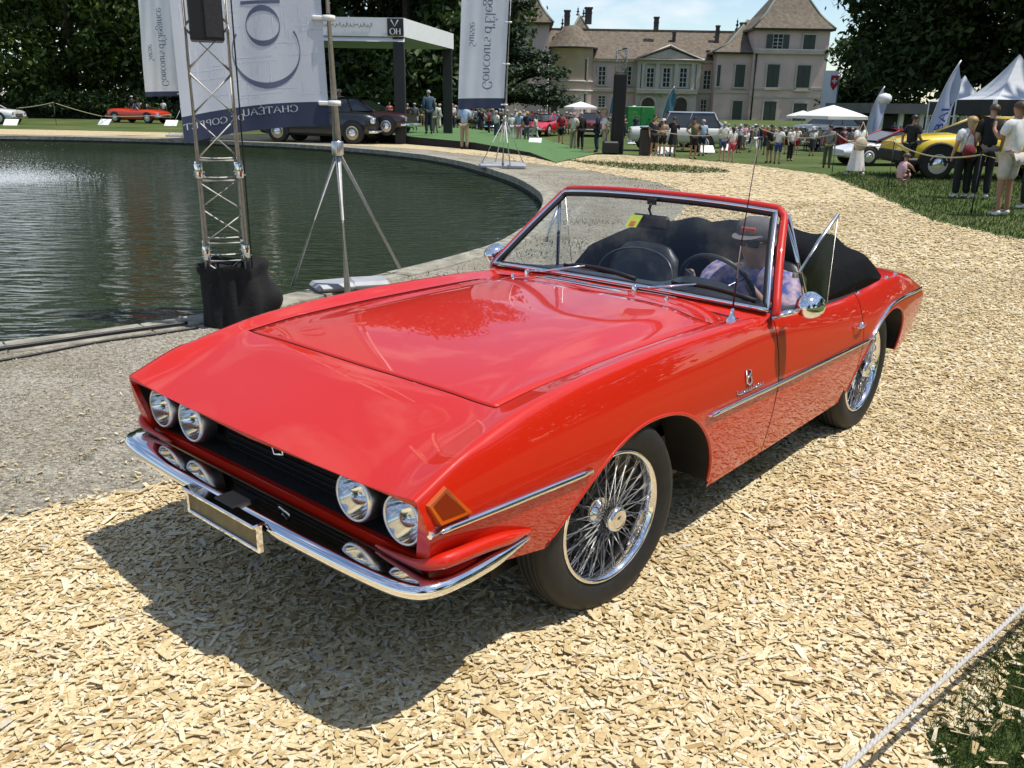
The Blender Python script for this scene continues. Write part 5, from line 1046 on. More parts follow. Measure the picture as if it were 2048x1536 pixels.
# ================================================================ black column tower, feather flags, parasols
ct = thing('speaker_column', 'tall black covered column with a bare truss top behind the path', 'column', gp(1233, 308)); gx = gp(1233, 308); px = 1711 / gx.y * .97
mb = MB(); mb.box((0, 0, 1.32), (.42, .42, 2.64), bev=.03); mb.build('black_sleeve', M['blackcloth'], ct)
mb = MB()
for x, y in ((-.17, -.17), (.17, -.17), (.17, .17), (-.17, .17)): mb.tube([(x, y, 2.6), (x, y, 3.42)], .025, 6)
for z in (2.7, 3.05, 3.4):
    for a, b_ in (((-.17, -.17), (.17, -.17)), ((.17, -.17), (.17, .17)), ((-.17, .17), (.17, .17)), ((-.17, -.17), (-.17, .17))): mb.tube([(*a, z), (*b_, z)], .015, 5); mb.tube([(*a, z), (*b_, z - .33)], .013, 5)
mb.build('truss_top', M['alu'], ct); mb = MB(); mb.box((-.25, -.25, .22), (.55, .4, .44), bev=.05); mb.build('floor_speaker', M['black'], ct)
bx = thing('flight_case', 'black upright flight case beside the man in the dark shirt', 'case', gp(1289, 312)); mb = MB(); mb.box((0, 0, .45), (.36, .4, .9), bev=.04); mb.build('case_body', M['black'], bx); mb = MB(); mb.box((0, 0, .93), (.38, .42, .06), bev=.02); mb.build('case_lid', M['rubber'], bx)
def feather(label, u, vb, Y, h, w_, m, lean=.0, txt=None, ink=None):
    p = at(u, vb, Y); t = thing('feather_flag', label, 'flag', (p.x, Y, 0), 0, 'feather flags'); rows = []; pole = []
    for k in range(17):
        f = k / 16; z = h * (.22 + .78 * f); xx = lean * z + (.55 * w_ * max(0, f - .55) ** 2 * 4); wd = w_ * (1 - max(0, (f - .62) / .38) ** 2.2) * (.86 + .14 * math.sin(f * 3)); rows.append([(xx + wd * q, .05 * math.sin(q * 5 + f * 6), z - .12 * h * q * f) for q in np.linspace(0, 1, 7)]); pole.append(rows[-1][0])
    mb = MB(); mb.grid(rows); mb.build('flag_cloth', m, t); mb = MB(); mb.tube([(0, 0, 0)] + pole, .025, 6); mb.build('flag_pole', M['steel'], t)
    if txt:
        pl = lambda s, tt: (lean * h * (.30 + s * .085) + w_ * (.78 - tt * .34), -.12, h * (.30 + s * .085)); V, Fc, _ = letters(txt, .26, .16, pl); mb = MB(); mb.add(V, Fc); mb.build('lettering', ink, t)['kind'] = 'stuff'
    return t
M['teal'] = mat('teal_flag', (.06, .17, .22), .7, var=.1, scale=3); M['paleblue'] = mat('pale_blue_flag', (.45, .50, .68), .7, var=.08, scale=2); M['blueink'] = mat('blue_ink', (.03, .05, .30), .7)
feather('teal feather flag standing against the mansion left of the black column', 1214, 235, 62, 2.9, .6, M['teal'], .12); feather('teal feather flag between the two arched mansion doors', 1318, 240, 62, 2.9, .62, M['teal'], .22)
feather('pale blue feather flag with dark lettering before the right trees', 1843, 262, 30, 3.2, .5, M['paleblue'], .22, 'BAL', M['blueink'])
feather('small pale flag beside the white lamp balloon', 1728, 255, 40, 2.6, .55, M['paleblue'], .16)
ff = thing('banner_flag', 'tall white flag with a red shield at the mansion corner', 'flag', (at(1650, 240, 60).x, 60, 0)); mb = MB(); mb.grid([[(x, .05 * math.sin(x * 6 + z), z) for x in np.linspace(-.45, .55, 8)] for z in np.linspace(.6, 4.0, 12)]); mb.build('flag_cloth', M['cloth'], ff)
mb = MB(); mb.tube([(.6, 0, 0), (.62, 0, 4.1)], .03, 6); mb.build('flag_pole', M['steel'], ff); mb = MB(); mb.prism([(.02, 3.1), (.25, 2.75), (.5, 3.1), (.5, 3.7), (.02, 3.7)], 0, .01, lambda a, b, c: (a, -.1 - c, b)); mb.build('shield', mat('red_shield', (.5, .03, .05), .6), ff); mb = MB(); mb.box((.26, -.13, 3.35), (.34, .02, .1)); mb.box((.26, -.13, 3.35), (.1, .022, .34)); mb.build('shield_cross', M['white'], ff)
M['parasol'] = mat('parasol_cloth', (.78, .76, .70), .8, var=.03, scale=2)
def parasol(label, uc, vtop, veave, u0, u1, Y):
    c = at(uc, veave, Y); hw = (at(u1, veave, Y).x - at(u0, veave, Y).x) / 2; h = at(uc, vtop, Y).z - c.z; t = thing('parasol', label, 'parasol', (c.x, Y, 0), .35, 'white parasols'); rows = []
    for f in np.linspace(0, 1, 6): rows.append([(hw * 1.0 * (1 - f * .99) * x, hw * (1 - f * .99) * y, c.z + h * f ** .9) for x, y in ((-1, -1), (0, -.94), (1, -1), (.94, 0), (1, 1), (0, .94), (-1, 1), (-.94, 0), (-1, -1))])
    mb = MB(); mb.grid(rows, smooth=False); mb.build('canopy', M['parasol'], t); mb = MB(); mb.grid([rows[0], [(x, y, z - .12) for x, y, z in rows[0]]], smooth=False); mb.build('canopy_edge', M['parasol'], t)
    mb = MB(); mb.tube([(0, 0, 0), (0, 0, c.z + h)], .035, 8); mb.build('pole', M['white'], t); mb = MB(); mb.box((0, 0, .05), (.6, .6, .1)); mb.build('base', M['steel'], t)
parasol('white parasol in front of the round turret', 1161, 203, 214, 1137, 1187, 52); parasol('small white parasol right of the black column', 1268, 211, 221, 1248, 1287, 56)
parasol('white parasol behind the largest one on the right', 1605, 221, 232, 1585, 1630, 48); parasol('largest white parasol on the right above the grey car', 1664, 210, 232, 1618, 1714, 36)
bl = thing('lamp_balloon', 'white balloon lamp on a stand before the low building', 'lamp', (at(1763, 240, 38).x, 38, 0)); mb = MB(); zc = at(1763, 197, 38).z; mb.lathe([(.01, -.22), (.2, -.2), (.28, -.08), (.28, .05), (.2, .17), (.01, .22)], c=(0, 0, zc), n=16); mb.build('balloon', M['white'], bl); mb = MB(); mb.tube([(-.3, 0, 0), (-.3, 0, zc - .2), (0, 0, zc)], .03, 6); mb.build('stand', M['steel'], bl)
# tent lettering
for (tn, x0, w_, ze), s_ in ((tn1, .12), (tn2, .13)):
    V, Fc, L_ = letters('BOUTIQUE'.replace('Q', 'O'), .2, .1, lambda s, t_: (w_ * .42 + s * s_, -.04, ze - .36 + t_ * s_)) if False else ([], [], 0)
# ================================================================ other cars
PAINT = {}
def paint(c, name):
    if name not in PAINT: PAINT[name] = mat(name, c, .35, coat=.8)
    return PAINT[name]
M['carglass'] = mat('dark_car_glass', (.03, .035, .04), .06, spec=.8)
M['creamwheel'] = mat('cream_wheel', (.42, .38, .26), .4)
def simple_car(label, u, v, head, k, col, name, st, gh, hw, wr, roof=True, cream=False, lamps=True, bumper=True, vname='parked_car', cat='car', roofcol=None, flare=0.0, wb=2.6, z=0.0):
    """(u, v) measures the middle of the car's near lower edge; head heading in degrees from +x; st body stations (y, zb, zt, wf), gh cabin (y0,y1,y2,y3,zbase,ztop)"""
    c = gp(u, v, z); hd_ = Vector((math.cos(R(head)), math.sin(R(head)), 0)); yaw = R(head) - math.pi / 2
    ext = abs(hd_.y) * 2.0 * k + abs(hd_.x) * hw * k; c = c + Vector((c.x, c.y, 0)).normalized() * ext * .9
    t = thing(vname, label, cat, c, yaw, 'show cars parked around the lawn'); t.scale = (k, k, k); pm = paint(col, name); rows = []
    Q = crom([(*s_,) for s_ in st], 5)
    for y, zb, zt, wf in Q:
        w_ = hw * wf; h = zt - zb; half = [(0, zb), (w_ * .86, zb), (w_ * .97, zb + h * .18), (w_, zb + h * .42), (w_ * .985, zb + h * .68), (w_ * .93, zb + h * .88), (w_ * .80, zb + h * .975), (w_ * .45, zt), (0, zt + .015)]
        rows.append([(-x, y, z) for x, z in half[::-1]] + [(x, y, z) for x, z in half[1:]])
    bm_ = MB(); bm_.grid(rows)
    for e in (0, -1): bm_.add(rows[e], [tuple(range(len(rows[e])))])
    bo = bm_.build('body', pm, t, fix=True)
    for y in (-wb / 2, wb / 2):
        for s in (-1, 1):
            wl = empty('wheel', (s * (hw - .10), y, wr), 0, t); mb = MB(); mb.lathe([(wr * .62, .10), (wr * .9, .11), (wr, .07), (wr, -.09), (wr * .62, -.1)], ax=(s, 0, 0), n=24); mb.build('tyre', M['rubber'], wl)
            mb = MB(); mb.lathe([(wr * .64, .09), (wr * .6, .115), (wr * .42, .10), (wr * .3, .12), (.001, .135)], ax=(s, 0, 0), n=20); mb.build('wheel_disc', M['creamwheel'] if cream else M['steel'], wl)
            mb = MB(); mb.lathe([(wr * .32, .115), (wr * .25, .15), (.001, .16)], ax=(s, 0, 0), n=14); mb.build('hub_cap', M['chrome'], wl)
            ar = wr + .05; pts = [(s * (hw + .004 + flare), y + ar * math.cos(a), wr + ar * math.sin(a)) for a in np.linspace(-.25, math.pi + .25, 19)]
            mb = MB(); mb.add([(s * (hw + .006), y, wr)] + pts, [(0, q, q + 1) for q in range(1, 19)]); mb.build('wheel_opening', M['black'], t)
    if gh:
        y0, y1, y2, y3, zb, zt = gh; wb_, wt_ = hw * .90, hw * .70
        B = [(-wb_, y0, zb), (wb_, y0, zb), (wb_ * .97, y3, zb), (-wb_ * .97, y3, zb)]; T = [(-wt_, y1, zt), (wt_, y1, zt), (wt_, y2, zt), (-wt_, y2, zt)]
        mb = MB(); mb.add(B + T, [(0, 1, 5, 4), (1, 2, 6, 5), (2, 3, 7, 6), (3, 0, 4, 7)]); mb.build('window_glass', M['carglass'] if roof else M['glass'], t)
        rm = roofcol or pm
        if roof:
            G_ = [[(x, y, zt + .05 * (1 - (x / wt_) ** 2) * 1.0 + .012) for x in np.linspace(-wt_ * 1.04, wt_ * 1.04, 9)] for y in np.linspace(y1 - .03, y2 + .03, 7)]; mb = MB(); mb.grid(G_); mb.build('roof', rm, t)
        for a, b_ in ((0, 4), (1, 5), (2, 6), (3, 7)): mb = MB(); mb.tube([B[a], T[a]], .035, 6); mb.build('pillar', rm if roof else M['chrome'], t)
        if roof:
            for s in (-1, 1): ym = y0 * .42 + y3 * .58; mb = MB(); mb.tube([(s * wb_ * .99, ym, zb), (s * wt_ * 1.0, (y1 + y2) / 2, zt)], .03, 6); mb.tube([(s * wt_, y1, zt), (s * wt_, y2, zt)], .03, 6); mb.build('window_pillar', rm, t)
    yf = st[-1][0]; zf = st[-1][2]; yr = st[0][0]
    if lamps:
        for s in (-1, 1):
            mb = MB(); mb.lathe([(.10, -.08), (.105, .0), (.095, .02), (.06, .05), (.001, .06)], c=(s * hw * .70, yf - .03, zf - .12), ax=(0, 1, 0), n=16); mb.build('headlamp', M['chrome'], t)
            mb = MB(); mb.box((s * hw * .75, yr + .02, st[0][2] - .18), (.16, .06, .08), bev=.01); mb.build('tail_lamp', paint((.4, .01, .01), 'tail_lamp_red'), t)
        mb = MB()
        for q in range(5): mb.box((0, yf + .012, zf - .12 - q * .045), (hw * .85, .03, .012))
        mb.build('grille', M['chrome'], t)['kind'] = 'stuff'
    if bumper:
        for yy, sg in ((yf + .08, 1), (yr - .08, -1)): mb = MB(); mb.tube([(-hw * .98, yy - sg * .2, .40), (-hw * .85, yy - sg * .03, .40), (0, yy, .40), (hw * .85, yy - sg * .03, .40), (hw * .98, yy - sg * .2, .40)], .045, 8); mb.build('bumper', M['chrome'], t)
    return t
sedan40 = [(-2.25, .45, .72, .55), (-2.05, .30, .92, .86), (-1.5, .26, 1.02, 1), (-.6, .24, 1.04, 1), (.5, .24, 1.04, 1), (1.2, .26, 1.02, .97), (1.75, .3, .98, .88), (2.05, .38, .86, .66)]
coupe60 = [(-2.1, .40, .72, .78), (-1.95, .28, .84, .94), (-1.3, .24, .90, 1), (0, .22, .88, 1), (1.0, .24, .86, 1), (1.7, .28, .80, .96), (1.98, .36, .72, .85)]
roadster = [(-1.95, .42, .66, .7), (-1.75, .30, .78, .92), (-1.2, .24, .84, 1), (0, .22, .78, 1), (1.0, .24, .80, 1), (1.6, .3, .72, .92), (1.9, .38, .62, .7)]
wedge = [(-2.1, .42, .88, .88), (-1.9, .28, .96, .98), (-1.2, .22, .96, 1), (0, .2, .90, 1), (1.1, .22, .76, 1), (1.8, .26, .62, .95), (2.1, .34, .54, .82)]
suv = [(-2.3, .62, 1.08, .88), (-2.15, .42, 1.16, .97), (-1.4, .36, 1.16, 1), (0, .34, 1.12, 1), (1.3, .36, 1.08, 1), (2.0, .42, 1.0, .95), (2.35, .5, .86, .82)]
box4 = [(-2.0, .5, 1.0, .94), (-1.9, .42, 1.06, 1), (0, .38, 1.06, 1), (1.2, .38, 1.04, 1), (1.85, .42, 1.0, .98), (1.95, .5, .96, .92)]
cargo = [(-1.3, .45, 2.0, .97), (-1.2, .4, 2.1, 1), (1.1, .4, 2.1, 1), (1.3, .45, 1.9, .97)]
simple_car('black vintage saloon with cream wheels driving along the chips by the stage', 652, 288, -14, 1.2, (.006, .007, .009), 'black_car_paint', sedan40, (-1.35, -.75, .15, .75, 1.0, 1.52), .82, .36, cream=True, wb=2.7)
simple_car('dark maroon coupe standing on the stage under the pavilion', 728, 271, -16, 1.08, (.028, .006, .008), 'maroon_paint', coupe60, (-1.3, -.75, .05, .75, .86, 1.28), .80, .34, wb=2.55, z=.33)
simple_car('orange red open roadster beyond the pond under the trees', 281, 247, -18, 1.08, (.62, .05, .015), 'orange_red_paint', roadster, (.05, .15, .18, .55, .78, 1.12), .78, .31, roof=False, wb=2.4)
simple_car('white car cut by the left edge beyond the pond', -22, 248, -5, 1.0, (.72, .72, .70), 'white_car_paint', coupe60, (-1.3, -.75, .05, .75, .86, 1.28), .80, .33, wb=2.5)
simple_car('bright red wedge sports car left of the man with the cream shirt', 1086, 274, -112, .95, (.55, .015, .02), 'bright_red_paint', wedge, (-1.0, -.55, .15, .95, .85, 1.18), .82, .32, wb=2.45)
simple_car('dark red car behind the two men talking', 1180, 274, 84, .95, (.16, .012, .02), 'wine_red_paint', coupe60, (-1.3, -.75, .05, .75, .86, 1.28), .80, .33, wb=2.5)
simple_car('dark green car behind the man in the light blue shirt', 966, 266, -70, .9, (.015, .035, .022), 'dark_green_paint', coupe60, (-1.3, -.75, .05, .75, .86, 1.28), .80, .33, wb=2.5)
simple_car('pale white off road car behind the people at the rope', 1345, 304, 178, .86, (.62, .62, .58), 'ivory_paint', box4, (-1.9, -1.6, .3, .6, 1.05, 1.62), .80, .38, wb=2.4, roofcol=paint((.12, .12, .14), 'dark_hood'))
simple_car('white saloon with chrome nose behind the man in the striped shirt', 1424, 298, -30, .8, (.66, .66, .66), 'plain_white_paint', coupe60, (-1.3, -.75, .05, .75, .86, 1.28), .80, .33, wb=2.55)
simple_car('grey vintage saloon under the largest parasol', 1652, 293, -150, .92, (.10, .12, .13), 'slate_grey_paint', sedan40, (-1.35, -.75, .15, .75, 1.0, 1.52), .82, .36, wb=2.7)
simple_car('low red sports car between the grey saloon and the woman in white', 1682, 304, -160, .8, (.45, .015, .02), 'sports_red_paint', roadster, (-.6, -.3, .1, .6, .78, 1.1), .78, .31, wb=2.4)
simple_car('white coupe with red roof behind the woman in the long white dress', 1775, 333, -172, .86, (.74, .74, .76), 'racing_white_paint', wedge, (-1.1, -.55, .10, .95, .86, 1.2), .84, .33, wb=2.5, roofcol=paint((.45, .02, .03), 'red_roof'), lamps=False, bumper=False)
yc = simple_car('bright yellow sport utility car behind the people on the right', 1960, 362, 176, 1.0, (.80, .56, .01), 'yellow_paint', suv, (-1.9, -1.3, .2, 1.0, 1.10, 1.46), .98, .385, wb=3.0, flare=.01, lamps=False, bumper=False)
mb = MB(); mb.box((0, 0, .44), (1.99, 4.5, .16), bev=.05); mb.box((0, 2.30, .55), (1.7, .16, .30), bev=.05); mb.build('black_cladding', M['rubber'], yc)
for s in (-1, 1):
    mb = MB(); mb.add([(s * .60, 2.325, .86), (s * .93, 2.10, .93), (s * .97, 1.75, .96), (s * .95, 2.05, .84), (s * .62, 2.34, .78)], [(0, 1, 2, 3, 4)]); mb.build('headlamp', M['carglass'], yc)
    for yw in (-1.5, 1.5):
        mb = MB(); mb.tube([(s * .985, yw + .46 * math.cos(a), .40 + .46 * math.sin(a)) for a in np.linspace(-.1, math.pi + .1, 15)], .045, 6); mb.build('arch_cladding', M['rubber'], yc)
gv = thing('box_van', 'bright green box van right of the black column', 'van', gp(1279, 272) + Vector((0, .7, 0)), R(4)); gm = paint((.02, .24, .05), 'green_van_paint')
mb = MB(); mb.box((0, 0, .95), (1.5, 1.2, 1.25), bev=.03); mb.build('box_body', gm, gv); mb = MB(); mb.box((.0, -.605, .95), (.012, .02, 1.2)); mb.box((.45, -.615, .9), (.1, .03, .05)); mb.build('door_seam', M['black'], gv); mb = MB(); mb.box((0, 0, .22), (1.4, 1.1, .2)); mb.build('chassis', M['black'], gv)
for x in (-.5, .5): mb = MB(); mb.lathe([(.001, -.1), (.2, -.1), (.22, -.05), (.22, .05), (.2, .1), (.001, .1)], c=(x, -.5, .22), ax=(0, -1, 0), n=18); mb.build('wheel', M['rubber'], gv)
# ================================================================ people
def skin_obj(name, V, E, rad, sub=1):
    me = bpy.data.meshes.new(name); me.from_pydata(V, E, []); o = bpy.data.objects.new(name, me); COL.objects.link(o)
    md = o.modifiers.new('skin', 'SKIN'); md.use_smooth_shade = True; md.branch_smoothing = .4
    sv = me.skin_vertices[0].data
    for k, r_ in enumerate(rad): sv[k].radius = r_ if isinstance(r_, tuple) else (r_, r_); sv[k].use_root = (k == 0)
    if sub: s_ = o.modifiers.new('sub', 'SUBSURF'); s_.levels = sub; s_.render_levels = sub
    return o
def bake(objs):
    bpy.context.view_layer.update(); dg = bpy.context.evaluated_depsgraph_get(); out = {}
    for k, o in objs.items():
        ev = o.evaluated_get(dg); me = bpy.data.meshes.new_from_object(ev); me.polygons.foreach_set('use_smooth', [True] * len(me.polygons)); out[k] = me
    for o in objs.values(): bpy.data.objects.remove(o, do_unlink=True)
    return out
def skeleton(pose):
    """joints of a 1.75 m figure facing -y, feet at z 0"""
    J = {'pelvis': (0, 0, .96), 'waist': (0, .01, 1.10), 'chest': (0, .0, 1.32), 'neck': (0, .01, 1.475), 'jaw': (0, -.015, 1.555), 'head': (0, -.012, 1.635), 'crown': (0, -.005, 1.705), 'nose': (0, -.098, 1.612)}
    for s, n in ((1, 'l'), (-1, 'r')):
        J['sh' + n] = (s * .175, .01, 1.415); J['hip' + n] = (s * .085, 0, .90); J['kn' + n] = (s * .10, -.02, .50); J['an' + n] = (s * .105, .02, .085); J['toe' + n] = (s * .125, -.13, .035)
        J['el' + n] = (s * .235, .03, 1.14); J['wr' + n] = (s * .245, -.05, .91); J['hd' + n] = (s * .24, -.07, .84); J['fg' + n] = (s * .235, -.08, .77); J['th' + n] = (s * .21, -.11, .83)
    J.update(pose); return J
PO = {'stand': {}, 'walk': {'knl': (.09, -.16, .52), 'anl': (.1, -.22, .10), 'toel': (.11, -.37, .06), 'knr': (-.1, .08, .49), 'anr': (-.1, .26, .13), 'toer': (-.1, .14, .03), 'ell': (.22, .12, 1.16), 'wrl': (.22, .10, .95), 'hdl': (.21, .08, .88), 'fgl': (.20, .06, .82), 'thl': (.19, .03, .87), 'wrr': (-.22, -.18, 1.0), 'hdr': (-.2, -.24, .98), 'fgr': (-.19, -.3, .96), 'thr': (-.17, -.24, 1.02)},
 'phone': {'elr': (-.24, -.08, 1.17), 'wrr': (-.16, -.27, 1.32), 'hdr': (-.13, -.30, 1.39), 'fgr': (-.11, -.31, 1.45), 'thr': (-.09, -.31, 1.40), 'ell': (.24, -.06, 1.16), 'wrl': (.14, -.27, 1.30), 'hdl': (.10, -.30, 1.37), 'fgl': (.08, -.31, 1.43), 'thl': (.06, -.31, 1.38)},
 'folded': {'ell': (.25, -.02, 1.15), 'wrl': (.02, -.17, 1.17), 'hdl': (-.06, -.18, 1.18), 'fgl': (-.12, -.17, 1.19), 'thl': (-.05, -.19, 1.23), 'elr': (-.25, -.02, 1.14), 'wrr': (-.02, -.15, 1.12), 'hdr': (.06, -.17, 1.12), 'fgr': (.12, -.17, 1.12), 'thr': (.05, -.19, 1.16)},
 'hips': {'ell': (.34, .09, 1.18), 'wrl': (.17, .02, 1.04), 'hdl': (.14, -.03, 1.01), 'fgl': (.11, -.08, .99), 'thl': (.14, .02, .99), 'elr': (-.34, .09, 1.18), 'wrr': (-.17, .02, 1.04), 'hdr': (-.14, -.03, 1.01), 'fgr': (-.11, -.08, .99), 'thr': (-.14, .02, .99)},
 'hold': {'ell': (.25, .0, 1.15), 'wrl': (.12, -.22, 1.12), 'hdl': (.07, -.25, 1.13), 'fgl': (.02, -.27, 1.14), 'thl': (.06, -.26, 1.18), 'hipl': (.085, 0, .9), 'knl': (.12, -.05, .5)}}
ORDER = ['pelvis', 'waist', 'chest', 'neck', 'jaw', 'head', 'crown', 'nose', 'shl', 'ell', 'wrl', 'hdl', 'fgl', 'thl', 'shr', 'elr', 'wrr', 'hdr', 'fgr', 'thr', 'hipl', 'knl', 'anl', 'toel', 'hipr', 'knr', 'anr', 'toer']
EDG = [('pelvis', 'waist'), ('waist', 'chest'), ('chest', 'neck'), ('neck', 'jaw'), ('jaw', 'head'), ('head', 'crown'), ('head', 'nose'), ('chest', 'shl'), ('shl', 'ell'), ('ell', 'wrl'), ('wrl', 'hdl'), ('hdl', 'fgl'), ('hdl', 'thl'), ('chest', 'shr'), ('shr', 'elr'), ('elr', 'wrr'), ('wrr', 'hdr'), ('hdr', 'fgr'), ('hdr', 'thr'), ('pelvis', 'hipl'), ('hipl', 'knl'), ('knl', 'anl'), ('anl', 'toel'), ('pelvis', 'hipr'), ('hipr', 'knr'), ('knr', 'anr'), ('anr', 'toer')]
RAD = {'pelvis': (.15, .105), 'waist': (.135, .095), 'chest': (.155, .105), 'neck': (.055, .055), 'jaw': (.066, .07), 'head': (.082, .098), 'crown': (.066, .08), 'nose': (.011, .011), 'sh': (.062, .062), 'el': (.043, .043), 'wr': (.028, .028), 'hd': (.036, .018), 'fg': (.022, .011), 'th': (.011, .011), 'hip': (.088, .088), 'kn': (.056, .056), 'an': (.038, .038), 'toe': (.036, .026)}
def rad_of(n): return RAD[n] if n in RAD else RAD[n[:-1]]
def sub_skin(name, J, names, grow, tweak={}, sub=1):
    V = [J[n] for n in names]; E = [(names.index(a), names.index(b)) for a, b in EDG if a in names and b in names]
    return skin_obj(name, V, E, [tuple(q + (tweak[n] if n in tweak else grow) for q in rad_of(n)) for n in names], sub)
def between(a, b, f): return tuple(x + (y - x) * f for x, y in zip(a, b))
jobs = {}; SK = {}
for pn, pz in PO.items():
    J = skeleton(pz); SK[pn] = J; jobs[pn, 'body'] = sub_skin('body', J, ORDER, 0)
    Js = dict(J); Js['pelvis'] = (0, 0, .90); Jk = dict(J); Jk['pelvis'] = (0, 0, .84)
    for s in 'lr': Js['el' + s] = between(J['sh' + s], J['el' + s], .82)
    jobs[pn, 'shirt'] = sub_skin('shirt', Js, ['pelvis', 'waist', 'chest', 'neck', 'shl', 'ell', 'shr', 'elr'], .030, {'neck': .008, 'ell': .03, 'elr': .03, 'pelvis': .035, 'shl': .026, 'shr': .026})
    jobs[pn, 'jacket'] = sub_skin('jacket', Jk, ['pelvis', 'waist', 'chest', 'neck', 'shl', 'ell', 'wrl', 'shr', 'elr', 'wrr'], .034, {'neck': .012, 'pelvis': .042, 'wrl': .02, 'wrr': .02})
    jobs[pn, 'trousers'] = sub_skin('trousers', J, ['pelvis', 'hipl', 'knl', 'anl', 'hipr', 'knr', 'anr'], .016, {'pelvis': .012, 'anl': .03, 'anr': .03, 'knl': .024, 'knr': .024})
    Jt = dict(J)
    for s in 'lr': Jt['kn' + s] = between(J['hip' + s], J['kn' + s], .92)
    jobs[pn, 'shorts'] = sub_skin('shorts', Jt, ['pelvis', 'hipl', 'knl', 'hipr', 'knr'], .018, {'pelvis': .012, 'knl': .038, 'knr': .038})
    jobs[pn, 'shoes'] = None
    for s in 'lr':
        V = [between(J['an' + s], J['kn' + s], .05), (J['an' + s][0], J['an' + s][1] + .02, J['an' + s][2] - .045), J['toe' + s]]; jobs[pn, 'shoe' + s] = skin_obj('shoe', V, [(0, 1), (1, 2)], [(.045, .045), (.048, .048), (.046, .036)], 1)
jobs = {k: v for k, v in jobs.items() if v is not None}
# the driver
dJ = {'pelvis': (.36, 1.76, .46), 'waist': (.36, 1.80, .58), 'chest': (.36, 1.84, .77), 'neck': (.36, 1.83, .90), 'jaw': (.36, 1.795, .955), 'head': (.36, 1.785, 1.03), 'crown': (.36, 1.79, 1.095), 'nose': (.355, 1.69, 1.005), 'shl': (.535, 1.83, .845), 'ell': (.60, 1.64, .68), 'wrl': (.545, 1.46, .83), 'hdl': (.525, 1.43, .88), 'fgl': (.50, 1.42, .92), 'thl': (.49, 1.45, .88), 'shr': (.185, 1.83, .845), 'elr': (.13, 1.64, .69), 'wrr': (.185, 1.47, .83), 'hdr': (.20, 1.44, .88), 'fgr': (.22, 1.42, .92), 'thr': (.235, 1.45, .88), 'hipl': (.45, 1.72, .47), 'knl': (.48, 1.33, .56), 'anl': (.46, 1.02, .38), 'toel': (.46, .92, .42), 'hipr': (.27, 1.72, .47), 'knr': (.25, 1.33, .56), 'anr': (.27, 1.02, .38), 'toer': (.27, .92, .42)}
jobs['drv', 'body'] = sub_skin('body', dJ, ORDER, 0, sub=2); dS = dict(dJ)
for s in 'lr': dS['el' + s] = between(dJ['sh' + s], dJ['el' + s], .9)
jobs['drv', 'shirt'] = sub_skin('shirt', dS, ['pelvis', 'waist', 'chest', 'neck', 'shl', 'ell', 'shr', 'elr'], .020, {'neck': .012, 'ell': .03, 'elr': .03}, 2)
jobs['drv', 'trousers'] = sub_skin('trousers', dJ, ['pelvis', 'hipl', 'knl', 'anl', 'hipr', 'knr', 'anr'], .016)
BK = bake(jobs)
def hair_mesh(long_=0.0, bob=False):
    mb = MB(); rows = []; c = Vector((0, -.005, 1.632))
    for k, th in enumerate(np.linspace(0, 1.0, 9)):
        a = th * (1.75 if not long_ else 1.75); row = []
        for q in np.linspace(0, 2 * math.pi, 21):
            fr = max(0, -math.sin(q)); lim = 1.0 - .42 * fr ** 1.5; aa = a * lim; row.append((c.x + .094 * math.sin(aa) * math.cos(q), c.y + .012 + .110 * math.sin(aa) * math.sin(q), c.z + .098 * math.cos(aa) + .0))
        rows.append(row)
    mb.grid(rows)
    if long_:
        rows = []
        for f in np.linspace(0, 1, 6): rows.append([(.088 * math.cos(q) * (1 - .15 * f), .02 + .085 * abs(math.sin(q)) * (1 - .1 * f) + .02 * f, 1.66 - long_ * f) for q in np.linspace(-.25, math.pi + .25, 13)])
        mb.grid(rows)
    return mb.mesh('hair')
def hat_mesh(brim, cap=False):
    mb = MB(); c = (0, -.005, 1.665)
    if cap: mb.lathe([(.098, -.02), (.099, .01), (.085, .05), (.05, .072), (.001, .078)], c=c, n=20); mb.add([(.075 * math.cos(q), -.085 + -.09 * math.sin(q), 1.662 - .015 * math.sin(q)) for q in np.linspace(0, math.pi, 11)], [tuple(range(11))]); mb.add([(.075 * math.cos(q), -.085 + -.09 * math.sin(q), 1.655 - .015 * math.sin(q)) for q in np.linspace(0, math.pi, 11)], [tuple(range(11))[::-1]])
    else: mb.lathe([(brim, -.012), (brim * .8, .0), (.098, .004), (.094, .06), (.08, .095), (.03, .085), (.001, .088)], c=c, n=24); mb.lathe([(brim, -.012), (.09, -.008)], c=c, n=24)
    return mb.mesh('hat')
HM = {'short': hair_mesh(), 'long': hair_mesh(.30), 'shoulder': hair_mesh(.2)}; HT = {'cap': hat_mesh(0, True), 'hat': hat_mesh(.17), 'sunhat': hat_mesh(.2)}
def skirt_mesh(z0, z1, r0, r1):
    mb = MB(); rows = []
    for f in np.linspace(0, 1, 9): rows.append([((r0[0] + (r1[0] - r0[0]) * f) * math.cos(q) * (1 + .05 * f * math.sin(q * 9)), (r0[1] + (r1[1] - r0[1]) * f) * math.sin(q) * (1 + .05 * f * math.cos(q * 8)), z0 + (z1 - z0) * f) for q in np.linspace(0, 2 * math.pi, 37)])
    mb.grid(rows); return mb.mesh('skirt')
SKT = {'dress': skirt_mesh(1.12, .18, (.145, .105), (.30, .26)), 'skirt': skirt_mesh(1.08, .52, (.15, .11), (.23, .2))}
CM = {}
def cm(c, rough=.85):
    c = tuple(round(x, 3) for x in c)
    if c not in CM: CM[c] = mat('clothes_%d' % len(CM), c, rough, var=.10, scale=14, bump=.12, bscale=25)
    return CM[c]
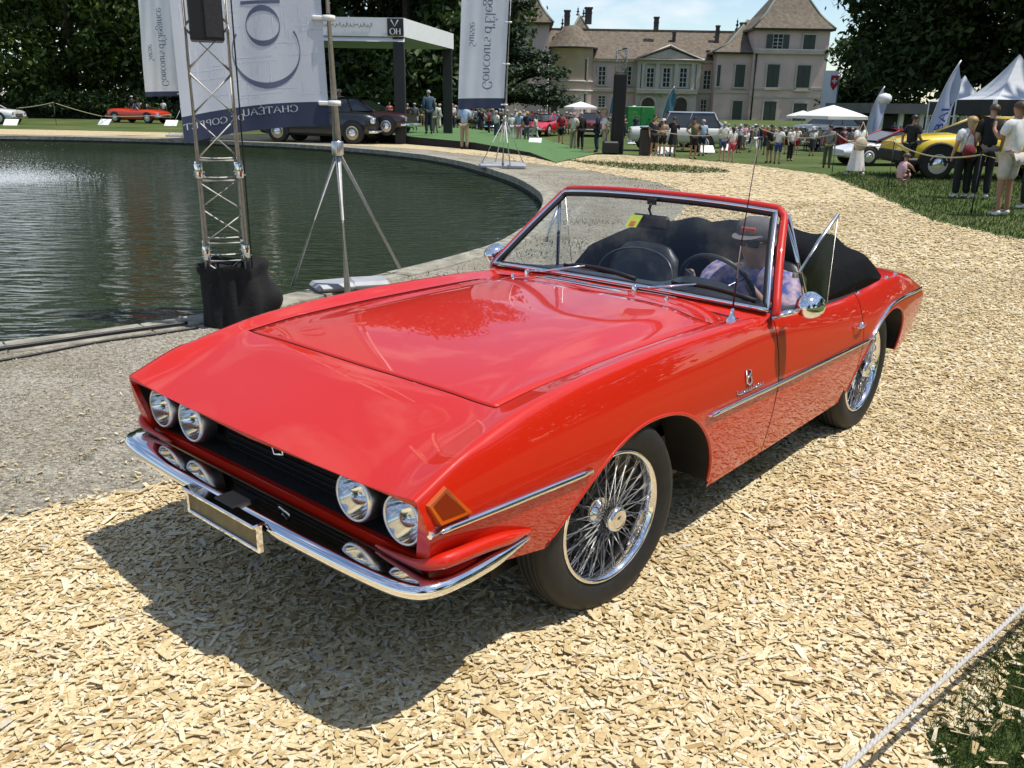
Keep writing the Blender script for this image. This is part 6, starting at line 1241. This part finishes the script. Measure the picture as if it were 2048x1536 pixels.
SKIN = [mat('skin_light', (.48, .28, .19), .55, var=.05, scale=20), mat('skin_tan', (.36, .19, .115), .55, var=.05, scale=20), mat('skin_brown', (.16, .08, .05), .55, var=.05, scale=20)]
HAIR = {'dark': mat('hair_dark', (.018, .013, .010), .5, var=.3, scale=60), 'brown': mat('hair_brown', (.07, .04, .022), .5, var=.3, scale=60), 'blond': mat('hair_blond', (.38, .26, .11), .5, var=.3, scale=60), 'grey': mat('hair_grey', (.33, .32, .30), .5, var=.2, scale=60)}
WHT, BLK, NVY, BEI, KHK, LBL, PNK, OLV, JEAN, GRY, RED = (.72, .72, .70), (.012, .012, .013), (.014, .020, .045), (.42, .36, .27), (.30, .245, .16), (.34, .46, .62), (.60, .30, .33), (.075, .085, .035), (.06, .095, .17), (.20, .20, .20), (.50, .02, .04)
def part(name, me, parent, m, x=None):
    o = bpy.data.objects.new(name, me); COL.objects.link(o); o.parent = parent
    if not me.materials: me.materials.append(m)
    o.material_slots[0].link = 'OBJECT'; o.material_slots[0].material = m; return o
def person(label, u, vf, vh, yaw, pose='stand', top=WHT, low=NVY, bottom='trousers', hair='dark', hl='short', hat=None, hatc=WHT, skin=0, topkind='shirt', shoe=BLK, z=0.0, wide=1.0, group='visitors standing around the show'):
    p = gp(u, vf, z); h = at(u, vh, p.y).z - z; k = h / (1.76 if not hat else 1.80); t = thing('person', label, 'person', p, R(yaw), group); t.scale = (k * wide, k * wide, k)
    part('body', BK[pose, 'body'], t, SKIN[skin])
    if bottom in ('trousers', 'shorts'): part(bottom, BK[pose, bottom], t, cm(low))
    else: part(bottom, SKT[bottom], t, cm(low))
    part(topkind, BK[pose, topkind], t, cm(top))
    for s in 'lr': part('shoe', BK[pose, 'shoe' + s], t, cm(shoe, .6))
    part('hair', HM[hl], t, HAIR[hair])
    if hat: part('hat', HT[hat], t, cm(hatc))
    return t
pp = person
# right foreground group
pp('man in white shirt and pale shorts photographing at the right edge', 2000, 432, 196, 205, 'phone', WHT, (.52, .48, .44), 'shorts', 'brown', skin=1, shoe=WHT)
pp('tall man in black shirt just left of the man in white at the right edge', 1957, 398, 203, 170, 'stand', BLK, BLK, 'trousers', 'brown', skin=0, shoe=WHT)
pp('blond woman in white blouse and black trousers seen from behind', 1918, 396, 228, 185, 'stand', WHT, BLK, 'trousers', 'blond', 'long', shoe=WHT, wide=1.15)
pp('man in black shirt bending over the crouching child', 1812, 358, 226, 120, 'walk', BLK, BLK, 'trousers', 'dark', skin=1)
pp('woman in long white dress walking beside the chips', 1709, 352, 240, 200, 'walk', WHT, (.70, .66, .64), 'dress', 'dark', 'shoulder', skin=1, shoe=WHT)
pp('man in dark olive clothes left of the woman in the white dress', 1652, 336, 247, 160, 'stand', GRY, OLV, 'trousers', 'dark', skin=1)
pp('man in black before the low building', 1783, 290, 244, 180, 'stand', NVY, BLK, 'trousers', 'dark')
pp('dark clothed visitor under the blue feather flag', 1880, 295, 250, 20, 'stand', NVY, NVY, 'trousers', 'dark')
pp('visitor in white cap behind the blond woman', 1911, 330, 240, 190, 'stand', (.5, .5, .45), JEAN, 'trousers', 'brown', hat='cap', hatc=WHT)
pp('person in dark clothes cut by the right edge', 2052, 418, 215, 200, 'stand', BLK, BLK, 'trousers', 'dark', shoe=WHT, skin=1)
# by the rope in the middle
pp('man in white shirt and blue shorts by the rope', 1553, 328, 250, 150, 'hold', WHT, (.03, .06, .20), 'shorts', 'brown', skin=1)
pp('man in black shirt beside the man in blue shorts', 1537, 326, 247, 200, 'folded', BLK, OLV, 'shorts', 'dark', skin=1)
pp('man in white shirt and black trousers behind the blue shorts', 1578, 322, 252, 30, 'stand', WHT, BLK, 'trousers', 'brown')
pp('woman in pink shorts with a white bag', 1461, 325, 252, 200, 'hold', (.62, .60, .56), (.50, .07, .11), 'shorts', 'dark', 'shoulder', shoe=BEI)
pp('man in striped shirt and denim shorts', 1443, 322, 240, 190, 'phone', (.52, .53, .46), JEAN, 'shorts', 'grey', hat='cap', hatc=BEI, shoe=BEI)
pp('man in olive shirt and black shorts with hand on hip', 1385, 318, 231, 10, 'hips', OLV, BLK, 'shorts', 'dark', skin=1, hat='cap', hatc=NVY)
pp('man in pale blue shirt behind the olive shirt', 1402, 312, 236, 195, 'stand', LBL, NVY, 'shorts', 'grey', hat='cap', hatc=BEI)
pp('man in dark grey shirt at the flight case', 1306, 313, 227, 15, 'stand', (.02, .03, .035), BLK, 'shorts', 'dark', skin=1, shoe=WHT)
pp('woman with white cap beside the dark grey shirt', 1323, 313, 234, 340, 'folded', KHK, BLK, 'shorts', 'brown', 'shoulder', hat='cap', hatc=WHT, shoe=WHT)
pp('woman in black dress taking a photo', 1344, 313, 232, 170, 'phone', BLK, BLK, 'skirt', 'dark', skin=1)
pp('man in white shirt with straw hat talking', 1207, 307, 218, 100, 'hold', WHT, BEI, 'trousers', 'grey', hat='hat', hatc=(.45, .33, .15), shoe=WHT)
pp('man in dark navy suit facing the straw hat', 1193, 304, 219, 260, 'hold', NVY, NVY, 'trousers', 'dark', topkind='jacket')
pp('man in cream shirt and khaki trousers', 1146, 300, 222, 150, 'folded', (.58, .53, .45), KHK, 'trousers', 'grey', hat='cap', hatc=(.4, .2, .18))
pp('man in black suit behind the cream shirt', 1160, 299, 222, 200, 'stand', BLK, BLK, 'trousers', 'grey', topkind='jacket')
pp('woman in red top and black shorts', 1121, 289, 225, 170, 'stand', (.22, .015, .02), BLK, 'shorts', 'dark', skin=1)
pp('man in light blue shirt and khaki trousers standing on the chips', 929, 299, 203, 165, 'folded', LBL, KHK, 'trousers', 'brown', skin=1)
pp('man in navy shirt and yellow hat on the grass', 1053, 285, 221, 185, 'stand', NVY, (.10, .12, .15), 'trousers', 'brown', hat='hat', hatc=(.5, .38, .12))
pp('woman in pink trousers behind the narrow banner', 1038, 284, 220, 160, 'stand', LBL, PNK, 'trousers', 'blond', 'long', hat='hat', hatc=BEI)
pp('man in pale grey clothes right of the narrow banner', 1022, 280, 226, 200, 'stand', (.55, .55, .58), (.5, .5, .52), 'trousers', 'grey')
pp('man in white shirt and jeans left of the narrow banner stand', 992, 278, 219, 140, 'hold', WHT, JEAN, 'trousers', 'grey', hat='cap', hatc=LBL)
pp('woman walking in pale trousers by the red wedge car', 1070, 286, 228, 250, 'walk', (.5, .5, .46), (.45, .43, .38), 'trousers', 'brown', 'shoulder')
pp('tall man in dark blue jacket on the stage', 858, 268, 178, 200, 'stand', (.05, .09, .14), (.03, .04, .06), 'trousers', 'grey', topkind='jacket', z=.3)
pp('woman in white blouse and khaki trousers at the rear pavilion post', 871, 266, 204, 170, 'stand', (.55, .52, .5), KHK, 'trousers', 'blond', 'shoulder', z=.3)
pp('man in white panama hat behind the banner pole', 682, 262, 176, 190, 'stand', (.6, .5, .45), LBL, 'trousers', 'grey', hat='hat', hatc=WHT, z=.3)
pp('visitor with pale blue cap seated behind the pavilion post', 830, 262, 204, 185, 'stand', (.1, .12, .13), GRY, 'trousers', 'brown', hat='cap', hatc=LBL, z=.2)
pp('visitor in white shirt at the orange red roadster', 283, 240, 198, 190, 'hold', WHT, NVY, 'trousers', 'dark', skin=1)
pp('visitor in white shirt between the roadster and the left banner', 330, 241, 199, 170, 'stand', WHT, BLK, 'trousers', 'dark', skin=1)
pp('visitor with white hat left of the roadster crowd', 268, 240, 190, 200, 'stand', BLK, BLK, 'trousers', 'dark', hat='cap', hatc=WHT)
# the further crowd: one row of visitors after another, told apart by clothes
rc = random.Random(21); far = [(905, 262, 206), (917, 266, 210), (940, 262, 212), (955, 258, 214), (970, 262, 213), (1005, 266, 216), (1082, 262, 218), (1098, 260, 216), (1132, 266, 222), (1178, 262, 224), (1218, 266, 226), (1240, 266, 224), (1262, 268, 228), (1362, 282, 236), (1418, 284, 240), (1478, 292, 246), (1490, 290, 246), (1500, 302, 250), (1512, 288, 248), (1525, 286, 250), (1592, 290, 254), (1602, 292, 252), (1616, 288, 256), (1628, 292, 250), (1642, 286, 254), (1676, 288, 256), (1690, 290, 252), (690, 250, 204), (742, 254, 206), (758, 250, 204), (780, 252, 203), (816, 254, 206), (845, 252, 208), (880, 256, 206), (1430, 288, 243), (1454, 290, 246), (1468, 286, 247), (1546, 292, 251), (1566, 294, 252), (1374, 286, 240), (1270, 274, 230), (1230, 272, 227), (1108, 268, 222), (1064, 266, 220), (948, 264, 213), (984, 262, 215), (1662, 296, 254), (1610, 300, 256), (1795, 300, 250), (1845, 300, 252), (898, 272, 208), (911, 258, 209), (933, 258, 211), (962, 270, 214), (978, 274, 216), (999, 272, 215), (1014, 262, 218), (1030, 262, 217), (1047, 262, 219), (1076, 258, 218), (1090, 256, 219), (1115, 262, 221), (1140, 270, 224), (1224, 284, 224), (1247, 276, 229), (1352, 296, 236), (1366, 300, 238), (1395, 280, 240), (1411, 278, 241), (1424, 302, 241), (1438, 280, 244), (1476, 306, 247), (1486, 300, 246), (1496, 284, 248), (1506, 306, 246), (1519, 300, 249), (1530, 310, 250), (1561, 286, 252), (1572, 308, 252), (1590, 310, 252), (1600, 284, 255), (1622, 312, 254), (1634, 304, 253), (1648, 298, 256), (1684, 306, 253), (1698, 312, 254)]
tops = [('white shirt', WHT), ('black top', BLK), ('navy shirt', NVY), ('light blue shirt', LBL), ('beige shirt', BEI), ('olive shirt', OLV), ('red top', (.35, .03, .03)), ('grey shirt', GRY), ('pink top', PNK)]; lows = [('navy trousers', NVY, 'trousers'), ('beige trousers', BEI, 'trousers'), ('jeans', JEAN, 'trousers'), ('black shorts', BLK, 'shorts'), ('khaki shorts', KHK, 'shorts'), ('dark skirt', BLK, 'skirt'), ('red shorts', (.3, .02, .03), 'shorts'), ('white trousers', WHT, 'trousers')]
near_ = lambda u: 'before the low building' if u > 1720 else 'by the grey saloon' if u > 1585 else 'near the rope post' if u > 1470 else 'behind the white cars' if u > 1345 else 'by the green van' if u > 1225 else 'behind the talking men' if u > 1125 else 'behind the narrow banner' if u > 950 else 'beside the stage' if u > 890 else 'in the pavilion'
hats = [(None, None), (None, None), ('cap', WHT), ('hat', BEI), (None, None), ('cap', LBL)]
seen_ = set()
for k, (u, vf, vh) in enumerate(far):
    tn_, tc_ = tops[(k * 4 + k // 9) % 9]; ln_, lc_, lk_ = lows[(k * 3 + k // 8) % 8]; ht_, hc_ = hats[k % 6]
    lab_ = 'distant visitor in %s and %s%s %s' % (tn_, ln_, ' with %s' % ht_ if ht_ else '', near_(u))
    if lab_ in seen_: tn_, tc_ = ('brown shirt', (.10, .06, .035)) if k % 2 else ('purple top', (.12, .05, .14)); lab_ = 'distant visitor in %s and %s%s %s' % (tn_, ln_, ' with %s' % ht_ if ht_ else '', near_(u))
    seen_.add(lab_); pp(lab_, u, vf, vh, rc.choice([0, 20, 160, 180, 200, 90, 270]), rc.choice(list(PO)), tc_, lc_, lk_, rc.choice(['dark', 'brown', 'blond', 'grey']), rc.choice(['short', 'short', 'shoulder']), ht_, hc_ or WHT, rc.choice([0, 0, 1]), z=.3 if u < 890 else 0.0, group='distant visitors in the crowd')
# crouching child
ch = thing('person', 'small child in a pink dress crouching by the rope', 'person', gp(1800, 374), R(120)); 
cj = {'pelvis': (0, .06, .26), 'waist': (0, .04, .36), 'chest': (0, -.02, .48), 'neck': (0, -.05, .55), 'jaw': (0, -.08, .60), 'head': (0, -.09, .66), 'crown': (0, -.08, .72), 'nose': (0, -.17, .65)}
for s, n_ in ((1, 'l'), (-1, 'r')): cj.update({'sh' + n_: (s * .10, -.03, .51), 'el' + n_: (s * .13, -.15, .42), 'wr' + n_: (s * .08, -.28, .36), 'hd' + n_: (s * .07, -.32, .34), 'fg' + n_: (s * .07, -.36, .32), 'th' + n_: (s * .05, -.33, .36), 'hip' + n_: (s * .06, .05, .24), 'kn' + n_: (s * .09, -.16, .28), 'an' + n_: (s * .08, -.02, .05), 'toe' + n_: (s * .09, -.12, .025)})
_R = dict(RAD); RAD = {k: tuple(q * .62 for q in v) for k, v in RAD.items()}; RAD['head'] = (.075, .085); RAD['crown'] = (.06, .07); RAD['jaw'] = (.055, .06)
cb_ = bake({'b': sub_skin('body', cj, ORDER, 0), 's': sub_skin('dress', cj, ['pelvis', 'waist', 'chest', 'neck', 'shl', 'shr', 'hipl', 'hipr', 'knl', 'knr'], .03, {'neck': .004})}); RAD = _R
part('body', cb_['b'], ch, SKIN[0]); part('dress', cb_['s'], ch, cm((.62, .38, .42))); o = part('hair', HM['short'], ch, HAIR['brown']); o.location = (0, -.085, .66 - 1.632 * .86); o.scale = (.86, .86, .86)
# bags
for lab, nm, u, v, Y_, col_, w_ in (('pale round shoulder bag carried by the woman in the white dress', 'shoulder_bag', 1722, 288, 22.3, (.55, .47, .33), .34), ('dark red and white handbag on the arm of the blond woman', 'handbag', 1938, 303, 16.6, (.16, .015, .02), .26)):
    p_ = at(u, v, Y_); t_ = thing(nm, lab, 'bag', p_); mb = MB(); mb.lathe([(.001, -.07), (w_ * .35, -.06), (w_ * .5, -.02), (w_ * .5, .02), (w_ * .35, .06), (.001, .07)], ax=(.2, -1, 0), n=18); mb.build('bag_body', cm(col_), t_); mb = MB(); mb.tube([(-w_ * .4, 0, .05), (-w_ * .2, 0, w_ * 1.1), (0, .03, w_ * 1.5), (w_ * .25, 0, w_ * 1.0), (w_ * .4, 0, .05)], .012, 6); mb.build('bag_strap', cm(col_), t_)
# driver
dv = thing('person', 'driver in blue patterned shirt, dark cap and sunglasses at the steering wheel', 'person', CAR_O, CAR_YAW)
M['shirt_pat'] = mat('patterned_shirt', (.05, .09, .30), .8, col2=(.50, .36, .40), scale=26, detail=2)
part('body', BK['drv', 'body'], dv, SKIN[0]); part('shirt', BK['drv', 'shirt'], dv, M['shirt_pat']); part('trousers', BK['drv', 'trousers'], dv, cm(NVY)); o = part('hair', HM['short'], dv, HAIR['grey']); o.location = (.36, 1.79, 1.03 - 1.632)
o = part('cap', HT['cap'], dv, cm((.12, .11, .115))); o.location = (.36, 1.788, 1.038 - 1.632); mb = MB(); mb.box((.36, 1.692, 1.088), (.075, .012, .03), bev=.004); mb.build('cap_badge', cm((.5, .10, .08)), dv)
sg = MB()
for s in (-1, 1): sg.box((.358 + s * .036, 1.690, 1.028), (.058, .012, .036), bev=.005)
sg.tube([(.28, 1.76, 1.03), (.295, 1.695, 1.034), (.42, 1.695, 1.034), (.44, 1.76, 1.03)], .004, 6); sg.build('sunglasses', M['black'], dv)
# ================================================================ rope barriers, placards, near rope
M['rope'] = mat('rope', (.42, .38, .24), .9, var=.2, scale=60, bump=.4, bscale=150); M['post'] = mat('thin_post', (.05, .05, .055), .6)
def post(label, u, vb, h): 
    p = gp(u, vb); t = thing('barrier_post', label, 'post', p, 0, 'rope barrier posts'); mb = MB(); mb.tube([(0, 0, 0), (0, 0, h)], .014, 8); mb.build('rod', M['post'], t); mb = MB(); mb.tube([(.028 * math.cos(a), 0, h + .03 + .028 * math.sin(a)) for a in np.linspace(0, 6.28, 13)], .005, 6); mb.build('rope_eye', M['post'], t); return Vector((p.x, p.y, h + .01))
def rope(label, A, B, sag, r_=.012, n_=16):
    mb = MB(); mb.tube([A.lerp(B, f) - Vector((0, 0, sag * 4 * f * (1 - f))) for f in np.linspace(0, 1, n_)], r_, 8); tag(mb.build('barrier_rope', M['rope']), label, 'rope', 'barrier ropes')
a0 = post('thin dark rope post beside the man in pale shorts', 1942, 428, .95); a1 = post('thin rope post by the crouching child', 1776, 372, .95); a2 = Vector((10.6, 13.2, .95))
rope('rope sagging between the child and the man in pale shorts', a1, a0, .16); rope('rope sagging at the right edge behind the man in pale shorts', a0, a2, .2)
b0 = post('dark rope post left of the blue shorts', 1512, 328, 1.05); b1 = post('rope post by the woman in the white dress', 1664, 345, 1.0); b2 = post('rope post beside the flight case', 1298, 316, .9)
rope('rope from the dark post to the woman in the white dress', b0, b1, .2); rope('rope from the flight case to the dark post', b2, b0, .22); rope('rope running from the white dress to the child', b1, a1, .2)
c0 = post('rope post across the pond beside the white car', 38, 249, .9); c1 = post('taller rope post across the pond under the trees', 113, 250, 1.25); c2 = post('rope post across the pond at the roadster', 205, 250, .5); c3 = post('rope post across the pond under the left banner', 342, 250, .6)
rope('rope across the pond near the white car', c0, c1, .05, .02); rope('rope across the pond sloping to the roadster', c1, c2, .05, .02); rope('rope across the pond in front of the roadster', c2, c3, .05, .02)
def placard(label, u, v, w_=.42):
    p = gp(u, v); t = thing('placard', label, 'placard', p, random.uniform(-.25, .25), 'white information placards'); mb = MB(); mb.box((0, 0, .17), (w_ * 1.25, .025, w_ * .85), rot=Matrix.Rotation(R(-50), 3, 'X')); mb.build('board', M['white'], t); mb = MB(); mb.box((0, .06, .07), (.06, .06, .14)); mb.build('foot', M['post'], t); return t
for lab, u, v in (('white placard on the grass before the white car on the left', 23, 251), ('white placard left of the orange red roadster', 210, 250), ('white placard under the left banner', 343, 252), ('white placard at the edge of the green carpet', 1070, 291), ('white placard right of the black column', 1268, 290), ('white placard by the flight case', 1330, 312), ('white placard before the olive shirt man', 1413, 308), ('white placard left of the striped shirt man', 1452, 304)): placard(lab, u, v, .42 if v > 280 else .6)
A, B = gp(2190, 1085, .22), gp(1560, 1652, .20)
M['rope_near'] = mat('near_rope', (.50, .47, .42), .9, var=.15, scale=120)
nr = thing('barrier_rope', 'pale twisted rope stretched low across the near right corner', 'rope'); d = (B - A).normalized(); s1, s2 = frame_from(d)
for k in range(3):
    mb = MB(); n_ = 150; mb.tube([A.lerp(B, f) + (s1 * math.cos(f * 190 + k * 2.094) + s2 * math.sin(f * 190 + k * 2.094)) * .0042 for f in np.linspace(0, 1, n_)], .0046, 6, cap=False); mb.build('strand', M['rope_near'], nr)
